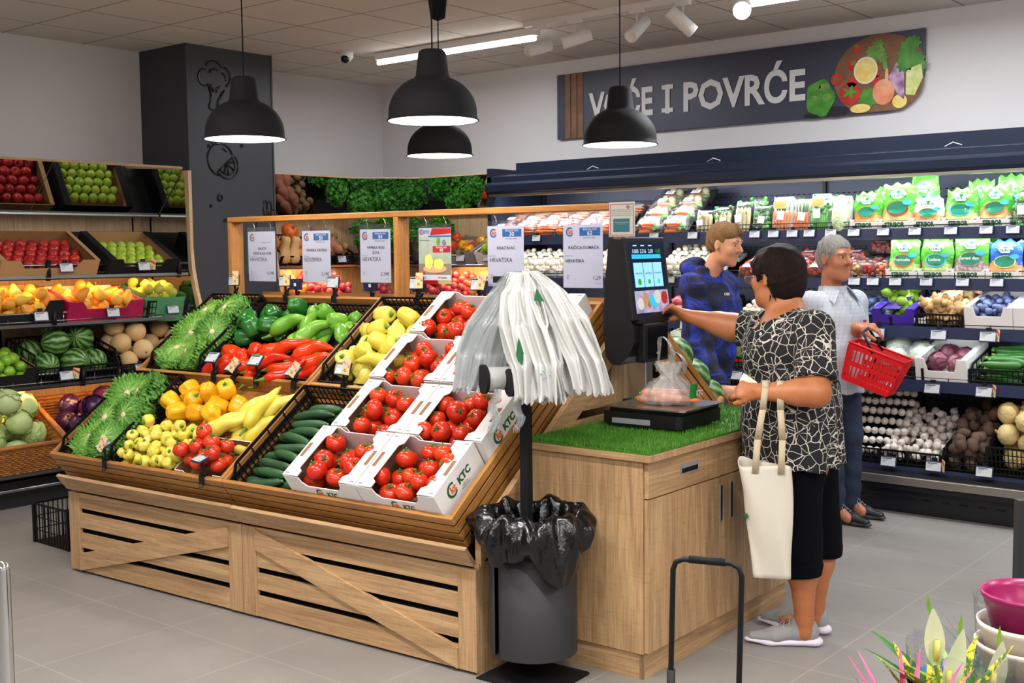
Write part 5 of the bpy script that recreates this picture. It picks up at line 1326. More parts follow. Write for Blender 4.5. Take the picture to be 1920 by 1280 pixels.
basket(LF(3, 3.36), .52, .50, .34, 'wicker basket of pale green cabbages')
fill(LF(3, 3.36), 'cabbage', 'green_cabbage', pile(15, (.02, .50, .02, .48), .088, .02, 37, tries=60), 'pale green cabbage in the wicker basket at the left', 'cabbage', 'green cabbages in the basket', 'any', parts=False)
basket(LF(3, 3.98), .52, .50, .30, 'wicker basket of purple cabbages')
fill(LF(3, 3.98), 'cabbage_purple', 'red_cabbage', pile(15, (.02, .50, .02, .48), .080, .02, 38, tries=60), 'dark purple cabbage in the wicker basket', 'cabbage', 'purple cabbages in the basket', 'any', parts=False)
basket(LF(3, 4.56), .46, .50, .30, 'wicker basket behind the sloping display, mostly hidden')
# price tags on the left rails
def esl_wall(x, y, z, label, card=False, yaw=90, grp='price tags on the shelf rails at the left', A=None):
    M_ = (T(x, y, z) @ rotm('Z', yaw)) if A is None else A
    t = thing('price_tag', label, 'price tag', M_, grp)
    MB('esl_frame').box(-.05, .05, -.010, 0, -.055, .010, M=rotm('X', -12)).build('casing', t, bevel=.002)
    q = MB('esl_screen'); q.box(-.044, .044, -.0112, -.0102, -.049, .002, M=rotm('X', -12))
    for k in range(3): q.box(-.036, .0 - k * .008, -.0118, -.0113, -.012 - k * .008, -.009 - k * .008, 'grey', rotm('X', -12))
    q.box(-.036, .02, -.0118, -.0113, -.006, -.001, 'esl_frame', rotm('X', -12)); q.build('screen', t)
    MB('black').box(-.014, .014, -.004, .012, .0, .03).build('clip', t)
    if card:
        k = MB('card_cream', 'red'); k.box(-.022, .022, -.0006, .0006, -.035, .035); k.prism([(-.022, .018), (-.022, .032), (.022, .012), (.022, -.002)], .001, .0014, 'red', RX); logo(k, 0, -.018, .008, -.0012, 'dark_green', 'orange')
        k.build('promotion_card', t, T(.06, -.025, -.01) @ rotm('Z', -50) @ rotm('Y', 8))
for (px, py, x, nm, cd) in ((122, 497, -7.155, 'on the top rail below the red apples', 0), (268, 497, -7.155, 'on the top rail below the green apples', 1), (75, 590, -7.105, 'on the second rail below the yellow pears', 0), (210, 583, -7.105, 'on the second rail below the pink box', 0), (322, 578, -7.105, 'on the second rail beside the end panel', 0),
                            (122, 690, -7.075, 'with red card on the third rail below the watermelons', 1), (262, 668, -7.075, 'on the third rail below the melons', 1), (150, 800, -6.985, 'on the lowest rail before the purple cabbages', 1)):
    P = sight(px, py, x=x); z = min([tt[0] for tt in TIERS], key=lambda q: abs(q - P.z)); esl_wall(x + .004, P.y, z + .004, 'price tag ' + nm, cd)
# black clamps on the rails
for y, k in ((3.95, 0), (4.95, 0), (3.95, 1), (4.98, 1), (4.12, 2)):
    z, x, a = TIERS[k]
    o = MB('black').bar((x + .01, y, z + .03), (x - .02, y + .01, z - .1), .03, .02).tube([(x + .015, y, z - .08), (x + .01, y, z + .02)], .014, 8).build('rail_clamp'); tag(o, 'black clamp holding the steel rails of the left shelving', 'clamp', 'black clamps on the left rails')

# ================================================================== corner shelving beyond the pillar
t = thing('corner_shelving', 'mirrored corner shelving of pumpkins, herbs and nets behind the sloping display', 'shelving', T(0, 0, 0))
xf, yf = -7.34, 7.28
MB('pale_z').box(-7.80, -7.78, 6.0, 7.6, .25, 1.93).build('back_panel', t); MB('pale_z').box(-7.78, -5.93, 7.62, 7.64, .25, 1.93).build('back_panel', t)
MB('shelf_dark').box(-7.82, xf, 6.0, 7.64, 0, .17).box(xf, -5.93, yf, 7.64, 0, .17).build('base', t)
prof = [(-7.80, .02), (-7.18, .02), (-7.18, .9), (-7.24, 1.2), (-7.30, 1.42), (-7.335, 1.65), (-7.335, 2.25), (-7.80, 2.25)]
MB('pale_z').prism(prof, 0, .026, M=T(0, 5.99, 0) @ RX).build('end_panel', t, bevel=.002)
# mirrors: left piece, diagonal piece, rear piece (each slopes up and forward)
def quad_mirror(a, b, c, d, nm='tilted_mirror'):
    """a,b lower edge (back), c,d upper edge (front)"""
    a, b, c, d = map(Vector, (a, b, c, d)); n = (b - a).cross(d - a).normalized()
    if n.z > 0: n = -n
    mb = MB('mirror'); th = .004
    vs = [a, b, c, d] + [p - n * th for p in (a, b, c, d)]
    mb.add(vs, [(0, 1, 2, 3), (7, 6, 5, 4), (0, 4, 5, 1), (1, 5, 6, 2), (2, 6, 7, 3), (3, 7, 4, 0)], 0).build(nm, t)
    mb = MB('pale_y'); vs = [p - n * .0045 for p in (a, b, c, d)] + [p - n * .022 for p in (a, b, c, d)]
    mb.add(vs, [(0, 1, 2, 3), (7, 6, 5, 4), (0, 4, 5, 1), (1, 5, 6, 2), (2, 6, 7, 3), (3, 7, 4, 0)], 0).build('canopy_board', t)
P1, P2, P3, P4 = (xf, 6.0), (xf, 6.84), (-6.98, 7.28), (-5.93, 7.28)
B1, B2, B3, B4 = (-7.66, 6.0), (-7.66, 6.96), (-7.10, 7.59), (-5.93, 7.59)
for (u0, u1), (l0, l1) in (((P1, P2), (B1, B2)), ((P2, P3), (B2, B3)), ((P3, P4), (B3, B4))):
    quad_mirror((*l0, 1.92), (*l1, 1.92), (*u1, 2.235), (*u0, 2.235))
CT = [(1.575, 26), (1.20, 16), (.80, 15), (.32, 14)]
for z, a in CT:
    MB('shelf_dark').box(-.46, 0, 6.0, 6.86, -.012, 0, M=T(xf - .0, 0, z - .085) @ rotm('Y', a)).build('shelf', t)
    MB('shelf_dark').box(0, 1.12, 0, .36, -.012, 0, M=T(-7.05, yf + .0, z - .085) @ rotm('X', a)).build('shelf', t)
    wall_rail(t, xf, 6.0, 6.84, z)
    mb = MB('rail_steel')
    for dz, r in ((0, .009), (-.052, .004), (-.08, .008)):
        mb.tube([(xf, 6.84, z + dz), (-6.98, yf, z + dz), (-5.93, yf, z + dz)], r, 8)
    for i in range(8): mb.tube([(-6.9 + i * .13, yf, z), (-6.9 + i * .13, yf, z - .07)], .0035, 6)
    mb.build('rail', t)
MB('warm_led').box(-7.40, -7.38, 6.05, 6.8, 1.489, 1.493).build('light_strip', t); MB('warm_led').box(-6.9, -5.95, 7.33, 7.35, 1.489, 1.493).build('light_strip', t)
area('shelf_strip_light', (-7.39, 6.45, 1.485), (.03, .8), 8, (1, .58, .25), rot=(0, math.radians(35), 0))
area('shelf_strip_light', (-6.45, 7.34, 1.485), (.95, .03), 9, (1, .58, .25), rot=(math.radians(35), 0, 0))
def CL(tier, y, up=.004): z, a = CT[tier]; return T(xf - .01, y, z - .085) @ rotm('Y', a) @ rotm('Z', 90) @ T(0, 0, up)
def CB(tier, x, up=.004): z, a = CT[tier]; return T(x, yf + .01, z - .085) @ rotm('X', a) @ T(0, 0, up)
crate(CL(0, 6.02), .40, .36, .12, 'black crate with pumpkins and butternut squashes', 'black crates in the corner shelving', .8)
for i, (x, y, z) in enumerate(((.24, .10, .08), (.34, .26, .08), (.10, .28, .09), (.24, .26, .20))): put('pumpkin', 'pumpkin', CL(0, 6.02) @ T(x, y, z) @ rrot(40), 'small orange pumpkin on the corner shelving', 'pumpkin', 'orange pumpkins in the corner', scale=.85)
for x, y in ((.05, .05), (.15, .05)): put('butternut', 'butternut_squash', CL(0, 6.02) @ T(x, y, .09) @ rotm('X', -8) @ rotm('Z', x * 900), 'pale butternut squash standing before the pumpkins', 'squash', 'butternut squashes in the corner', scale=1.1)
crate(CL(0, 6.44), .38, .36, .10, 'black crate with sweet potatoes and kiwis', 'black crates in the corner shelving', .7)
fill(CL(0, 6.44), 'sweet_potato', 'sweet_potato', pile(9, (.01, .19, .01, .35), .045, .01, 41), 'brown sweet potato in the corner shelving', 'sweet potato', 'sweet potatoes in the corner', 'lie', parts=False, up=(60, 120))
fill(CL(0, 6.44), 'kiwi', 'kiwi_fruit', pile(24, (.19, .37, .01, .35), .034, .01, 42), 'brown kiwi fruit in the corner shelving', 'kiwi', 'kiwis in the corner', 'any', parts=False)
# herb pots on the diagonal
def herb_proto():
    rnd = random.Random(3); mb = MB('herb', 'herb_dark')
    for i in range(520):
        a = rnd.uniform(0, 6.28); q = rnd.random() ** .6; r = .10 * q * (1 if rnd.random() > .3 else .8); z = .10 + .15 * (1 - q * q * .45) * rnd.uniform(.45, 1); s_ = rnd.uniform(.010, .017)
        A = T(r * math.cos(a), r * math.sin(a), z) @ rotm('Z', rnd.uniform(0, 360)) @ rotm('X', rnd.uniform(-50, 50))
        P = [(s_ * (1 + .28 * math.cos(5 * b)) * math.cos(b), s_ * (1 + .28 * math.cos(5 * b)) * math.sin(b), .003 * math.cos(3 * b)) for b in [2 * PI * k / 10 for k in range(10)]]
        mb.add([(0, 0, -.003)] + P, [(0, k + 1, (k + 1) % 10 + 1) for k in range(10)], 0 if rnd.random() > .25 else 1, True, A)
    st = MB('herb_dark')
    for i in range(30):
        a = rnd.uniform(0, 6.28); r = rnd.uniform(0, .05); st.tube([(r * .4 * math.cos(a), r * .4 * math.sin(a), .05), (r * 1.5 * math.cos(a), r * 1.5 * math.sin(a), .18)], .0015, 4)
    pot = MB('shelf_dark').lathe([(0, 0), (.04, 0), (.055, .08), (.058, .082), (.054, .075), (0, .07)], 16)
    sl = crumple(8, [(.045, .02), (.06, .08), (.09, .16), (.115, .22)], 30, .05, m='clear_film')
    return mb.mesh('herb_leaves'), st.mesh('herb_stems'), pot.mesh('herb_pot'), sl.mesh('herb_sleeve')
HM = herb_proto()
def herb(P, sc, label, sleeve=True, rz=0):
    t = thing('potted_herb', label, 'potted herb', T(P) @ rotm('Z', rz) @ S(sc), 'potted herbs in the corner shelving')
    for n_, m_ in zip(('leaves', 'stems', 'pot', 'sleeve'), HM):
        if n_ != 'sleeve' or sleeve: inst(m_, n_, parent=t)
hz = CT[0][0] - .07
for i, (x, y, z, s_) in enumerate(((-7.27, 6.93, 0, 1.2), (-7.12, 7.06, .0, 1.25), (-6.96, 7.24, .0, 1.3), (-6.83, 7.36, .0, 1.2), (-7.44, 7.04, .10, 1.2), (-7.28, 7.18, .10, 1.3), (-7.12, 7.30, .10, 1.3), (-6.92, 7.46, .10, 1.25))):
    herb((x, y, hz + z), s_, 'bushy green potted parsley in the corner shelving', i % 2 == 0, i * 50)
MB('shelf_dark').prism([(-7.34, 6.86), (-7.0, 7.27), (-6.8, 7.3), (-6.8, 7.6), (-7.7, 7.6), (-7.7, 6.86)], hz - .03, hz - .004).build('shelf', t)
MB('shelf_dark').prism([(-7.5, 6.98), (-7.1, 7.25), (-6.8, 7.36), (-6.8, 7.6), (-7.7, 7.6), (-7.7, 6.98)], hz - .003, hz + .098).build('raised_step', t)
# rear part of the corner shelving: peppers in film, limes, box
carton(CB(0, -6.76), .40, .30, .12, 'grey cardboard box with red and yellow fruit in clear film', 'grey', 'cardboard', 'boxes in the corner shelving', .6, .02)
for i, q in enumerate(pile(20, (.02, .38, .02, .28), .040, .01, 43)):
    put(['bell_red', 'bell_yellow', 'apple_green'][i % 3], 'wrapped_pepper', CB(0, -6.76) @ T(q[0], q[1], q[2]) @ rrot(), 'pepper or apple wrapped in film in the corner shelving', 'pepper', 'wrapped peppers in the corner', False, .85)
MB('clear_film').grid(lambda u, v: (.2 + .19 * (2 * u - 1), .15 + .14 * (2 * v - 1), .19 - .08 * ((2 * u - 1) ** 2 + (2 * v - 1) ** 2) + .008 * math.sin(20 * u) * math.sin(17 * v)), 24, 20).build('film_cover', None, CB(0, -6.76))
tag(bpy.data.objects['film_cover'], 'crinkled clear film over the peppers in the corner shelving', 'film')
carton(CB(0, -6.33), .38, .30, .12, 'white and grey cardboard box with light green fruit', 'carton_white', 'cardboard', 'boxes in the corner shelving', .75, .02)
fill(CB(0, -6.33), 'apple_green', 'pale_green_fruit', pile(34, (.01, .37, .01, .29), .036, .01, 44), 'light green fruit in the white box beside the refrigerator', 'fruit', 'green fruit in the corner', 'any', parts=False)
# nets on the second tier
pbr('net_yellow', 'e0a02a', .6, var='d9742a', vscale=30); pbr('net_red', 'c83a4a', .5, var='a82440', vscale=30); pbr('net_pink', 'b0348a', .5, var='7c2a78', vscale=25)
def net_bag(F, fruit, n, r, matn, label, seed, group, sz=(.16, .12)):
    t = thing('net_bag', label, 'net bag', F, group); mb = MB(MATS[fruit])
    for q in pile(n, (-sz[0] / 2, sz[0] / 2, -sz[1] / 2, sz[1] / 2), r, 0, seed, tries=30): mb.sphere((q[0], q[1], q[2]), r, 0, 12, 8)
    mb.build('contents', t)
    nb = MB(matn)
    for i in range(9):
        a = PI * i / 9; nb.tube([(sz[0] * .62 * math.cos(a) * math.cos(b), sz[0] * .62 * math.sin(a) * math.cos(b) * .8, .07 + .085 * math.sin(b)) for b in [-1.2 + .3 * k for k in range(9)]], .0012, 4)
        nb.tube([(-sz[0] * .62 * math.cos(a) * math.cos(b), -sz[0] * .62 * math.sin(a) * math.cos(b) * .8, .07 + .085 * math.sin(b)) for b in [-1.2 + .3 * k for k in range(9)]], .0012, 4)
    nb.tube([(0, 0, .15), (.01, 0, .19)], .008, 6); nb.build('net', t)
    return t
k = 0
for row in range(2):
    for i in range(5):
        f, m_, g, lb = (('orange_fruit', 'net_yellow', 'yellow nets of oranges in the corner', 'yellow net bag of oranges and lemons in the corner shelving') if i < 2 else ('onion_red', 'net_red', 'red nets of onions in the corner', 'red net bag of onions in the corner shelving'))
        net_bag(CL(1, 6.09 + i * .165) @ T(0, .08 + .15 * row, .01 + .05 * row) @ rotm('Z', k * 40), f, 10, .032, m_, lb, 50 + k, g); k += 1
for i in range(6):
    f, m_, g, lb = (('onion_red', 'net_red', 'red nets of onions in the corner', 'red net bag of onions in the corner shelving') if i < 3 else ('orange_fruit', 'net_pink', 'pink nets of citrus beside the refrigerator', 'pink net bag of citrus fruit beside the refrigerator'))
    for row in range(2):
        net_bag(CB(1, -6.92 + i * .17) @ T(0, .08 + .13 * row, .01 + .05 * row) @ rotm('Z', k * 30), f, 10, .032, m_, lb, 50 + k, g); k += 1
for i, (u, w2) in enumerate(((-7.1, 6.98), (-6.98, 7.14))):
    net_bag(T(u - .04, w2, CT[1][0] - .06), 'onion_red', 10, .032, 'net_red', 'red net bag of onions in the corner shelving', 80 + i, 'red nets of onions in the corner')
MB('shelf_dark').prism([(-7.34, 6.86), (-7.0, 7.27), (-6.8, 7.3), (-6.8, 7.6), (-7.7, 7.6), (-7.7, 6.86)], CT[1][0] - .085, CT[1][0] - .065).build('shelf', t)
for px, nm in ((575, 'below the pumpkins'), (640, 'below the kiwis')):
    P = sight(px, 475, x=xf + .02); esl_wall(xf + .014, P.y, CT[0][0], 'price tag on the corner shelving rail ' + nm, False, grp='price tags in the corner')
for x in (-6.5, -6.2): esl_wall(0, 0, 0, 'price tag on the rear rail of the corner shelving', False, grp='price tags in the corner', A=T(x, yf - .014, CT[0][0]))
# ================================================================== refrigerated wall case
FX0, FX1 = -5.90, -.9
fr = thing('refrigerated_case', 'long dark blue open refrigerated case of packed vegetables along the back wall', 'refrigerator', T(0, 0, 0))
pbr('fridge_front', '10121a', .35); pbr('fridge_inner', '3a3f52', .4, .2); pbr('alu', 'a8a49c', .35, .9); pbr('price_rail', '2a3350', .3); pbr('led_white', 'ffffff', .5, emit='f2f6ff', es=5)
ys, yb = 6.98, 7.60
MB('fridge_front').box(FX0, FX1, 6.86, 7.66, 0, .20).build('kick_panel', fr)
MB('fridge_front').prism([(6.80, .15), (7.5, .15), (7.5, .27), (6.88, .27), (6.80, .24)], FX0, FX1, M=Matrix(((0, 0, 1, 0), (1, 0, 0, 0), (0, 1, 0, 0), (0, 0, 0, 1)))).build('front_panel', fr)
mb = MB('void')
for i in range(46): mb.box(FX0 + .1 + i * .105, FX0 + .15 + i * .105, 6.856, 6.861, .085, .095)
mb.build('air_grille', fr)
MB('alu').box(FX0, FX1, 6.775, 6.80, .185, .235).build('bumper_strip', fr, bevel=.004)
AP = Matrix(((0, 0, 1, 0), (1, 0, 0, 0), (0, 1, 0, 0), (0, 0, 0, 1)))
MB('fridge_inner').box(FX0, FX1, 7.60, 7.64, .2, 2.16).build('rear_panel', fr)
mb = MB('void')                                             # rows of slots punched in the rear panel
for z in (.60, .615, .645, .66, .70, .715, .745, 1.02, 1.035, 1.32, 1.335, 1.60, 1.615, 1.93, 1.98):
    for i in range(120): mb.box(FX0 + .06 + i * .041, FX0 + .078 + i * .041, 7.596, 7.6, z, z + .006)
mb.build('punched_slots', fr)
for x in (-5.86, -4.65, -3.42, -2.72, -2.19, -1.0): MB('fridge_dark').box(x - .012, x + .012, 7.575, 7.6, .25, 2.1).build('upright', fr)
for x in (FX0, FX1): MB('fridge_blue').prism([(6.86, .02), (7.66, .02), (7.66, 2.25), (6.93, 2.25), (6.93, 1.9), (6.96, 1.2), (6.86, .35)], x - .02, x + .02, M=AP).build('end_wall', fr, bevel=.004)
cn = MB('fridge_blue').prism([(6.93, 2.045), (6.905, 2.065), (6.90, 2.12), (6.93, 2.135), (6.93, 2.185), (7.0, 2.20), (7.64, 2.20), (7.64, 2.16), (7.0, 2.10), (6.98, 2.045)], FX0 - .02, FX1, M=AP).build('canopy', fr, bevel=.004)
MB('alu').prism([(6.925, 2.03), (6.925, 2.048), (6.99, 2.048), (6.99, 2.03)], FX0, FX1, M=AP).build('canopy_trim', fr)
MB('fridge_blue').box(FX0 + .2, FX1, 7.02, 7.04, 2.20, 2.285).build('upper_fascia', fr)
mb = MB('white')
for x in (-4.95, -3.95, -2.35): mb.tube([(x - .05, 6.99, 2.20), (x, 6.985, 2.222), (x + .05, 6.99, 2.203)], .003, 5)
mb.build('cable_tie', fr)
MB('led_white').box(FX0 + .06, FX1 - .06, 7.0, 7.02, 2.088, 2.095).build('light_strip', fr)
area('refrigerator_light', ((FX0 + FX1) / 2, 7.015, 2.08), (FX1 - FX0 - .2, .03), 30, (.90, .95, 1), rot=(math.radians(18), 0, 0))
FT_ = [(1.69, 7.0, 11), (1.385, 7.0, 10), (1.095, 6.97, 12), (.775, 6.93, 13), (.25, 6.87, 14)]   # shelf edge height, edge y, tilt
for k, (z, y, a) in enumerate(FT_):
    ln = (7.59 - y) / math.cos(math.radians(a))
    MB('fridge_dark').box(FX0 + .02, FX1 - .02, 0, ln, -.015, 0, M=T(0, y, z) @ rotm('X', a)).build('shelf', fr)
    MB('price_rail').box(FX0 + .02, FX1 - .02, y - .012, y, z - .036, z + .034).build('price_rail', fr)
    mb = MB('black')
    for dz in (.078, .05): mb.tube([(FX0 + .02, y - .004, z + dz), (FX1 - .02, y - .004, z + dz)], .003, 5)
    x = FX0 + .05
    while x < FX1: mb.tube([(x, y - .004, z + .03), (x, y - .004, z + .08)], .0028, 5); x += .22
    mb.build('wire_guard', fr)
    if k < 3: MB('led_white').box(FX0 + .06, FX1 - .06, y + .03, y + .045, z - .03, z - .024).build('light_strip', fr); area('refrigerator_light', ((FX0 + FX1) / 2, y + .04, z - .04), (FX1 - FX0 - .2, .02), 9 if k < 2 else 6, (.90, .95, 1), rot=(math.radians(22), 0, 0))
def FF(k, x, dy=.01, up=.003): z, y, a = FT_[k]; return T(x, y + dy, z) @ rotm('X', a) @ T(0, 0, up)
def fxk(k, px):          # x on shelf k's front edge
    z, y, a = FT_[k]; return sight(px, 500, y=y).x

# ---- packed goods
pbr('salad_mix', '9fae6a', .6, var='c98a5a', vscale=60); pbr('salad_green', '6f9a4a', .6, var='4a7a34', vscale=50); pbr('salad_orange', 'e2803a', .6, var='f0a86a', vscale=60); pbr('salad_pale', 'c9d08a', .6, var='8fb05a', vscale=60); pbr('salad_purple', '6f4a5a', .6, var='c9b8a8', vscale=60)
pbr('bag_green', '4fae34', .22, var='63c043', vscale=10, bmp=(18, .8, .02)); pbr('bag_blue', '2458b8', .22, var='3a74cf', vscale=10, bmp=(18, .8, .02)); pbr('label_white', 'dfe9e2', .35); pbr('label_teal', '127a5e', .35); pbr('label_cyan', '45b4cc', .35)
pbr('tray_black', '15161a', .3); pbr('lettuce_wrap', 'a8c088', .35, var='cfdcb8', vscale=22, bmp=(40, .9, .01))
def salad_bag(k, x, w_, h_, mix, label, halo='orange', top='bag_green', title='', dy=.03, up=0, group='green salad bags in the refrigerated case', lean=-4):
    F = FF(k, x, dy) @ T(0, 0, up) @ rotm('X', -FT_[k][2] + lean)
    t = thing('salad_bag', label, 'bag of salad', F, group); rnd = random.Random(int(abs(x) * 1000)); ph = [rnd.uniform(0, 6) for _ in range(4)]
    def fn(side):
        def g(u, v):
            c = 2 * u - 1; xx = w_ / 2 * c * (1 + .05 * math.sin(7 * v + ph[0])) * (.92 + .08 * math.sin(PI * v)); zz = h_ * v + .01 * math.sin(9 * c + ph[1]) * (v > .9) - .012 * abs(c) * (v > .8)
            d = .045 * max(0, (1 - abs(c) ** 3)) * (max(0, 1 - v) ** .6) * (1 if v > .02 else .3) + .004 * math.sin(13 * u + 5 * v + ph[2]) * math.sin(11 * v + ph[3])
            return (xx, side * d, zz)
        return g
    for s_ in (-1, 1):
        mb = MB(mix, top); f = fn(s_); nu, nv = 14, 16
        mb.grid(f, nu, nv, 0)
        mb.m = [0 if (i // nu) < nv * .36 + 1.2 * math.sin((i % nu) * .9) else 1 for i in range(len(mb.f))]
        mb.build('front_film' if s_ < 0 else 'back_film', t)
    p = MB('label_white'); f = fn(-1)
    def pt(a, b, dd=.005): q = f(.5 + a / w_, b / h_); return q[1] - dd
    yy = -.050
    def disc(cx, cz, rx, rz, m, dd, n=20):
        ps = [(cx + rx * math.cos(2 * PI * i / n), cz + rz * math.sin(2 * PI * i / n)) for i in range(n)]
        vs = [(a, pt(a, b, dd), b) for a, b in ps] + [(cx, pt(cx, cz, dd), cz)]
        p.add(vs, [(i, (i + 1) % n, n) for i in range(n)], m, True)
    disc(0, h_ * .74, w_ * .24, h_ * .12, 'label_white', .004, 6); disc(0, h_ * .40, w_ * .33, h_ * .17, halo, .004); disc(0, h_ * .41, w_ * .29, h_ * .145, 'label_teal', .006); disc(w_ * .28, h_ * .54, w_ * .13, h_ * .06, 'label_cyan', .007); disc(0, h_ * .79, w_ * .07, h_ * .04, 'label_teal', .006, 8)
    p.text('STRIBOR', w_ * .11, 'label_teal', T(0, pt(0, h_ * .70) - .012, h_ * .665) @ RX, bold=.04)
    if title: p.text(title, w_ * .13, 'label_white', T(0, pt(0, h_ * .4) - .014, h_ * .39) @ RX, bold=.02)
    p.build('printed_label', t)
    return t
def show_box(k, x0, x1):
    t = thing('display_carton', 'low white carton lettered in green in front of the salad bags', 'carton', FF(k, x0, .005), 'white display cartons in the refrigerated case')
    w_ = x1 - x0; MB('white').prism([(0, 0), (w_, 0), (w_, .095), (w_ * .9, .075), (w_ * .1, .075), (0, .095)], 0, .003, M=T(0, .004, 0) @ RX).build('front_wall', t)
    MB('white').box(0, w_, .004, .34, 0, .003).build('box_floor', t)
    MB('white').box(0, .003, .004, .34, 0, .08).build('side_wall', t); MB('white').box(w_ - .003, w_, .004, .34, 0, .08).build('side_wall', t)
    MB('dark_green').text('STRIBOR', .04, 'dark_green', T(w_ / 2, -.001, .04) @ RX, width=w_ * .62, bold=.05).build('lettering', t)
sb1 = [(1592, 1645, .20, 'salad_orange', 'green salad bag with shredded carrots, left end of the top row', 'orange', 'bag_green', ''), (1645, 1708, .245, 'salad_mix', 'tall green salad bag, second in the top row', 'print_red', 'bag_green', ''),
       (1705, 1762, .16, 'salad_orange', 'short clear bag of shredded carrot mix in the top row', 'orange', 'label_white', ''), (1764, 1826, .20, 'salad_pale', 'green salad bag with cyan label, middle of the top row', 'label_cyan', 'bag_green', ''), (1828, 1890, .21, 'salad_mix', 'green salad bag with orange ring at the right of the top row', 'orange', 'bag_green', '')]
for a, b, h_, mx, lb, hl, tp, tt in sb1:
    xa, xb = fxk(0, a), fxk(0, b); salad_bag(0, (xa + xb) / 2, xb - xa, h_ + .02, mx, lb, hl, tp, tt, .07, .045)
    show_box(0, xa + .004, xb - .004)
for a, b, h_ in ((1612, 1660, .24), (1680, 1735, .31), (1790, 1840, .26), (1845, 1900, .28)):
    xa, xb = fxk(0, a), fxk(0, b); salad_bag(0, (xa + xb) / 2, xb - xa, h_, 'salad_green', 'green salad bag standing in the second rank of the top shelf', 'label_cyan', 'bag_green', '', .22, .06, 'second rank of salad bags')
sb2 = [(1660, 1718, .23, 'salad_pale', 'green salad bag with red ring, left in the lower row', 'orange', 'bag_green', 'Francuska'), (1720, 1780, .23, 'salad_pale', 'green salad bag with pale ring, second in the lower row', 'label_cyan', 'bag_green', 'Ledena'),
       (1782, 1848, .25, 'salad_purple', 'green salad bag lettered Šareni duo with a purple ring', 'print_purple', 'bag_green', 'Šareni duo'), (1848, 1912, .21, 'salad_orange', 'blue salad bag with yellow green label at the right of the lower row', 'print_lime', 'bag_blue', '')]
for a, b, h_, mx, lb, hl, tp, tt in sb2:
    xa, xb = fxk(1, a), fxk(1, b); salad_bag(1, (xa + xb) / 2, xb - xa, h_ + .01, mx, lb, hl, tp, tt, .07, .04); show_box(1, xa + .004, xb - .004)
for a, b in ((1672, 1722), (1735, 1785), (1800, 1855)):
    xa, xb = fxk(1, a), fxk(1, b); salad_bag(1, (xa + xb) / 2, xb - xa, .25, 'salad_green', 'green salad bag standing in the second rank of the lower row', 'label_cyan', 'bag_green', '', .2, .05, 'second rank of salad bags below')

def pack(kind):
    """prototype trays wrapped in film; origin at the front bottom"""
    rnd = random.Random(hash(kind) % 99 + 3) if False else random.Random(sum(map(ord, kind)))
    w_, l_, h_ = .21, .15, .055; col = 'tray_black'; cont = MB()
    if kind == 'carrot_pack':
        w_, l_ = .20, .16
        for i in range(9): cont.tube([(-.085 + .017 * j, .02 + .028 * (i % 5) + rnd.uniform(-.004, .004), .03 + .024 * (i // 5) + .002 * math.sin(j)) for j in range(11)], [.006, .0135, .014, .0135, .013, .012, .011, .0095, .008, .006, .002], 8, 'carrot')
    elif kind == 'soup_pack':
        for i in range(4): cont.tube([(-.08 + .016 * j, .02 + .02 * i, .03 + .012 * (i % 2)) for j in range(11)], [.006, .0135, .014, .0135, .013, .012, .011, .0095, .008, .006, .002], 8, 'carrot')
        cont.sphere((.04, .10, .05), .028, 'onion_white', 10, 7); cont.sphere((-.02, .12, .05), .026, 'parsnip', 10, 7)
        for i in range(20): cont.sphere((.06 + rnd.uniform(-.03, .03), .05 + rnd.uniform(-.03, .03), .045), .011, 'herb', 6, 4, sc=(1, 1, .5))
    elif kind == 'mushroom_pack':
        w_, l_ = .15, .12; h_ = .05; col = 'label_white'
        for q in pile(12, (-.07, .07, .01, .11), .022, .01, 5): cont.sphere((q[0], q[1], q[2]), .021, 'mushroom', 10, 6, sc=(1, 1, .8))
    elif kind == 'tomato_pack':
        w_, l_ = .15, .11
        for q in pile(14, (-.07, .07, .01, .10), .018, .01, 6): cont.sphere((q[0], q[1], q[2]), .018, 'tomato', 10, 6)
    t = thing(kind, 'x', 'pack', T(0, 0, -50)); 
    MB(col).prism([(-w_ / 2, 0), (w_ / 2, 0), (w_ / 2 + .008, .028), (w_ / 2 + .004, .028), (w_ / 2 - .004, .004), (-w_ / 2 + .004, .004), (-w_ / 2 - .004, .028), (-w_ / 2 - .008, .028)], -l_, 0, M=RX).box(-w_ / 2, w_ / 2, 0, .003, 0, .024).box(-w_ / 2, w_ / 2, l_ - .003, l_, 0, .024).build('tray', t)
    cont.build('vegetables', t)
    MB('clear_film').grid(lambda u, v: ((w_ / 2 + .006) * (2 * u - 1), l_ * v, .028 + (h_ + .012 - .0) * (max(0, (1 - abs(2 * u - 1) ** 4)) * max(0, 1 - abs(2 * v - 1) ** 4)) ** .5 + .002 * math.sin(22 * u + 9 * v)), 14, 12).build('film', t)
    A = T(0, l_ * .35, h_ + .042) @ rotm('X', -12)
    lb = MB('paper').box(-.035, .035, -.024, .024, 0, .0006, M=A)
    for j in range(3): lb.box(-.028, .02, .010 - j * .012, .014 - j * .012, .0008, .001, 'grey', A)
    lb.build('paper_label', t)
    return t
pbr('onion_white', 'd9cfa0', .4)
PK = {k: pack(k) for k in ('carrot_pack', 'soup_pack', 'mushroom_pack', 'tomato_pack')}
used_pk = set()
def putpack(kind, M, label, cat, group):
    if kind not in used_pk:
        used_pk.add(kind); o = PK[kind]; o.matrix_basis = M; o['label'] = label; o['group'] = group
    else: o = copy_tree(PK[kind], M, label, group)
    o['category'] = cat
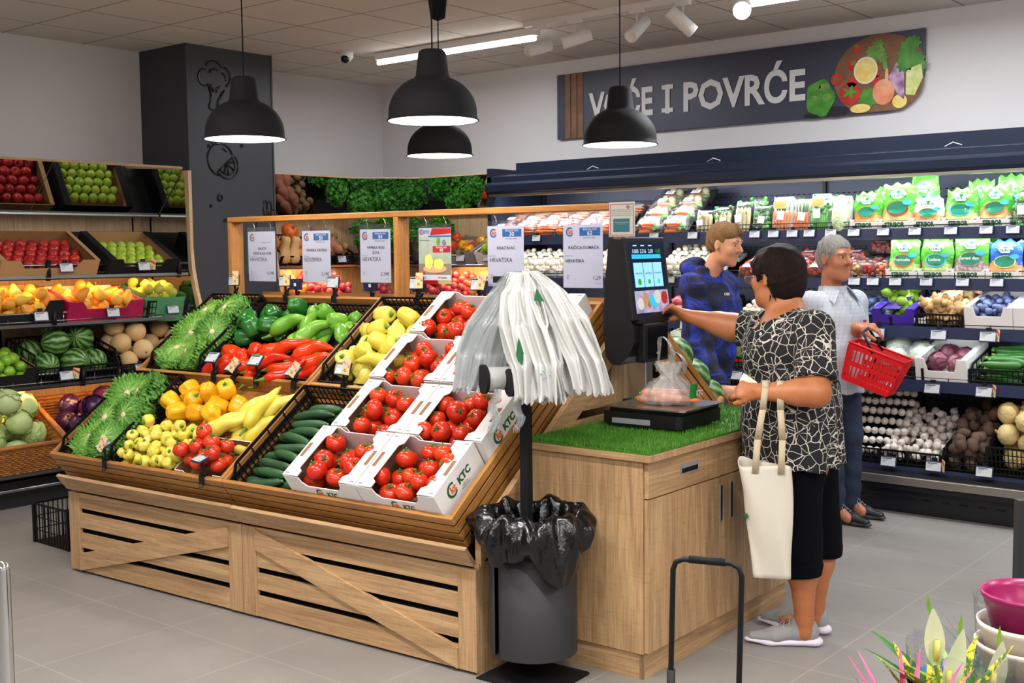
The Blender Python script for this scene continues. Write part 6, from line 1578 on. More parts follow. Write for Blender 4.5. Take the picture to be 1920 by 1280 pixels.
# shelf 1: carrots
x = fxk(0, 925)
while x < fxk(0, 1165):
    for row, (dy, up, tl) in enumerate(((.01, .0, -30), (.14, .055, -30), (.27, .11, -30), (.40, .13, -25))):
        putpack('carrot_pack', FF(0, x + .1 + R_(-.01, .01), dy, up + .01) @ rotm('X', 0) @ rotm('X', -tl), 'film wrapped tray of orange carrots on the top refrigerated shelf', 'pack of carrots', 'carrot packs on the top shelf')
    x += .205
x = fxk(0, 1192)
while x < fxk(0, 1275):
    for dy, up in ((.01, .0), (.14, .08), (.26, .16), (.38, .22)):
        putpack('soup_pack', FF(0, x + .1, dy, up + .01) @ rotm('X', 32), 'clear tray of carrots and soup vegetables on the top refrigerated shelf', 'pack of vegetables', 'soup vegetable packs on the top shelf')
    x += .215
# upright packs
def upright(k, a, b, h_, kind, label, group, dy=.02, cat='pack of vegetables'):
    xa, xb = fxk(k, a), fxk(k, b); w_ = xb - xa; rnd = random.Random(int(a)); F = FF(k, (xa + xb) / 2, dy) @ rotm('X', -FT_[k][2] - 8)
    t = thing('vegetable_pack', label, cat, F, group)
    fr_ = 'tray_black' if kind in ('parsnip', 'greens', 'root') else 'label_white'
    pr_ = [(-w_ / 2 + .012, 0), (w_ / 2 - .012, 0), (w_ / 2 - .003, .02), (w_ / 2 - .003, h_ - .03), (w_ / 2 - .02, h_), (-w_ / 2 + .02, h_), (-w_ / 2 + .003, h_ - .03), (-w_ / 2 + .003, .02)]
    MB(fr_).prism(pr_, -.006, 0, M=T(0, .03, 0) @ RX).build('tray', t)
    mb = MB()
    if kind in ('carrot', 'parsnip', 'root'):
        m_ = 'carrot' if kind == 'carrot' else 'parsnip'; n = 6 if kind == 'carrot' else 4; top = h_ * (.62 if kind == 'carrot' else .8)
        for i in range(n): 
            xx = (-.5 + (i + .5) / n) * w_ * .86; mb.tube([(xx + rnd.uniform(-.002, .002), .0, top - top * .95 * j / 8) for j in range(9)], [(.011 if n > 4 else .016) * f for f in (.5, 1, 1, .95, .9, .8, .65, .5, .15)], 8, m_)
        if kind == 'carrot':
            for i in range(12): xx = rnd.uniform(-.4, .4) * w_; mb.tube([(xx * .8, .01, top), (xx, .008, h_ * .97)], .004, 5, 'print_green2')
        if kind == 'root': mb.sphere((0, 0, h_ * .75), .03, 'parsnip', 10, 7)
    if kind in ('greens', 'parsnip', 'celery', 'lettuce'):
        for i in range(60 if kind != 'parsnip' else 26):
            xx, zz = rnd.uniform(-.42, .42) * w_, h_ * (rnd.uniform(.1, .95) if kind != 'parsnip' else rnd.uniform(.5, .95)); s_ = rnd.uniform(.010, .018)
            if kind == 'celery' and zz < h_ * .45: continue
            mb.sphere((xx, rnd.uniform(-.012, .012), zz), s_, 'lettuce_wrap' if kind == 'lettuce' else ('herb_dark' if i % 3 else 'herb'), 6, 4, sc=(1, .5, 1))
        if kind == 'celery':
            for i in range(8): xx = (-.5 + (i + .5) / 8) * w_ * .8; mb.tube([(xx, 0, .01), (xx * 1.1, 0, h_ * .6)], .007, 6, 'herb')
    if kind == 'lettuce': mb.lathe([(0, 0), (w_ * .34, .02), (w_ * .4, h_ * .4), (w_ * .36, h_ * .75), (w_ * .12, h_), (0, h_)], 16, 'lettuce_wrap')
    mb.build('vegetables', t)
    MB('clear_film').grid(lambda u, v: (w_ * .49 * (2 * u - 1), .025 - .055 * (max(0, 1 - abs(2 * u - 1) ** 4) * max(0, 1 - abs(2 * v - 1) ** 6)) ** .5 + .002 * math.sin(14 * u + 11 * v), h_ * v), 10, 12).build('film', t)
    if kind != 'lettuce':
        lb = MB('paper').box(-.024, .024, -.036, -.0355, h_ * .38, h_ * .60, M=rotm('Y', rnd.uniform(-12, 12)))
        if kind == 'celery' or a == 1441: lb.box(-w_ * .3, w_ * .3, -.036, -.0352, h_ * .66, h_ * .84, 'print_yellow')
        lb.build('paper_label', t)
for a, b, h_, kd, lb in ((1300, 1333, .19, 'root', 'black tray of parsnips in the top row behind the young man'), (1334, 1368, .21, 'parsnip', 'tray of parsnips just right of the black root tray'), (1372, 1404, .24, 'parsnip', 'black tray of parsnips with leafy tops'), (1406, 1440, .21, 'greens', 'black tray of dark leafy greens beside the bunched carrots'),
                      (1441, 1479, .26, 'carrot', 'clear tray of upright carrots with green tops and a yellow label'), (1480, 1513, .24, 'carrot', 'clear tray of upright carrots with a white label'), (1512, 1550, .27, 'celery', 'bunch of green celery with an orange and white label'), (1551, 1590, .25, 'lettuce', 'long pale lettuce wrapped in clear film')):
    upright(0, a, b, h_, kd, lb, None)
upright(0, 1893, 1935, .24, 'greens', 'clear box of leafy salad at the right picture edge', None)
for a in (1380, 1448, 1520): upright(0, a, a + 36, .27, 'greens', 'second rank of leafy trays on the top shelf', 'second rank of leafy trays', .16)
# shelf 2: mushrooms, tomatoes
def rowpacks(k, px0, px1, kind, step, rows, label, cat, group):
    x = fxk(k, px0)
    while x < fxk(k, px1):
        for dy, up, a in rows: putpack(kind, FF(k, x + step / 2, dy, up) @ rotm('X', a), label, cat, group)
        x += step
rowpacks(1, 925, 1175, 'mushroom_pack', .155, ((.01, .01, 50), (.12, .05, 40), (.22, .10, 30)), 'film wrapped tray of mushrooms behind the hanging price signs', 'pack of mushrooms', 'mushroom packs behind the signs')
rowpacks(1, 1236, 1338, 'mushroom_pack', .155, ((.01, .01, 45), (.12, .05, 35), (.22, .10, 30), (.33, .13, 10)), 'film wrapped tray of pale mushrooms left of the young man', 'pack of mushrooms', 'mushroom packs left of the young man')
rowpacks(1, 1385, 1560, 'tomato_pack', .16, ((.01, .01, 25), (.13, .05, 20), (.25, .10, 15)), 'clear tray of small red tomatoes between the people', 'pack of tomatoes', 'tomato trays on the second shelf')
def cup(k, px, dy, up, cols, label, group):
    t = thing('tomato_cup', label, 'cup of tomatoes', FF(k, fxk(k, px), dy, up) @ rotm('X', -8), group); mb = MB()
    for i, q in enumerate(pile(16, (-.036, .036, .008, .08), .0145, .003, px)): mb.sphere((q[0], q[1], q[2]), .0145, cols[i % len(cols)], 8, 6)
    mb.build('cherry_tomatoes', t)
    MB('clear_film').lathe([(0, 0), (.036, 0), (.048, .10), (.05, .104), (.045, .12), (.02, .132), (0, .133)], 20, M=T(0, .044, 0)).build('cup', t)
    MB('paper').box(-.022, .022, -.006, -.0055, .01, .055).build('paper_label', t)
for i, (px, cols) in enumerate(((1598, ('print_yellow', 'orange')), (1620, ('tomato',)), (1646, ('tomato', 'orange')))):
    for j in range(3):
        cup(1, px - j * 2, .02 + .11 * j, .0 + .02 * j, cols, ['clear cup of yellow and orange cherry tomatoes', 'clear cup of red cherry tomatoes', 'clear cup of red and orange cherry tomatoes'][i] + (' in front, right of the older man' if j == 0 else ' in the ranks behind the front cup'), None if j == 0 else 'cherry tomato cups in the back ranks %d' % i)
rowpacks(1, 1590, 1640, 'tomato_pack', .16, ((.36, .16, 10),), 'clear tray of plum tomatoes on top of the cups, right of the older man', 'pack of tomatoes', 'tomato trays above the cups')
# shelf 3
crate(FF(2, fxk(2, 1585)), .30, .40, .10, 'black crate of blue plums beside the purple box', 'crates on the third refrigerated shelf', .9)
fill(FF(2, fxk(2, 1585)), 'plum', 'blue_plum', pile(90, (.0, .30, .0, .40), .024, .01, 61, tries=10), 'bluish plum in the crate beside the purple box', 'plum', 'blue plums in the crate', 'any')
pbr('purple_box', '4a2bb0', .4, var='3a1f90', vscale=6)
F = FF(2, fxk(2, 1638)); w_ = fxk(2, 1716) - fxk(2, 1638)
c = carton(F, w_, .38, .135, 'purple cardboard box of limes', 'purple_box', 'purple_box', 'crates on the third refrigerated shelf', .75, .05)
MB('paper').box(.05, .12, -.0012, -.0006, .01, .04).box(.26, .33, -.0012, -.0006, .045, .085).build('box_sticker', c)
MB('purple_box').prism([(.0, .0), (.10, .0), (.16, .10), (.05, .07)], 0, .004, M=T(w_ * .25, .02, .13) @ rotm('X', 40)).build('raised_flap', c)
fill(F, 'lime_fruit', 'lime', pile(30, (.05, w_ - .05, .02, .34), .032, .04, 62), 'green lime in the purple box', 'lime', 'limes in the purple box', 'any')
F = FF(2, fxk(2, 1722)); w_ = fxk(2, 1808) - fxk(2, 1722)
crate(F, w_, .40, .12, 'black lattice crate heaped with ginger', 'crates on the third refrigerated shelf', .9, lat=(22, 3))
fill(F, ['ginger0', 'ginger1'], 'ginger_root', pile(60, (.0, w_, .0, .40), .030, .03, 63, tries=14), 'knobbly ginger root in the lattice crate', 'ginger', 'ginger roots in the crate', 'any')
F = FF(2, fxk(2, 1812)); w_ = fxk(2, 1902) - fxk(2, 1812)
carton(F, w_, .38, .16, 'white cardboard box of dark grapes or plums', 'carton_white', 'white', 'crates on the third refrigerated shelf', .66, .03)
fill(F, 'plum', 'dark_plum', pile(90, (.01, w_ - .01, .01, .37), .022, .04, 64, tries=10), 'dark blue fruit in the white cardboard box', 'plum', 'dark fruit in the white box', 'any')
carton(FF(2, fxk(2, 1904)), .34, .38, .16, 'white cardboard box with small pink marks at the right picture edge', 'carton_white', 'white', 'crates on the third refrigerated shelf', .66, .03)
# left stretch of shelf 3 and 4 seen past the scale and the people
F = FF(2, fxk(2, 1240)); crate(F, .44, .40, .10, 'black crate with pomegranates and onions beside the touchscreen', 'crates on the third refrigerated shelf', .9)
fill(F, 'onion_red', 'pomegranate', pile(14, (.0, .44, .0, .38), .05, .01, 65, maxz=.15), 'large red pomegranate beside the touchscreen', 'pomegranate', 'pomegranates beside the touchscreen', 'any', parts=False)
rowpacks(2, 1395, 1470, 'mushroom_pack', .155, ((.01, .01, 30), (.13, .05, 20)), 'film wrapped tray of mushrooms between the young man and the woman', 'pack of mushrooms', 'mushroom packs between the people')
for i in range(8): putpack('mushroom_pack', FF(2, fxk(2, 1000) + i * .155, .01 + .0 * (i % 2), .01) @ rotm('X', 25), 'film wrapped vegetables on the third shelf behind the bag stand', 'pack of vegetables', 'packs behind the bag stand')
# shelf 4
def wrapped(F, key, pts, nm, label, cat, group, sc=1.0):
    for q in pts:
        o = put(key, nm, F @ T(*q[:3]) @ rrot(), label, cat, group, False, sc)
        wmb = inst(WRAP, 'clear_wrap', parent=o)
WRAP = crumple(5, [(.02, -.082), (.08, -.06), (.098, 0), (.085, .06), (.03, .095), (.03, .12)], 28, .10, m='crinkle_film').mesh('clear_wrap')
F = FF(3, fxk(3, 1608)); crate(F, .42, .44, .12, 'black crate of iceberg lettuces in film', 'crates on the fourth refrigerated shelf', .9)
wrapped(F, 'cabbage', pile(8, (.0, .42, .0, .42), .085, .01, 66, tries=60, maxz=.19), 'wrapped_lettuce', 'iceberg lettuce in crinkled clear film, right of the older man', 'lettuce', 'iceberg lettuces in film')
F = FF(3, fxk(3, 1237)); crate(F, .36, .44, .12, 'black crate of wrapped lettuces beside the scale', 'crates on the fourth refrigerated shelf', .9)
wrapped(F, 'cabbage', pile(7, (.0, .36, .0, .42), .085, .01, 67, tries=60, maxz=.19), 'wrapped_lettuce', 'lettuce in clear film seen beside the weighing scale', 'lettuce', 'wrapped lettuces beside the scale')
F = FF(3, fxk(3, 1722)); w_ = fxk(3, 1818) - fxk(3, 1722)
c = carton(F, w_, .40, .17, 'white cardboard box of radicchio with curved cut front', 'white', 'white', 'crates on the fourth refrigerated shelf', .55, .03)
fill(F, 'radicchio', 'radicchio', pile(9, (.02, w_ - .02, .02, .38), .064, .04, 68, tries=50, maxz=.16), 'purple and white radicchio head in the white box', 'radicchio', 'radicchio heads in the white box', 'any')
F = FF(3, fxk(3, 1824)); crate(F, .36, .42, .13, 'black crate of courgettes at the right', 'crates on the fourth refrigerated shelf', .9)
for i in range(18): put('courgette', 'courgette', F @ T(.17 + R_(-.03, .03), .05 + (i % 6) * .065, .05 + (i // 6) * .043) @ rotm('Z', R_(-14, 14)) @ rotm('X', R_(0, 360)), 'glossy green courgette in the crate at the right', 'courgette', 'courgettes at the right', scale=1.05)
pmat('asparagus', '8fa848', '6f8c34', vscale=30)
F = FF(3, fxk(3, 1378)); t = thing('asparagus_bunch', 'bunch of green asparagus between the young man and the woman', 'asparagus', F)
mb = MB('asparagus'); rnd = random.Random(4)
for i in range(44): x_, y_ = rnd.uniform(0, .16), rnd.uniform(.01, .08); mb.tube([(x_, y_, .01), (x_ + .004, y_, .12), (x_ + .006, y_, .2), (x_ + .006, y_, .225)], [.007, .0075, .008, .002], 6)
mb.build('stalks', t); MB('red').box(-.003, .17, .0, .002, .08, .095).build('band', t)
for i, px in enumerate((1010, 1090, 1300, 1440)):
    F = FF(3, fxk(3, px)); crate(F, .44, .44, .12, 'black crate of cabbages on the fourth shelf, mostly hidden behind the people or the display', 'hidden crates on the fourth shelf', .9)
# deck: garlic, potatoes, celeriac
F = FF(4, fxk(4, 1560)); crate(F, .50, .5, .14, 'black lattice crate of garlic braids in net film', 'crates on the refrigerated deck', .9)
for r_ in range(7):
    t = thing('garlic_braid', 'braid of white garlic bulbs lying in the crate behind the older man', 'garlic braid', F @ T(.0, .04 + .052 * r_, .10 + .045 * r_), 'garlic braids on the deck')
    for i in range(10): inst(PR['garlic'][0], 'garlic_bulb', T(.02 + i * .046, R_(-.004, .004), R_(-.004, .004)) @ rotm('X', 60) @ rotm('Z', R_(0, 90)), t)
F = FF(4, fxk(4, 1655)); w_ = fxk(4, 1772) - fxk(4, 1655); crate(F, w_, .5, .14, 'black lattice crate heaped with loose garlic', 'crates on the refrigerated deck', .9)
fill(F, 'garlic', 'garlic_bulb', pile(150, (.0, w_, .0, .50), .0255, .05, 70, tries=10, level=lambda x, y: -.25 * y), 'white garlic bulb heaped in the lattice crate', 'garlic', 'loose garlic bulbs on the deck', 'any')
F = FF(4, fxk(4, 1778)); w_ = fxk(4, 1858) - fxk(4, 1778); c = crate(F, w_, .5, .17, 'black crate of dark potatoes', 'crates on the refrigerated deck', .8)
fill(F, 'potato', 'dark_potato', pile(60, (.0, w_, .0, .50), .034, .03, 71, tries=10, level=lambda x, y: -.2 * y), 'dark earthy potato in the crate between garlic and celeriac', 'potato', 'dark potatoes on the deck', 'any')
F = FF(4, fxk(4, 1862)); crate(F, .42, .5, .22, 'tall black lattice crate of celeriac at the right picture edge', 'crates on the refrigerated deck', .95, lat=(18, 5))
fill(F, 'celeriac', 'celeriac_root', pile(22, (.0, .42, .0, .50), .066, .04, 72, tries=30), 'knobbly pale celeriac root at the right picture edge', 'celeriac', 'celeriac roots on the deck', 'any')
# electronic tags along the case
tags = {0: (1010, 1230, 1302, 1418, 1453, 1488, 1520, 1560, 1603, 1658, 1717, 1784, 1850, 1900), 1: (1110, 1260, 1310, 1605, 1640, 1682, 1740, 1808, 1872), 2: (1290, 1420, 1650, 1765, 1858), 3: (1385, 1665, 1755, 1853), 4: (1676, 1762, 1858)}
where = {0: 'on the highest price rail', 1: 'on the second price rail', 2: 'on the third price rail', 3: 'on the fourth price rail', 4: 'on the lowest price rail'}
cards = {(2, 1858), (3, 1853), (4, 1762)}
for k, L in tags.items():
    z, y, a = FT_[k]
    for px in L:
        lb = 'price tag %s of the refrigerated case' % where[k]
        if (k, px) in cards: lb = 'price tag with a folded promotion card ' + where[k]
        esl_wall(0, 0, 0, lb, (k, px) in cards, grp=None if (k, px) in cards else 'price tags ' + where[k], A=T(fxk(k, px), y - .016 - (.0 if k < 4 else .012), z + .03 - (.02 if k in (2, 3) else (-.05 if k == 4 else 0))) @ S(1.0 if k > 1 else .82))
# ================================================================== people: one smooth surface each, grown from a distance field
class Field:
    def __init__(s, lo, hi, h):
        s.h = h; s.lo = np.array(lo, float); s.n = np.ceil((np.array(hi) - s.lo) / h).astype(int) + 1
        s.F = np.full(tuple(s.n), 1.0, np.float32)
    def sub(s, lo, hi):
        a = np.clip(((np.array(lo) - s.lo) / s.h).astype(int), 0, s.n - 1); b = np.clip(((np.array(hi) - s.lo) / s.h).astype(int) + 2, 1, s.n)
        ax = [s.lo[i] + s.h * np.arange(a[i], b[i]) for i in range(3)]
        X, Y, Z = np.meshgrid(*ax, indexing='ij', sparse=True)
        return tuple(slice(a[i], b[i]) for i in range(3)), X, Y, Z
    def blend(s, sl, d, k, mode='add'):
        A = s.F[sl]; d = d.astype(np.float32)
        if mode == 'cut': s.F[sl] = np.maximum(A, -d); return
        if k <= 0: s.F[sl] = np.minimum(A, d); return
        hh = np.clip(.5 + .5 * (d - A) / k, 0, 1); s.F[sl] = d + (A - d) * hh - k * hh * (1 - hh)
    def cap(s, a, b, ra, rb=None, k=.02, clip=None, mode='add', flat=None):
        rb = ra if rb is None else rb; a = np.array(a, float); b = np.array(b, float); m = max(ra, rb) + k * 2 + s.h * 2
        sl, X, Y, Z = s.sub(np.minimum(a, b) - m, np.maximum(a, b) + m)
        if 0 in s.F[sl].shape: return s
        d = b - a; L = max(d @ d, 1e-9); t = np.clip(((X - a[0]) * d[0] + (Y - a[1]) * d[1] + (Z - a[2]) * d[2]) / L, 0, 1)
        px, py, pz = X - a[0] - t * d[0], Y - a[1] - t * d[1], Z - a[2] - t * d[2]
        if flat is not None:        # (direction, factor): squash the section along a direction
            u = np.array(flat[0], float); u /= np.linalg.norm(u); q = px * u[0] + py * u[1] + pz * u[2]; e = q * (1 / flat[1] - 1)
            px, py, pz = px + e * u[0], py + e * u[1], pz + e * u[2]
        D = np.sqrt(px * px + py * py + pz * pz) - (ra + (rb - ra) * t)
        if clip is not None:
            for (p, n) in clip: D = np.maximum(D, (X - p[0]) * n[0] + (Y - p[1]) * n[1] + (Z - p[2]) * n[2])
        s.blend(sl, D, k, mode); return s
    def ell(s, c, r, axes=None, k=.02, mode='add', clip=None):
        c = np.array(c, float); r = np.array(r, float); m = max(r) + 2 * k + 2 * s.h
        sl, X, Y, Z = s.sub(c - m, c + m)
        if 0 in s.F[sl].shape: return s
        A = np.eye(3) if axes is None else np.array(axes, float)
        q = [((X - c[0]) * A[i][0] + (Y - c[1]) * A[i][1] + (Z - c[2]) * A[i][2]) for i in range(3)]
        k0 = np.sqrt(sum((q[i] / r[i]) ** 2 for i in range(3))); k1 = np.sqrt(sum((q[i] / r[i] ** 2) ** 2 for i in range(3))) + 1e-9
        D = k0 * (k0 - 1) / k1
        if clip is not None:
            for (p, n) in clip: D = np.maximum(D, (X - p[0]) * n[0] + (Y - p[1]) * n[1] + (Z - p[2]) * n[2])
        s.blend(sl, D, k, mode); return s
    def plane(s, p, n):
        sl, X, Y, Z = s.sub(s.lo, s.lo + s.h * s.n); s.F = np.maximum(s.F, ((X - p[0]) * n[0] + (Y - p[1]) * n[1] + (Z - p[2]) * n[2]).astype(np.float32)); return s
    def wobble(s, fn):
        sl, X, Y, Z = s.sub(s.lo, s.lo + s.h * s.n); s.F = s.F + fn(X, Y, Z).astype(np.float32); return s
    def mesh(s, mat_, smooth=2):
        F = s.F; I = F < 0; n = F.shape
        C = np.zeros((n[0] - 1, n[1] - 1, n[2] - 1), np.uint8)
        for dx in (0, 1):
            for dy in (0, 1):
                for dz in (0, 1): C += I[dx:n[0] - 1 + dx, dy:n[1] - 1 + dy, dz:n[2] - 1 + dz]
        act = np.argwhere((C > 0) & (C < 8)); idx = np.full(C.shape, -1, np.int32); idx[tuple(act.T)] = np.arange(len(act))
        acc = np.zeros((len(act), 3)); cnt = np.zeros(len(act))
        cor = [(0, 0, 0), (1, 0, 0), (0, 1, 0), (1, 1, 0), (0, 0, 1), (1, 0, 1), (0, 1, 1), (1, 1, 1)]
        V = [F[tuple((act + c).T)].astype(float) for c in cor]
        for i in range(8):
            for j in range(i + 1, 8):
                if sum(abs(cor[i][k] - cor[j][k]) for k in range(3)) != 1: continue
                m = (V[i] < 0) != (V[j] < 0); t = np.where(m, V[i] / np.where(m, V[i] - V[j], 1), 0)
                p = np.array(cor[i]) + t[:, None] * (np.array(cor[j]) - np.array(cor[i])); acc += p * m[:, None]; cnt += m
        P = act + acc / cnt[:, None]
        Q = []
        for ax in range(3):
            o = [0, 1, 2]; o.remove(ax); e = [0, 0, 0]; e[ax] = 1
            sl0 = tuple(slice(0, n[k] - e[k]) for k in range(3)); sl1 = tuple(slice(e[k], n[k]) for k in range(3))
            ch = np.argwhere(I[sl0] != I[sl1]); ch = ch[(ch[:, o[0]] > 0) & (ch[:, o[1]] > 0) & (ch[:, o[0]] < n[o[0]] - 1) & (ch[:, o[1]] < n[o[1]] - 1)]
            a, b = np.zeros(3, int), np.zeros(3, int); a[o[0]] = 1; b[o[1]] = 1
            q = np.stack([idx[tuple((ch - a - b).T)], idx[tuple((ch - b).T)], idx[tuple(ch.T)], idx[tuple((ch - a).T)]], 1)
            fl = I[tuple(ch.T)]
            if ax == 1: fl = ~fl
            q[~fl] = q[~fl][:, ::-1]; Q.append(q)
        Q = np.concatenate(Q)
        Q = Q[(Q >= 0).all(1)]
        for _ in range(smooth):
            S_ = np.zeros_like(P); c = np.zeros(len(P))
            for k in range(4):
                np.add.at(S_, Q[:, k], P[Q[:, (k + 1) % 4]]); np.add.at(c, Q[:, k], 1); np.add.at(S_, Q[:, k], P[Q[:, k - 1]]); np.add.at(c, Q[:, k], 1)
            P = P * .5 + .5 * S_ / np.maximum(c, 1)[:, None]
        P = s.lo + P * s.h
        me = bpy.data.meshes.new('m'); me.vertices.add(len(P)); me.vertices.foreach_set('co', P.astype(np.float32).ravel())
        me.loops.add(len(Q) * 4); me.loops.foreach_set('vertex_index', Q.astype(np.int32).ravel())
        me.polygons.add(len(Q)); me.polygons.foreach_set('loop_start', np.arange(0, len(Q) * 4, 4, dtype=np.int32)); me.polygons.foreach_set('use_smooth', np.ones(len(Q), bool))
        me.materials.append(MATS[mat_]); me.update(calc_edges=True); me.validate(); return me
    def obj(s, name, mat_, parent=None, smooth=2):
        o = bpy.data.objects.new(name, s.mesh(mat_, smooth)); COL.objects.link(o)
        if parent: o.parent = parent
        return o
V3 = lambda *a: np.array(a, float)
def nrm(v): v = np.array(v, float); return v / np.linalg.norm(v)
def basis(f):            # forward, left, up (up made square to forward)
    f = nrm(f); l = nrm(np.cross((0, 0, 1), f)); u = np.cross(f, l); return f, l, u
def head(Fd, C, f, s_=1.0, jaw=1.0, nose=1.0, ear=1.0, tilt=0):
    f, l, u = basis(f)
    def p(a, b, c): return C + s_ * (a * f + b * l + c * u)
    ax = (f, l, u); r = lambda *q: np.array(q) * s_
    Fd.ell(p(-.008, 0, .028), r(.095, .075, .088), ax, .01); Fd.ell(p(.03, 0, -.03), r(.062, .060, .080), ax, .03)
    Fd.ell(p(.034, 0, -.072), r(.052, .050 * jaw, .038), ax, .025); Fd.ell(p(.076, 0, -.096), r(.020, .024, .019), ax, .02)
    for q in (-1, 1):
        Fd.ell(p(.062, q * .036, -.022), r(.026, .024, .028), ax, .02); Fd.ell(p(.078, q * .027, .034), r(.016, .026, .009), ax, .014)
        Fd.ell(p(.098, q * .031, .014), r(.013, .016, .009), ax, .008, 'cut')
        Fd.ell(p(-.004, q * .078, -.002), r(.017 * ear, .008, .031 * ear), (nrm(f + q * -.35 * l), nrm(l + q * .35 * f), u), .006)
        Fd.ell(p(-.002, q * .087, -.0), r(.009 * ear, .006, .018 * ear), ax, .003, 'cut'); Fd.ell(p(.001, q * .079, -.025), r(.009, .007, .010), ax, .005)
    Fd.cap(p(.086, 0, .022), p(.107 + .006 * nose, 0, -.014), .0085 * s_, .0115 * nose * s_, .010)
    for q in (-1, 1): Fd.ell(p(.095, q * .011 * nose, -.018), r(.011, .008, .008), ax, .006)
    Fd.ell(p(.085, 0, -.046), r(.012, .024, .006), ax, .008); Fd.ell(p(.082, 0, -.060), r(.012, .020, .007), ax, .008)
    Fd.ell(p(.098, 0, -.0525), r(.010, .020, .0018), ax, .003, 'cut')
    return p, ax
def eyes(p, par, s_=1.0, iris='eye_brown'):
    for q in (-1, 1):
        mb = MB('eye_white'); c = p(.0745, q * .031, .013); mb.sphere(tuple(c), .0118 * s_, 0, 14, 9, sc=(1, 1, .62))
        ax = p(1, 0, 0) - p(0, 0, 0); ax = ax / np.linalg.norm(ax); mb.sphere(tuple(c + ax * .0075 * s_), .0068 * s_, iris, 10, 7); mb.build('eye', par)
def brows(p, par, mat_):
    mb = MB(mat_)
    for q in (-1, 1): mb.tube([tuple(p(.092, q * .014, .036)), tuple(p(.091, q * .028, .042)), tuple(p(.080, q * .046, .036))], [.0032, .0045, .0026], 6)
    mb.build('eyebrows', par)
def hand(Fd, wrist, d, palm_n, curls, thumb=(.6, .3), s_=1.0, spread=.10, k=.006, side=1):
    """d: direction of the hand, palm_n: direction the palm looks to; side: where the thumb is; curls: bend of each finger (radians per joint)"""
    d = nrm(d); pn = nrm(np.array(palm_n, float) - d * (np.array(palm_n, float) @ d)); w_ = np.cross(pn, d) * side      # across the palm, towards the thumb
    W = np.array(wrist, float); L = .090 * s_
    Fd.cap(W, W + d * .03 * s_, .026 * s_, .028 * s_, .02, flat=(pn, .68))
    for q in (-.028, -.010, .010, .026): Fd.cap(W + d * .02 * s_ + w_ * q * .6 * s_, W + d * L * (.97 if abs(q) < .02 else .9) + w_ * q * s_, .0145 * s_, .0118 * s_, .012, flat=(pn, .85))
    tips = []
    for i, (q, ln, c) in enumerate(zip((.028, .0095, -.010, -.028), (.074, .082, .076, .060), curls)):
        P = W + d * L * (.95 if i in (1, 2) else .88) + w_ * q * s_; dr = nrm(d + w_ * spread * (q / .028)); r = .0092 * s_ * (1 if i < 3 else .88)
        for j, fr in enumerate((.46, .31, .25)):
            cc = c[j] if hasattr(c, '__len__') else c; dr = nrm(dr * math.cos(cc) + pn * math.sin(cc) - (dr @ pn) * 0)
            Q = P + dr * ln * fr * s_; Fd.cap(P, Q, r, r * .93, k if j else .010); P = Q; r *= .93
            pn_l = pn
            # keep the bend plane turning with the finger
            axb = np.cross(dr, pn); 
        tips.append(P)
    B = W + d * .022 * s_ + w_ * .024 * s_; dr = nrm(d * (1 - thumb[0]) + w_ * thumb[0] + pn * thumb[1]); P = B; r = .013 * s_
    for j, ln in enumerate((.040, .032, .026)):
        Q = P + dr * ln * s_; Fd.cap(P, Q, r, r * .88, .010); P = Q; r *= .88; dr = nrm(dr + d * .35 + pn * thumb[1] * .3)
    return tips, w_, pn
def arm(Fd, S_, E, W, rs, k=.03):
    Fd.cap(S_, E, rs[0], rs[1], k); m = E + (W - E) * .3; Fd.cap(E, m, rs[1], rs[2], k); Fd.cap(m, W, rs[2], rs[3], .02)
def skin(name, c, c2, red=None):
    m, nt, b = new_mat(name); v = coord(nt); nt.links.new(ramp(nt, noise(nt, v, 7, 4, .6), [(.3, c), (.7, c2)]), b.inputs['Base Color'])
    b.inputs['Roughness'].default_value = .48; b.inputs['Subsurface Weight'].default_value = .12; b.inputs['Subsurface Radius'].default_value = (.02, .008, .004); b.inputs['Subsurface Scale'].default_value = .6
    bump(nt, b, noise(nt, v, 160, 3), .12, .002)
skin('skin_woman', 'bd7a50', 'ab6338'); skin('skin_young', 'cf9878', 'c08064'); skin('skin_older', 'bd7c5c', 'a8664a')
pbr('eye_white', 'c4b8ae', .35); pbr('eye_brown', '3a2416', .15); pbr('brow_dark', '2a1a14', .8); pbr('brow_fair', '8a6844', .8); pbr('brow_grey', '9c948c', .8)
def hair_mat(name, c, c2, sc=(75, 75, 14)):
    m, nt, b = new_mat(name); n_ = noise(nt, coord(nt, sc), 3, 4, .7, .6); nt.links.new(ramp(nt, n_, [(.35, c), (.65, c2)]), b.inputs['Base Color']); b.inputs['Roughness'].default_value = .65; b.inputs['Specular IOR Level'].default_value = .18; bump(nt, b, n_, .9, .008)
hair_mat('hair_brown', '0c0706', '26130c'); hair_mat('hair_fair', '5e452c', '8c6c46'); hair_mat('hair_grey', '6e6a66', 'aaa6a0')
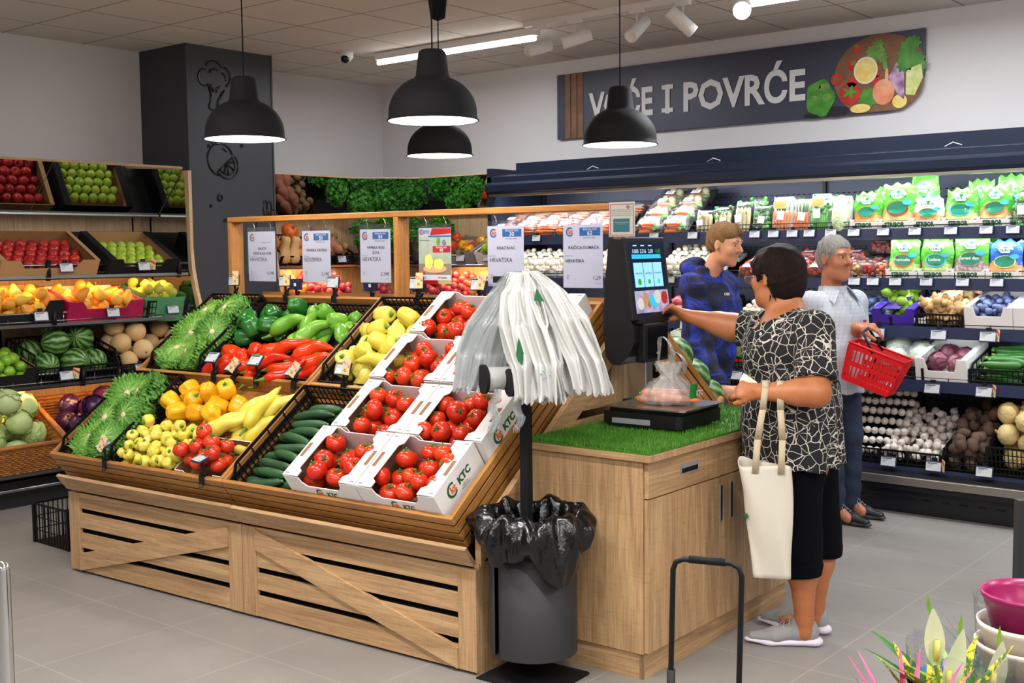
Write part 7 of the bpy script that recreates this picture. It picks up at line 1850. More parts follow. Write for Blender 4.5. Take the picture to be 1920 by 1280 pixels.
# fabrics
def floral():
    m, nt, b = new_mat('floral_blouse'); v = coord(nt); 
    wv = nt.nodes.new('ShaderNodeVectorMath'); wv.operation = 'ADD'; nz = nt.nodes.new('ShaderNodeTexNoise'); nz.inputs['Scale'].default_value = 9; nt.links.new(v, nz.inputs['Vector'])
    sc = nt.nodes.new('ShaderNodeVectorMath'); sc.operation = 'SCALE'; sc.inputs['Scale'].default_value = .05; nt.links.new(nz.outputs['Color'], sc.inputs[0]); nt.links.new(v, wv.inputs[0]); nt.links.new(sc.outputs[0], wv.inputs[1])
    def edge(scale, w_, vec):
        t_ = nt.nodes.new('ShaderNodeTexVoronoi'); t_.feature = 'DISTANCE_TO_EDGE'; t_.inputs['Scale'].default_value = scale; nt.links.new(vec, t_.inputs['Vector'])
        q = nt.nodes.new('ShaderNodeMath'); q.operation = 'LESS_THAN'; q.inputs[1].default_value = w_; nt.links.new(t_.outputs['Distance'], q.inputs[0]); return q.outputs[0]
    e1 = edge(24, .030, wv.outputs[0])
    # petals: rays around the centres of larger cells
    vo = nt.nodes.new('ShaderNodeTexVoronoi'); vo.inputs['Scale'].default_value = 10; nt.links.new(v, vo.inputs['Vector'])
    df = nt.nodes.new('ShaderNodeVectorMath'); df.operation = 'SUBTRACT'; nt.links.new(v, df.inputs[0]); nt.links.new(vo.outputs['Position'], df.inputs[1])
    sp = nt.nodes.new('ShaderNodeSeparateXYZ'); nt.links.new(df.outputs[0], sp.inputs[0]); at = nt.nodes.new('ShaderNodeMath'); at.operation = 'ARCTAN2'; nt.links.new(sp.outputs[2], at.inputs[0]); nt.links.new(sp.outputs[0], at.inputs[1])
    ml = nt.nodes.new('ShaderNodeMath'); ml.operation = 'MULTIPLY'; ml.inputs[1].default_value = 3.5; nt.links.new(at.outputs[0], ml.inputs[0]); sn = nt.nodes.new('ShaderNodeMath'); sn.operation = 'SINE'; nt.links.new(ml.outputs[0], sn.inputs[0])
    ab = nt.nodes.new('ShaderNodeMath'); ab.operation = 'ABSOLUTE'; nt.links.new(sn.outputs[0], ab.inputs[0]); lt = nt.nodes.new('ShaderNodeMath'); lt.operation = 'LESS_THAN'; lt.inputs[1].default_value = .15; nt.links.new(ab.outputs[0], lt.inputs[0])
    dl = nt.nodes.new('ShaderNodeMath'); dl.operation = 'LESS_THAN'; dl.inputs[1].default_value = .48; nt.links.new(vo.outputs['Distance'], dl.inputs[0]); mm = nt.nodes.new('ShaderNodeMath'); mm.operation = 'MULTIPLY'; nt.links.new(lt.outputs[0], mm.inputs[0]); nt.links.new(dl.outputs[0], mm.inputs[1])
    mx = nt.nodes.new('ShaderNodeMath'); mx.operation = 'MAXIMUM'; nt.links.new(e1, mx.inputs[0]); nt.links.new(mm.outputs[0], mx.inputs[1])
    nt.links.new(mixc(nt, mx.outputs[0], '0d0d14', 'c9c1b4'), b.inputs['Base Color']); b.inputs['Roughness'].default_value = .8
floral()
m, nt, b = new_mat('tie_dye'); v = coord(nt); n1 = noise(nt, v, 7, 5, .65, 1.5); nt.links.new(ramp(nt, n1, [(.38, '04061a'), (.5, '0a1448'), (.6, '1630a0'), (.68, '080f38')]), b.inputs['Base Color']); b.inputs['Roughness'].default_value = .85; bump(nt, b, noise(nt, v, 9, 3), .4, .03)
m, nt, b = new_mat('checked_shirt'); v = coord(nt); w1 = nt.nodes.new('ShaderNodeTexWave'); w1.inputs['Scale'].default_value = 14; w1.bands_direction = 'Z'; nt.links.new(v, w1.inputs[0]); w2 = nt.nodes.new('ShaderNodeTexWave'); w2.inputs['Scale'].default_value = 14; w2.bands_direction = 'X'; nt.links.new(v, w2.inputs[0])
cc = mixc(nt, .5, ramp(nt, w1.outputs['Fac'], [(.05, 'a3adbd'), (.3, 'b9bdc6')]), ramp(nt, w2.outputs['Fac'], [(.05, 'a3adbd'), (.3, 'b9bdc6')])); nt.links.new(cc, b.inputs['Base Color']); b.inputs['Roughness'].default_value = .85; bump(nt, b, noise(nt, v, 7, 3), .5, .03)
pbr('navy_cotton', '06070e', .95, spec=.1, bmp=(14, .5, .02)); pbr('jeans', '1a2338', .85, var='232f4a', vscale=10, bmp=(12, .5, .02)); pbr('grey_jersey', '4a4b50', .85); pbr('canvas', 'cfc8ba', .85, bmp=(150, .25, .002)); pbr('canvas_strap', 'c2b294', .85, bmp=(180, .5, .002))
pbr('shoe_grey', '8f8f90', .8, bmp=(200, .5, .002)); pbr('shoe_sole', 'dcd6e6', .6); pbr('shoe_dark', '16171b', .5, bmp=(60, .4, .004)); pbr('sole_dark', '3a3a3e', .7); pbr('button_gold', 'b8935a', .3, .8); pbr('gold_frame', 'd8a890', .25, .9); pbr('lace_grey', 'a9a8a4', .8)
film('spectacle_lens', 'ffffff', .04, .02, 0)

def shoe(par, heel, toe, upm, solem, laces=None, sc=1.0, hh=.085):
    heel, toe = V3(*heel, 0), V3(*toe, 0); d = nrm(toe - heel); L = np.linalg.norm(toe - heel); l = np.cross((0, 0, 1), d)
    P = lambda a, b, z: heel + d * a * L + l * b + V3(0, 0, z)
    lo = np.minimum(heel, toe) - .08; hi = np.maximum(heel, toe) + .08; lo[2] = -.01; hi[2] = .16
    S1 = Field(lo, hi, .0035)
    S1.cap(P(.14, 0, .055), P(.30, 0, .055), .034, .036, .02, flat=((0, 0, 1), 1.35)); S1.cap(P(.3, 0, .06), P(.62, .004, .040), .036, .036, .02, flat=((0, 0, 1), .95)); S1.cap(P(.62, .004, .036), P(.90, .0, .030), .040, .026, .02, flat=((0, 0, 1), .72))
    S1.cap(P(.2, 0, .09), P(.30, 0, .10), .030, .030, .02)
    S1.cap(P(.20, 0, .17), P(.27, 0, .10), .030, .028, 0, mode='cut')
    S1.plane((0, 0, .018), (0, 0, -1)); S1.obj('upper', upm, par)
    S2 = Field(lo, hi, .0035)
    S2.cap(P(.10, 0, .020), P(.35, 0, .018), .038, .035, .01, flat=((0, 0, 1), .55)); S2.cap(P(.35, 0, .016), P(.68, .003, .014), .035, .042, .01, flat=((0, 0, 1), .45)); S2.cap(P(.68, .003, .014), P(.95, 0, .018), .042, .024, .01, flat=((0, 0, 1), .42))
    S2.plane((0, 0, .001), (0, 0, -1)); S2.obj('sole', solem, par)
    if laces:
        mb = MB(laces)
        for i in range(5):
            a = .40 + .075 * i; z = .106 - .012 * i
            mb.tube([tuple(P(a, -.024, z - .02)), tuple(P(a + .02, 0, z)), tuple(P(a + .04, .024, z - .022))], .0022, 5)
        mb.tube([tuple(P(.40, -.005, .108)), tuple(P(.46, -.035, .10)), tuple(P(.52, -.045, .075)), tuple(P(.60, -.046, .055))], .0022, 5); mb.tube([tuple(P(.40, .0, .108)), tuple(P(.44, -.03, .118)), tuple(P(.52, -.03, .105)), tuple(P(.42, -.01, .106))], .0022, 5)
        mb.build('laces', par)

def person(label, body_mesh_mat, Fd):
    o = bpy.data.objects.new('person', Fd.mesh(body_mesh_mat)); COL.objects.link(o); tag(o, label, 'person'); return o
P3 = lambda px, py, y: np.array(sight(px, py, y=y))
toA = lambda v: np.array(v, float)

# ---------------------------------------------------------------- woman
def woman():
    f = nrm((-.60, -.80, 0)); l = nrm((.80, -.60, 0)); up = V3(0, 0, 1)
    C = V3(-2.055, 4.36, 0)
    Sh = P3(1470, 603, 4.36); Ls = P3(1527, 618, 4.25); Rs = P3(1412, 616, 4.47)
    Le = P3(1530, 736, 4.12); Lw = P3(1424, 734, 4.03); Re = P3(1372, 613, 4.46); Rw = P3(1290, 592, 4.40)
    Hd = P3(1454, 520, 4.38); hf = nrm((-.985, .10, -.10))
    Hip = P3(1482, 860, 4.36); Chest = P3(1478, 660, 4.36); Waist = P3(1480, 780, 4.34)
    B = Field((-2.95, 3.85, 0), (-1.75, 4.75, 1.72), .0045)
    B.ell(Chest, (.13, .17, .20), (f, l, up), .03); B.ell(Waist, (.15, .18, .17), (f, l, up), .05); B.ell(Hip, (.15, .18, .14), (f, l, up), .05)
    B.cap(Ls, Rs, .055, .055, .05); B.cap(Sh + V3(.0, 0, -.03), Hd + V3(.015, 0, -.055), .062, .056, .03); B.cap(Sh + V3(.05, .0, -.01), Hd + V3(.05, 0, -.03), .045, .05, .03)
    ph, ax = head(B, Hd, hf, 1.0, 1.12, .95, .95)
    B.ell(ph(.03, 0, -.085), (.05, .05, .035), ax, .03)
    arm(B, Ls, Le, Lw, (.060, .052, .050, .031)); arm(B, Rs, Re, Rw, (.058, .056, .050, .028))
    # left hand, relaxed around a slip of paper
    hand(B, Lw, P3(1372, 728, 4.02) - Lw, (.25, .75, -.35), (.5, .75, .85, .9), (.30, .30), .95, .03, side=-1)
    # right hand, index finger on the screen
    hand(B, Rw, P3(1250, 574, 4.36) - Rw, (-.1, -.45, -.85), ((.10, .22, .15), (.75, .9, .6), (.85, 1.0, .7), (.9, 1.0, .7)), (.30, .55), 1.02, .06, side=1)
    Lh, Rh = V3(-2.035, 4.27, .78), V3(-2.06, 4.46, .78); Lk, Rk = V3(-2.02, 4.262, .43), V3(-2.03, 4.47, .43); La, Ra = V3(-2.000, 4.288, .085), V3(-2.035, 4.467, .085)
    for h_, k_, a_ in ((Lh, Lk, La), (Rh, Rk, Ra)):
        B.cap(h_, k_, .095, .062, .04); B.cap(k_, k_ + (a_ - k_) * .35 + V3(.012, .0, 0), .058, .060, .03); B.cap(k_ + (a_ - k_) * .35 + V3(.012, 0, 0), a_ + V3(0, 0, .03), .058, .036, .03)
        B.cap(a_ + V3(0, 0, .03), a_ - V3(0, 0, .03), .035, .034, .02); B.cap(a_ - V3(.0, 0, .02), a_ - V3(.13, .03, .045), .030, .022, .02)
    o = person('woman in a black and white floral blouse touching the scale screen', 'skin_woman', B)
    eyes(ph, o); brows(ph, o, 'brow_dark')
    # hair: short, full at the back
    G = Field(Hd - .2, Hd + .2, .004)
    hp = lambda a, b, c: Hd + a * ax[0] + b * ax[1] + c * ax[2]
    G.ell(hp(-.022, 0, .048), (.108, .092, .090), ax, .02); G.ell(hp(-.055, 0, -.005), (.078, .088, .095), ax, .03); G.ell(hp(-.062, 0, -.055), (.052, .068, .055), ax, .03)
    for q in (-1, 1):
        G.cap(hp(.045, q * .066, .055), hp(.052, q * .074, .020), .018, .008, .02); G.cap(hp(.028, q * .076, .035), hp(.030, q * .082, -.008), .014, .006, .015); G.cap(hp(-.035, q * .078, -.02), hp(-.035, q * .07, -.062), .018, .012, .02)
        G.ell(hp(.006, q * .086, -.010), (.019, .014, .030), ax, .008, 'cut')
    G.cap(hp(.05, .0, .095), hp(.080, .03, .062), .026, .014, .02); G.cap(hp(.05, .0, .095), hp(.080, -.03, .060), .026, .014, .02)
    G.ell(hp(.105, 0, -.02), (.045, .062, .072), ax, .02, 'cut')
    a_, b_, c_ = ax
    G.wobble(lambda X, Y, Z: .0012 * np.sin(90 * ((X - Hd[0]) * b_[0] + (Y - Hd[1]) * b_[1]) + 28 * (Z - Hd[2]) + 6 * np.sin(30 * (Z - Hd[2]))) + .0010 * np.sin(140 * ((X - Hd[0]) * a_[0] + (Y - Hd[1]) * a_[1]) + 40 * (Z - Hd[2])))
    G.obj('hair', 'hair_brown', o, 1)
    mb = MB('hair_brown'); rnd = random.Random(2)
    for i in range(130):        # loose tips at the nape
        t_ = rnd.uniform(-1, 1); a0 = hp(-.075 + .10 * abs(t_) ** 2 * .6, t_ * .075, -.065 + rnd.uniform(-.01, .02)); b0 = a0 + V3(0, 0, -.03 * rnd.uniform(.4, 1)) + ax[0] * rnd.uniform(-.012, .008) + ax[1] * rnd.uniform(-.006, .006)
        mb.tube([tuple(a0), tuple((a0 + b0) / 2 - ax[0] * .003), tuple(b0)], [.0035, .0025, .0004], 4)
    mb.build('hair_tips', o)
    # glasses
    mb = MB('gold_frame')
    for q in (-1, 1):
        c = ph(.112, q * .031, .006); mb.tube([tuple(c + ax[1] * .024 * math.cos(t_) + ax[2] * .020 * math.sin(t_)) for t_ in [2 * PI * k / 20 for k in range(20)]], .0013, 5, closed=True)
        mb.tube([tuple(ph(.112, q * .055, .014)), tuple(ph(.09, q * .072, .014)), tuple(ph(.0, q * .083, .012)), tuple(ph(-.02, q * .084, -.004))], .0014, 5)
    mb.tube([tuple(ph(.112, -.008, .012)), tuple(ph(.116, 0, .014)), tuple(ph(.112, .008, .012))], .0012, 5)
    g = mb.build('glasses', o)
    mb = MB('spectacle_lens')
    for q in (-1, 1):
        c = ph(.112, q * .031, .006); mb.add([tuple(c + ax[1] * .023 * math.cos(t_) + ax[2] * .019 * math.sin(t_)) for t_ in [2 * PI * k / 20 for k in range(20)]], [tuple(range(20))], 0)
    mb.build('lens', g)
    # blouse
    D = Field((-2.45, 3.98, .66), (-1.72, 4.75, 1.42), .005)
    D.ell(Chest + f * .02, (.165, .205, .20), (f, l, up), .03); D.ell(Waist + f * .012, (.185, .205, .21), (f, l, up), .05); D.cap(Hip + V3(0, 0, .05), Hip - V3(.0, 0, .10), .205, .235, .06, flat=(f, .90))
    for q_ in (Lh, Rh): D.cap(V3(q_[0], q_[1], 1.0), V3(q_[0], q_[1], .70), .125, .140, .06)
    D.cap(Ls + V3(0, 0, -.005), Rs + V3(0, 0, -.005), .068, .068, .05)
    ud = nrm(Le - Ls); D.cap(Ls, Le - ud * .0, .078, .086, .03, clip=[(Ls + ud * (np.linalg.norm(Le - Ls) - .045), ud)])
    ur = nrm(Re - Rs); D.cap(Rs, Re, .074, .085, .03, clip=[(Rs + ur * .05, ur)])
    nk = P3(1465, 585, 4.34); D.ell(nk + f * .045 + V3(0, 0, .015), (.12, .105, .075), (f, l, up), .01, 'cut'); D.ell(nk + f * .085 + V3(0, 0, -.045), (.055, .045, .07), (f, l, up), .01, 'cut')
    D.plane((0, 0, .735), (0, 0, -1)); cx, cy = C[0], C[1]
    D.wobble(lambda X, Y, Z: .006 * np.sin(9 * np.arctan2(Y - cy, X - cx) + 5 * (Z - .9)) * np.clip((1.15 - Z) * 3, 0, 1) + .003 * np.sin(60 * (Z + .4 * X)) * np.clip(1 - abs(Z - 1.05) * 5, 0, 1))
    # hem rises and falls a little
    bl = D.obj('blouse', 'floral_blouse', o, 2)
    # capri trousers
    E_ = Field((-2.35, 4.05, .26), (-1.8, 4.70, .95), .005)
    E_.ell(Hip - V3(0, 0, .02), (.145, .165, .14), (f, l, up), .04)
    for h_, k_, hem in ((Lh, Lk, .300), (Rh, Rk, .335)): E_.cap(h_, k_ - V3(0, 0, .01), .108, .094, .04); E_.cap(k_, V3(k_[0] + .004, k_[1], hem - .05), .094, .090, .03, clip=[(V3(0, 0, hem), V3(0, 0, -1))])
    for k_, hem in ((Lk, .300), (Rk, .335)): E_.cap(V3(k_[0] + .004, k_[1], hem + .052), V3(k_[0] + .004, k_[1], hem - .02), .097, .095, .004, clip=[(V3(0, 0, hem), V3(0, 0, -1)), (V3(0, 0, hem + .050), V3(0, 0, 1))])
    E_.wobble(lambda X, Y, Z: .003 * np.sin(50 * Z + 20 * X) * np.clip((.6 - Z) * 4, 0, 1)); tr = E_.obj('trousers', 'navy_cotton', o)
    vd = nrm(V3(*(-Lk[:2]), 0)); bp = V3(Lk[0], Lk[1], .338) + vd * .097 + V3(-.03, 0, 0)
    MB('button_gold').sphere(tuple(bp), .0075).build('button', tr)
    shoe(o, (-1.945, 4.330), (-2.205, 4.185), 'shoe_grey', 'shoe_sole', 'lace_grey'); shoe(o, (-1.975, 4.480), (-2.285, 4.455), 'shoe_grey', 'shoe_sole', 'lace_grey')
    # slip of paper in the left hand
    a = P3(1392, 705, 4.03); mb = MB('cream'); q = [P3(1394, 699, 4.05), P3(1420, 717, 4.05), P3(1412, 722, 4.03), P3(1386, 715, 4.03)]
    mb.add([tuple(x) for x in q] + [tuple(x + V3(0, .0008, .0008)) for x in q], [(0, 1, 2, 3), (7, 6, 5, 4), (0, 4, 5, 1), (1, 5, 6, 2), (2, 6, 7, 3), (3, 7, 4, 0)]); s_ = mb.build('paper_slip'); tag(s_, 'small cream slip of paper held in the left hand of the woman', 'paper')
    # canvas tote hanging from the forearm
    fo = Lw + (Le - Lw) * .22
    t = thing('tote_bag', 'off-white canvas tote bag hanging from the forearm of the woman', 'bag', T(*P3(1438, 870, 4.06)))
    base = P3(1438, 870, 4.06); vr = nrm((.9, .44, 0)); tc = nrm((.44, -.9, 0))
    def tb(u, v):        # closed loop section, v down
        a_ = 2 * PI * u; w_ = .092 - .014 * v + .006 * math.sin(5 * v); dp = .045 * (1 - .55 * v) + .006 * math.sin(3 * a_ + 6 * v)
        c_, s__ = math.cos(a_), math.sin(a_); e = .55
        x = w_ * (abs(c_) ** e) * (1 if c_ >= 0 else -1); y = dp * (abs(s__) ** e) * (1 if s__ >= 0 else -1)
        q = vr * (x + .022 * v + (-.018 * max(0, .25 - v) * 4 if x < 0 else 0)) + tc * y; z = .012 * math.cos(a_) * (1 - v) * -1 + .014 * math.sin(2 * a_) * (1 - v) - .445 * v
        return (q[0], q[1], z)
    mb = MB('canvas'); mb.grid(tb, 56, 26, wrap=True)
    nb = [len(mb.v) - 56 + i for i in range(56)]; mb.add([(float((vr * .02)[0]), float((vr * .02)[1]), -.452)], []); 
    for i in range(56): mb.f.append((nb[i], nb[(i + 1) % 56], len(mb.v) - 1)); mb.m.append(0); mb.s.append(True)
    mb.build('bag_body', t, solid=.002)
    top = fo - base
    for sx, (px_, w0) in ((-1, (-.032, 0)), (1, (.042, 0))):
        mb = MB('canvas_strap')
        for fb, off in ((1, .043), (-1, -.040)):
            p0 = toA((vr * (px_ + sx * .012) + tc * off)) + V3(0, 0, -.03); p1 = toA(top) + vr * (px_ * .75) + tc * .036 * fb * .95 + V3(0, 0, .018); p2 = toA(top) + vr * (px_ * .75) + V3(0, 0, .042)
            pts = [p0, p0 * .6 + p1 * .4 + vr * .006 * sx, p0 * .25 + p1 * .75, p1, p2 + tc * .018 * fb, p2]
            for i in range(5):
                a0, b0 = pts[i], pts[i + 1]; tw = nrm(vr + tc * .0)
                mb.add([tuple(a0 - tw * .0125), tuple(a0 + tw * .0125), tuple(b0 + tw * .0125), tuple(b0 - tw * .0125)], [(0, 1, 2, 3)], 0, True)
        mb.build('strap', t, solid=.002)
    MB('dark_green').sphere(tuple(toA(-vr * .078 + tc * .03) + V3(0, 0, -.20)), .011, sc=(1, .3, 1)).build('bag_print', t)
woman()

# ---------------------------------------------------------------- older man
def older():
    f = nrm((.90, -.44, 0)); l = nrm((.44, .90, 0)); up = V3(0, 0, 1); y0 = 6.38
    Hd = P3(1566, 484, y0) ; hf = nrm((.93, -.36, -.10))
    Sh = P3(1561, 550, y0); C = V3(Sh[0], y0, 0)
    Ls = Sh + l * .165 + V3(0, 0, -.055); Rs = Sh - l * .165 + V3(0, 0, -.055)
    Le = Ls + V3(.02, .02, -.27) + f * -.02; Lw = P3(1606, 613, 6.24); Re = Rs + V3(-.04, -.01, -.28); Rw = Re + f * .16 + V3(0, -.02, -.17)
    Ch = V3(C[0], y0, 1.16) + f * .02; Be = V3(C[0], y0, .98) + f * .05; Hi = V3(C[0], y0, .85)
    B = Field((-3.25, 6.0, 0), (-2.35, 6.85, 1.76), .006)
    B.ell(Ch, (.12, .165, .21), (f, l, up), .03); B.ell(Be, (.15, .165, .16), (f, l, up), .05); B.ell(Hi, (.12, .155, .13), (f, l, up), .05); B.cap(Ls, Rs, .058, .058, .04)
    B.cap(Sh - V3(0, 0, .03) - f * .02, Hd - V3(0, 0, .05) - f * .028, .060, .054, .025); ph, ax = head(B, Hd, hf, 1.06, 1.2, 1.25, 1.1)
    B.ell(ph(.035, 0, -.085), (.05, .055, .035), ax, .03)
    arm(B, Ls, Le, Lw, (.052, .043, .042, .029)); arm(B, Rs, Re, Rw, (.052, .043, .042, .029))
    hand(B, Lw, P3(1640, 612, 6.26) - Lw, (-.35, .2, -.9), (.55, .75, .85, .9), (.35, .5), 1.08, .04, side=1); hand(B, Rw, (0.1, 0, -1), (-.2, 1, 0), (.25, .3, .35, .4), s_=1.05)
    Lh, Rh = Hi + l * .09, Hi - l * .09; La = V3(-2.80, 6.60, .09); Ra = V3(-2.80, 6.385, .09)
    for h_, a_ in ((Lh, La), (Rh, Ra)):
        k_ = (h_ + a_) / 2 + f * .02 + V3(0, 0, .04); B.cap(h_, k_, .08, .055, .03); B.cap(k_, a_, .052, .036, .03); B.cap(a_, a_ + V3(.10, -.03, -.05), .035, .03, .02)
    o = person('older grey-haired man in a light grey short sleeved shirt carrying a red basket', 'skin_older', B); eyes(ph, o, 1.06); brows(ph, o, 'brow_grey')
    G = Field(Hd - .2, Hd + .2, .005); hp = lambda a, b, c: Hd + a * ax[0] + b * ax[1] + c * ax[2]
    G.ell(hp(-.018, 0, .044), (.106, .087, .093), ax, .02); G.ell(hp(-.055, 0, -.01), (.062, .078, .075), ax, .03); G.ell(hp(.10, 0, -.01), (.075, .10, .082), ax, .02, 'cut')
    for q in (-1, 1): G.ell(hp(.0, q * .09, -.012), (.024, .016, .032), ax, .01, 'cut'); G.cap(hp(.022, q * .078, .035), hp(.024, q * .081, .0), .010, .006, .012)
    G.wobble(lambda X, Y, Z: .003 * np.sin(120 * (X - Hd[0]) + 60 * (Z - Hd[2]) + 3 * np.sin(40 * (Y - Hd[1])))); G.obj('hair', 'hair_grey', o, 1)
    D = Field((-3.3, 6.0, .72), (-2.4, 6.85, 1.50), .0055)
    D.ell(Ch, (.15, .195, .21), (f, l, up), .03); D.ell(Be, (.182, .195, .19), (f, l, up), .05); D.cap(Hi + V3(0, 0, .05) + f * .015, Hi - V3(0, 0, .1) + f * .015, .175, .180, .05, flat=(f, .92)); D.cap(Ls, Rs, .070, .070, .04)
    for s0, e0 in ((Ls, Le), (Rs, Re)): u_ = nrm(e0 - s0); D.cap(s0, e0, .070, .085, .025, clip=[(s0 + u_ * .23, u_)])
    D.cap(Sh + V3(0, 0, .01), Sh + V3(0, 0, .05), .082, .078, .02, clip=[(Sh + V3(0, 0, .045), V3(0, 0, 1))]); D.cap(Sh - V3(0, 0, .02), Sh + V3(0, 0, .12), .060, .066, 0, mode='cut')
    D.cap(Sh + f * .13 + V3(0, 0, .04), Sh + f * .155 + V3(0, 0, -.12), .050, .008, 0, mode='cut')
    D.plane((0, 0, .775), (0, 0, -1)); D.wobble(lambda X, Y, Z: .005 * np.sin(8 * np.arctan2(Y - y0, X - C[0]) + 4 * Z) * np.clip((1.2 - Z) * 3, 0, 1)); sh = D.obj('shirt', 'checked_shirt', o)
    # collar wings, placket, pocket with red tag
    mb = MB('checked_shirt')
    for q in (-1, 1):
        a0 = Sh + l * q * .075 + f * .02 + V3(0, 0, .05); b0 = Sh + l * q * .045 + f * .115 + V3(0, 0, .02); c0 = Sh + l * q * .095 + f * .135 + V3(0, 0, -.055); d0 = Sh + l * q * .105 + f * .04 + V3(0, 0, .0)
        mb.add([tuple(a0), tuple(b0), tuple(c0), tuple(d0)], [(0, 1, 2, 3)], 0)
    mb.build('collar', sh, solid=.004)
    MB('red').cbox((0, 0, 0), (.002, .035, .016), M=Matrix.Translation(Ch + f * .158 + l * .085 + V3(0, 0, .03)) @ Matrix.Rotation(math.atan2(f[1], f[0]) + .35, 4, 'Z')).build('red_tag', sh)
    mb = MB('white')
    for i in range(4): mb.sphere(tuple(Ch + f * (.15 + .018 * min(i, 2)) + V3(0, 0, -.02 - .09 * i)), .006)
    mb.build('button', sh)
    E_ = Field((-3.2, 6.05, .03), (-2.5, 6.85, .95), .006); E_.ell(Hi, (.145, .175, .13), (f, l, up), .04)
    for h_, a_ in ((Lh, La), (Rh, Ra)): k_ = (h_ + a_) / 2 + f * .02 + V3(0, 0, .04); E_.cap(h_, k_, .098, .080, .03); E_.cap(k_, a_ - V3(0, 0, .02), .080, .070, .03)
    E_.plane((0, 0, .05), (0, 0, -1)); E_.wobble(lambda X, Y, Z: .004 * np.sin(55 * Z + 18 * X) * np.clip((.5 - Z) * 4, 0, 1)); E_.obj('jeans', 'jeans', o)
    shoe(o, (-2.865, 6.42), (-2.565, 6.355), 'shoe_dark', 'sole_dark', 'lace_grey'); shoe(o, (-2.86, 6.62), (-2.57, 6.58), 'shoe_dark', 'sole_dark', 'lace_grey')
    # shopping basket
    HP = P3(1632, 612, 6.26); t = thing('shopping_basket', 'bright red plastic shopping basket with a black handle in the hand of the older man', 'basket', T(*(P3(1640, 690, 6.22))) @ rotm('Z', 8) @ rotm('Y', 20) @ S(.9))
    def bk(z): g = (z + .12) / .24; return (.145 + .03 * g, .10 + .022 * g)
    mb = MB('red')
    for sx, sy in ((1, 0), (-1, 0), (0, 1), (0, -1)):
        n_ = 12 if sy else 9
        for i in range(n_ + 1):
            u = 2 * i / n_ - 1; a0, b0 = bk(-.11), bk(.105)
            P_ = lambda w_, z: ((u * w_[0], sy * w_[1], z) if sy else (sx * w_[0], u * w_[1], z)); mb.bar(P_(a0, -.11), P_(b0, .10), .009, .004, up=(sx, sy, 0))
        for z0, z1 in ((-.12, -.09), (-.02, .01), (.08, .115)):
            w0, w1 = bk(z0), bk(z1)
            if sy: vs = [(-w0[0], sy * w0[1], z0), (w0[0], sy * w0[1], z0), (w1[0], sy * w1[1], z1), (-w1[0], sy * w1[1], z1)]
            else: vs = [(sx * w0[0], -w0[1], z0), (sx * w0[0], w0[1], z0), (sx * w1[0], w1[1], z1), (sx * w1[0], -w1[1], z1)]
            mb.add(vs, [(0, 1, 2, 3)])
    mb.box(-.146, .146, -.10, .10, -.122, -.116); w1 = bk(.115)
    mb.tube([(w1[0] * a, w1[1] * b, .116) for a, b in ((1, 1), (-1, 1), (-1, -1), (1, -1))], .008, 6, closed=True); mb.build('basket_body', t)
    iv = (t.matrix_world.inverted() @ Vector(HP)); mb = MB('black'); mb.tube([(-.02, -w1[1], .10), (iv.x - .0, -w1[1] * .7, iv.z - .03), (iv.x, iv.y, iv.z + .005), (iv.x, w1[1] * .7, iv.z - .03), (-.02, w1[1], .10)], .008, 8); mb.build('handle', t)
older()

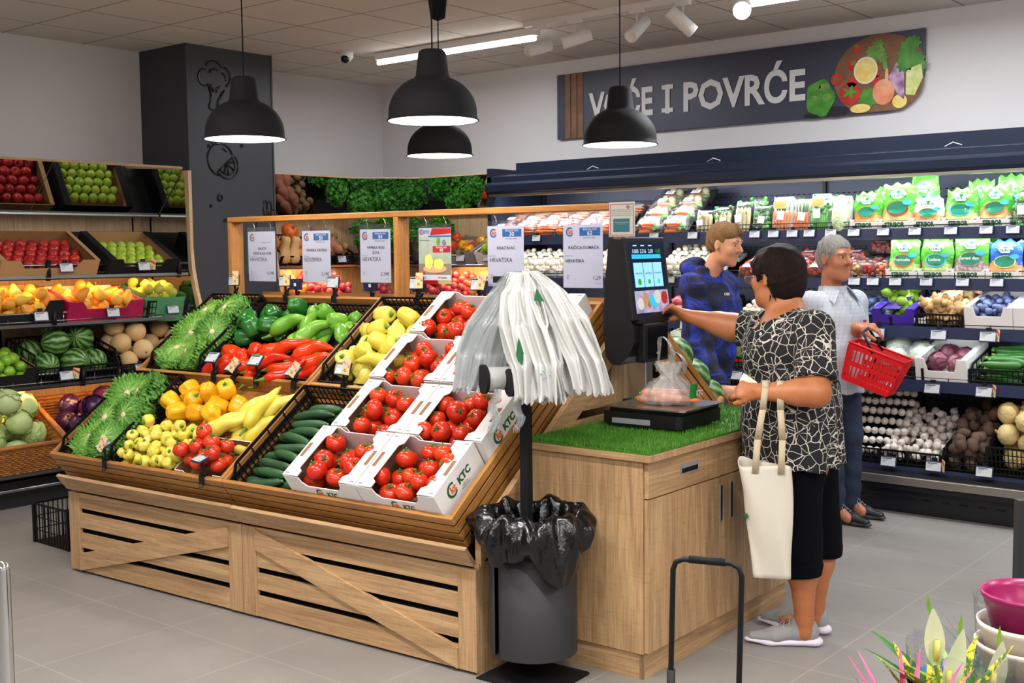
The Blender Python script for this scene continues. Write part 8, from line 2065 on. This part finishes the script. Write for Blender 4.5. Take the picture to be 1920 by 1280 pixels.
# ---------------------------------------------------------------- young man
def young():
    f = nrm((.96, -.10, 0)); l = nrm((.10, .96, 0)); up = V3(0, 0, 1); y0 = 5.86
    Hd = P3(1358, 458, y0); hf = nrm((.93, .02, -.22)); Sh = P3(1330, 517, y0) ; C = V3(Sh[0], y0, 0)
    Ls = Sh + l * .165 + V3(0, 0, -.055); Rs = Sh - l * .165 + V3(0, 0, -.055)
    Re = P3(1313, 655, 5.67); Rw = P3(1354, 731, 5.59); Le = Ls + V3(.06, .0, -.28); Lw = Le + V3(.22, -.02, -.10)
    Ch = V3(C[0] + .01, y0, 1.23); Be = V3(C[0] - .01, y0, 1.02); Hi = V3(C[0] - .03, y0, .88)
    B = Field((-4.5, 5.25, 0), (-2.95, 6.4, 1.9), .006)
    B.ell(Ch, (.11, .16, .21), (f, l, up), .03); B.ell(Be, (.11, .14, .16), (f, l, up), .05); B.ell(Hi, (.11, .15, .13), (f, l, up), .05); B.cap(Ls, Rs, .055, .055, .04)
    B.cap(Sh - V3(0, 0, .03) - f * .01, Hd - V3(0, 0, .05) - f * .030, .056, .051, .025); ph, ax = head(B, Hd, hf, 1.0, 1.0, 1.05, .95)
    arm(B, Ls, Le, Lw, (.05, .042, .04, .028)); arm(B, Rs, Re, Rw, (.05, .042, .04, .028))
    hand(B, Rw, P3(1390, 750, 5.57) - Rw, (.1, .8, -.5), (.3, .4, .45, .5), (.4, .3), 1.05, .06, side=-1); hand(B, Lw, (1, 0, -.3), (0, -.3, -1), (.3, .4, .4, .4))
    for s__ in (1, -1):
        h_ = Hi + l * .085 * s__; a_ = V3(C[0] - .04 + .06 * s__, y0 + .10 * s__, .09); k_ = (h_ + a_) / 2 + V3(.03, 0, .03); B.cap(h_, k_, .075, .055, .03); B.cap(k_, a_, .052, .036, .03); B.cap(a_, a_ + V3(.12, 0, -.05), .035, .03, .02)
    o = person('young man with short fair hair in a blue tie-dyed hooded sweatshirt', 'skin_young', B); eyes(ph, o); brows(ph, o, 'brow_fair')
    G = Field(Hd - .2, Hd + .2, .0045); hp = lambda a, b, c: Hd + a * ax[0] + b * ax[1] + c * ax[2]
    G.ell(hp(-.012, 0, .044), (.100, .079, .086), ax, .02); G.ell(hp(-.045, 0, .0), (.060, .072, .070), ax, .03); G.cap(hp(.050, 0, .104), hp(.086, 0, .090), .026, .016, .02); G.ell(hp(.105, 0, -.012), (.078, .10, .080), ax, .02, 'cut')
    for q in (-1, 1): G.ell(hp(.0, q * .09, -.010), (.022, .018, .032), ax, .01, 'cut')
    G.wobble(lambda X, Y, Z: .003 * np.sin(110 * (X - Hd[0]) + 80 * (Z - Hd[2]) + 3 * np.sin(50 * (Y - Hd[1])))); G.obj('hair', 'hair_fair', o, 1)
    D = Field((-4.5, 5.25, .78), (-2.95, 6.4, 1.72), .006)
    D.ell(Ch, (.145, .195, .21), (f, l, up), .03); D.ell(Be, (.15, .185, .20), (f, l, up), .05); D.cap(Hi + V3(0, 0, .05), Hi - V3(0, 0, .0), .145, .145, .04); D.cap(Ls, Rs, .066, .066, .05)
    for s0, e0, w0 in ((Ls, Le, Lw), (Rs, Re, Rw)): u_ = nrm(w0 - e0); D.cap(s0, e0, .068, .066, .04); D.cap(e0, w0, .068, .045, .03, clip=[(w0 - u_ * .01, u_)])
    D.cap(Sh + V3(-.02, 0, .01), Sh + V3(-.02, 0, .065), .092, .090, .03, clip=[(Sh + V3(0, 0, .075), nrm((-.35, 0, 1)))]); D.ell(Sh + V3(-.10, 0, .045), (.065, .11, .06), (f, l, up), .03)
    D.cap(Sh + V3(.0, 0, .0), Sh + V3(.02, 0, .14), .066, .075, 0, mode='cut'); D.plane((0, 0, .86), (0, 0, -1))
    D.wobble(lambda X, Y, Z: .006 * np.sin(24 * Z + 14 * X + 6 * np.sin(9 * Y)) * .8 + .003 * np.sin(60 * Z - 20 * X)); h2 = D.obj('hoodie', 'tie_dye', o)
    mb = MB('paper'); lf = P3(1363, 553, 5.70); mb.text('CES', .018, 'paper', Matrix.Translation(lf) @ rotm('Z', 30) @ RX, bold=.03); mb.build('chest_lettering', h2)
    E_ = Field((-4.5, 5.3, .03), (-3.0, 6.4, 1.05), .007); E_.ell(Hi, (.13, .165, .13), (f, l, up), .04)
    for s__ in (1, -1): h_ = Hi + l * .085 * s__; a_ = V3(C[0] - .04 + .06 * s__, y0 + .10 * s__, .09); k_ = (h_ + a_) / 2 + V3(.03, 0, .03); E_.cap(h_, k_, .095, .075, .03); E_.cap(k_, a_, .075, .06, .03)
    E_.obj('trousers', 'grey_jersey', o)
    for s__ in (1, -1): shoe(o, (C[0] - .10 + .06 * s__, y0 + .10 * s__), (C[0] + .17 + .06 * s__, y0 + .09 * s__), 'shoe_dark', 'sole_dark')
young()
# ================================================================== things near the viewer
pbr('pot_magenta', '8a0c50', .3); pbr('pot_cream', 'e0d2c4', .35); pbr('pot_lilac', 'a862b8', .35); pbr('pot_blue', '1f4f8f', .35, var='2f6fae', vscale=14); pbr('spathe', 'eef0e0', .5, var='d6dfae', vscale=14)
pbr('leaf_dark', '2c6a1c', .35, var='1c4a18', vscale=12); pbr('leaf_lime', '8ab52a', .4, var='5f9420', vscale=20); pbr('grass_leaf', '3f4f38', .5, var='2f5a28', vscale=10); pbr('pink_bract', 'd2266e', .4, var='e86a9a', vscale=10); pbr('spadix', 'd6cf6a', .7)
m, nt, b = new_mat('croton'); v = coord(nt); nt.links.new(ramp(nt, noise(nt, v, 55, 4, .7, 1), [(.48, '2c5a16'), (.56, 'd9b81c')]), b.inputs['Base Color']); b.inputs['Roughness'].default_value = .35
# trolley pull handle (basket below the picture)
a = sight(1262, 1046, z=.95); c = sight(1391, 1058, z=.95); a, c = Vector(a), Vector(c)
d = (c - a).normalized(); t = thing('shopping_trolley', 'black tubular pull handle of a trolley basket in the foreground', 'trolley', T((a + c) / 2 * 1.0) @ T(0, 0, -.95))
o_ = (a + c) / 2; rel = lambda p, z: (p.x - o_.x, p.y - o_.y, z)
mb = MB('black'); dn = Vector((0.02, .0, 0))
pts = [rel(a - d * .012, .30), rel(a - d * .006, .62), rel(a, .925), rel(a + d * .006, .942), rel(a + d * .022, .95), rel(c - d * .022, .95), rel(c - d * .006, .942), rel(c, .925), rel(c - d * .006, .62), rel(c - d * .012, .30)]
mb.tube(pts, .0062, 12); mb.build('handle_tube', t)
MB('black_matte').tube([rel(a + d * .035, .951), rel(c - d * .035, .951)], .0082, 14).build('grip', t)
MB('black').tube([rel(a - d * .010, .34), rel(a - d * .004, .705)], .0095, 12).build('telescopic_sleeve', t); MB('black').tube([rel(c - d * .010, .34), rel(c - d * .010, .60)], .0095, 12).build('telescopic_sleeve', t)
mb = MB('black_matte'); mb.prism([(-.15, -.2), (.15, -.2), (.13, .2), (-.13, .2)], .06, .075); 
A = Matrix.Rotation(math.atan2(d.y, d.x), 4, 'Z')
mb = MB('black_matte').box(-.17, .17, -.24, -.22, .06, .36, M=A).box(-.17, .17, .02, .04, .06, .36, M=A).box(-.17, -.15, -.24, .04, .06, .36, M=A).box(.15, .17, -.24, .04, .06, .36, M=A).box(-.17, .17, -.24, .04, .05, .07, M=A)
mb.build('basket_body', t)
for x in (-.14, .14):
    for y in (-.2, .0): MB('black').cyl((x - .01, y, .03), .03, .02, 16, M=A, axis='x').build('wheel', t)
# chrome post at the left edge
P = sight(-5, 900, y=.85); o = MB('chrome').cyl((0, 0, 0), .0125, 1.13, 24).sphere((0, 0, 1.13), .0125).build('chrome_post', M=T(P.x, P.y, 0)); tag(o, 'upright chrome post cut by the left edge of the picture', 'post')
# plant stand (its shelf lies below the picture)
Pp = sight(1935, 1120, z=1.03); base = Vector((Pp.x, Pp.y, 0)); vx = Vector((.774, .634, 0)); vy = Vector((-.634, .774, 0))
FP = T(base) @ Matrix.Rotation(math.atan2(.634, .774), 4, 'Z')          # x to the right of the view, y away
t = thing('plant_stand', 'dark stand under the potted plants, its post seen at the right edge', 'stand', FP)
MB('shelf_dark').box(-.42, .25, -.22, .16, .70, .72).build('shelf', t)
for x, y in ((-.40, -.20), (-.40, .14), (.23, -.20)): MB('shelf_dark').box(x - .012, x + .012, y - .012, y + .012, 0, .70).build('leg', t)
MB('shelf_dark').box(.098, .12, .28, .30, 0, 1.13).build('post', t); MB('shelf_dark').box(.098, .12, .15, .30, .70, .72).build('bracket', t)
def pot(x, y, z, r, h_, m_, label, grp='nested plastic plant pots at the right'):
    t = thing('plant_pot', label, 'plant pot', FP @ T(x, y, z), grp)
    MB(m_).lathe([(0, 0), (r * .72, 0), (r * .97, h_ * .86), (r * 1.0, h_ * .88), (r * 1.03, h_), (r * .985, h_ * 1.0), (r * .94, h_ * .86), (r * .70, .006), (0, .006)], 40).build('pot_body', t); return t
pot(0, 0, .955, .078, .085, 'pot_magenta', 'magenta plastic pot, topmost of the nested pots'); pot(0, 0, .905, .083, .085, 'pot_cream', 'cream plastic pot below the magenta one'); pot(.0, -.0, .880, .086, .075, 'pot_cream', 'cream plastic pot above the lilac one')
pot(-.012, -.01, .755, .125, .15, 'pot_lilac', 'large lilac pot with white pattern, lowest of the nested pots')
def leaf(mb, p, d, L, w_, m_, curl=.4, fold=.25, seg=9, side=None):
    p, d = Vector(p), Vector(d).normalized(); sd = Vector(side) if side else d.cross(Vector((0, 0, 1)));
    if sd.length < .01: sd = Vector((1, 0, 0))
    sd.normalize(); n_ = sd.cross(d)
    def fn(u, v):
        wv = w_ * math.sin(PI * min(1, v * .93 + .05)) ** .8 * (1 - .35 * v); c_ = 2 * u - 1
        q = p + d * L * v + n_ * (-curl * L * v * v) + sd * c_ * wv + n_ * abs(c_) * wv * fold
        return tuple(q)
    mb.grid(fn, 4, seg, m_)
def plant(x, y, z, label, cat='potted plant'): return thing('potted_plant', label, cat, FP @ T(x + .075, y, z))
# peace lily in a blue sleeve
t = plant(-.20, -.02, .72, 'white flowered peace lily in a blue patterned pot')
MB('pot_blue').lathe([(0, 0), (.05, 0), (.072, .155), (.078, .178), (.070, .155), (.045, .01), (0, .01)], 30, lobes=lambda q, v: 1 + .05 * math.sin(3 * q) * v).build('pot_body', t)
mb = MB(); rnd = random.Random(9)
for i in range(13):
    a_ = rnd.uniform(0, 6.28); leaf(mb, (.02 * math.cos(a_), .02 * math.sin(a_), .10), (math.cos(a_) * .5, math.sin(a_) * .5, 1), rnd.uniform(.13, .19), .022, 'leaf_dark' if i % 2 else 'leaf_lime', .35)
mb.build('leaves', t)
for i, (dx, dz, L, tl) in enumerate(((-.052, .275, .10, -.1), (-.032, .235, .12, .15), (.040, .22, .10, .1), (-.045, .155, .08, .0))):
    fl = MB('spathe'); leaf(fl, (dx, -.03, dz - L * .6), (tl, -.05, 1), L, .020, 'spathe', -.1, .3, 10, (1, 0, 0)); leaf(fl, (dx + tl * L, -.03, dz + L * .25), (tl - .05, 0, 1), .035, .004, 'leaf_lime', 0, .2, 4, (1, 0, 0)); o = fl.build('spathe', t)
    MB('spadix').tube([(dx, -.036, dz - L * .5), (dx, -.04, dz - L * .5 + .035)], .0045, 8).build('spadix', o); MB('leaf_dark').tube([(dx * .3, -.01, .08), (dx, -.03, dz - L * .6)], .0025, 6).build('stem', t)
def sleeve(t, r0, r1, h0, h1, seed): crumple(seed, [(r0, h0), (r0 + (r1 - r0) * .5, (h0 + h1) / 2), (r1, h1)], 34, .03, m='clear_sleeve').build('clear_sleeve', t)
sleeve(t, .075, .085, .08, .24, 3)
# grassy plants in clear sleeves
for j, (x, y, sd, lb, tall) in enumerate(((-.095, .03, 4, 'dark grassy plant in a tall clear sleeve, left of the nested pots', .30), (-.035, -.09, 5, 'dark grassy plant in a clear sleeve before the nested pots', .27))):
    t = plant(x, y, .72, lb); MB('shelf_dark').lathe([(0, 0), (.035, 0), (.045, .09), (.0, .085)], 20).build('pot_body', t); mb = MB(); rnd = random.Random(sd)
    for i in range(26):
        a_ = rnd.uniform(0, 6.28); q = rnd.uniform(.15, .75); leaf(mb, (0, 0, .07), (math.cos(a_) * q, math.sin(a_) * q, 1), rnd.uniform(.14, .24), .0022, 'grass_leaf', rnd.uniform(.1, .5), .3, 10)
    mb.build('leaves', t); sleeve(t, .045, .055 if j else .06, .05, tall, 6 + j)
# croton and pink bromeliad at the front
t = plant(-.255, -.09, .72, 'croton plant with yellow speckled dark leaves at the bottom edge'); MB('shelf_dark').lathe([(0, 0), (.035, 0), (.045, .08), (.0, .075)], 20).build('pot_body', t); mb = MB()
for i in range(9): a_ = i * .7; leaf(mb, (0, 0, .06), (math.cos(a_) * .32, math.sin(a_) * .32, 1), .225 - .008 * i, .020, 'croton', .2)
mb.build('leaves', t)
t = plant(-.315, -.12, .72, 'pink bromeliad with narrow pointed bracts at the bottom edge'); MB('shelf_dark').lathe([(0, 0), (.03, 0), (.04, .07), (.0, .065)], 20).build('pot_body', t); mb = MB()
for i in range(12): a_ = i * 1.1; leaf(mb, (0, 0, .06), (math.cos(a_) * .38, math.sin(a_) * .38, 1), .20, .008, 'pink_bract', .15)
mb.build('bracts', t)
t = plant(-.13, -.13, .72, 'variegated lime green plant at the bottom edge before the peace lily'); MB('shelf_dark').lathe([(0, 0), (.035, 0), (.045, .07), (.0, .065)], 20).build('pot_body', t); mb = MB()
for i in range(14): a_ = i * .95; leaf(mb, (0, 0, .06), (math.cos(a_) * .45, math.sin(a_) * .45, 1), .20, .018, 'leaf_lime' if i % 2 else 'leaf_dark', .7)
mb.build('leaves', t)
t = plant(.02, -.15, .72, 'green and yellow leafed plant at the bottom right corner'); MB('shelf_dark').lathe([(0, 0), (.035, 0), (.045, .07), (.0, .065)], 20).build('pot_body', t); mb = MB()
for i in range(16): a_ = i * .8; leaf(mb, (0, 0, .06), (math.cos(a_) * .4, math.sin(a_) * .4, 1), .21, .014, ('leaf_lime', 'leaf_dark', 'promo_yel')[i % 3], .6)
mb.build('leaves', t)
# black plastic crate standing on the floor behind the left end of the display
q = sight(124, 1032, z=0); crate(T(q.x - .33, q.y + .0, 0), .36, .26, .22, 'folded black plastic crate on the floor behind the left base', None, 1)
# wicker basket beyond the counter, near the hand of the young man
q = FB @ Vector((-.62, -.02, 0))
q = sight(1372, 775, y=4.95); t2 = basket(T(q.x - .17, q.y - .0, .45), .36, .26, .40, 'wicker basket behind the far end of the counter', None)
tb_ = MB('oak_x').box(q.x - .19, q.x + .21, q.y - .02, q.y + .28, .42, .449); st_ = tb_.build('display_stool'); 
for x in (q.x - .17, q.x + .17):
    for y in (q.y, q.y + .26): tb_ = MB('oak_z').box(x - .015, x + .015, y - .015, y + .015, 0, .42).build('leg', st_)
tag(st_, 'low oak stand carrying the wicker basket behind the counter', 'stand')
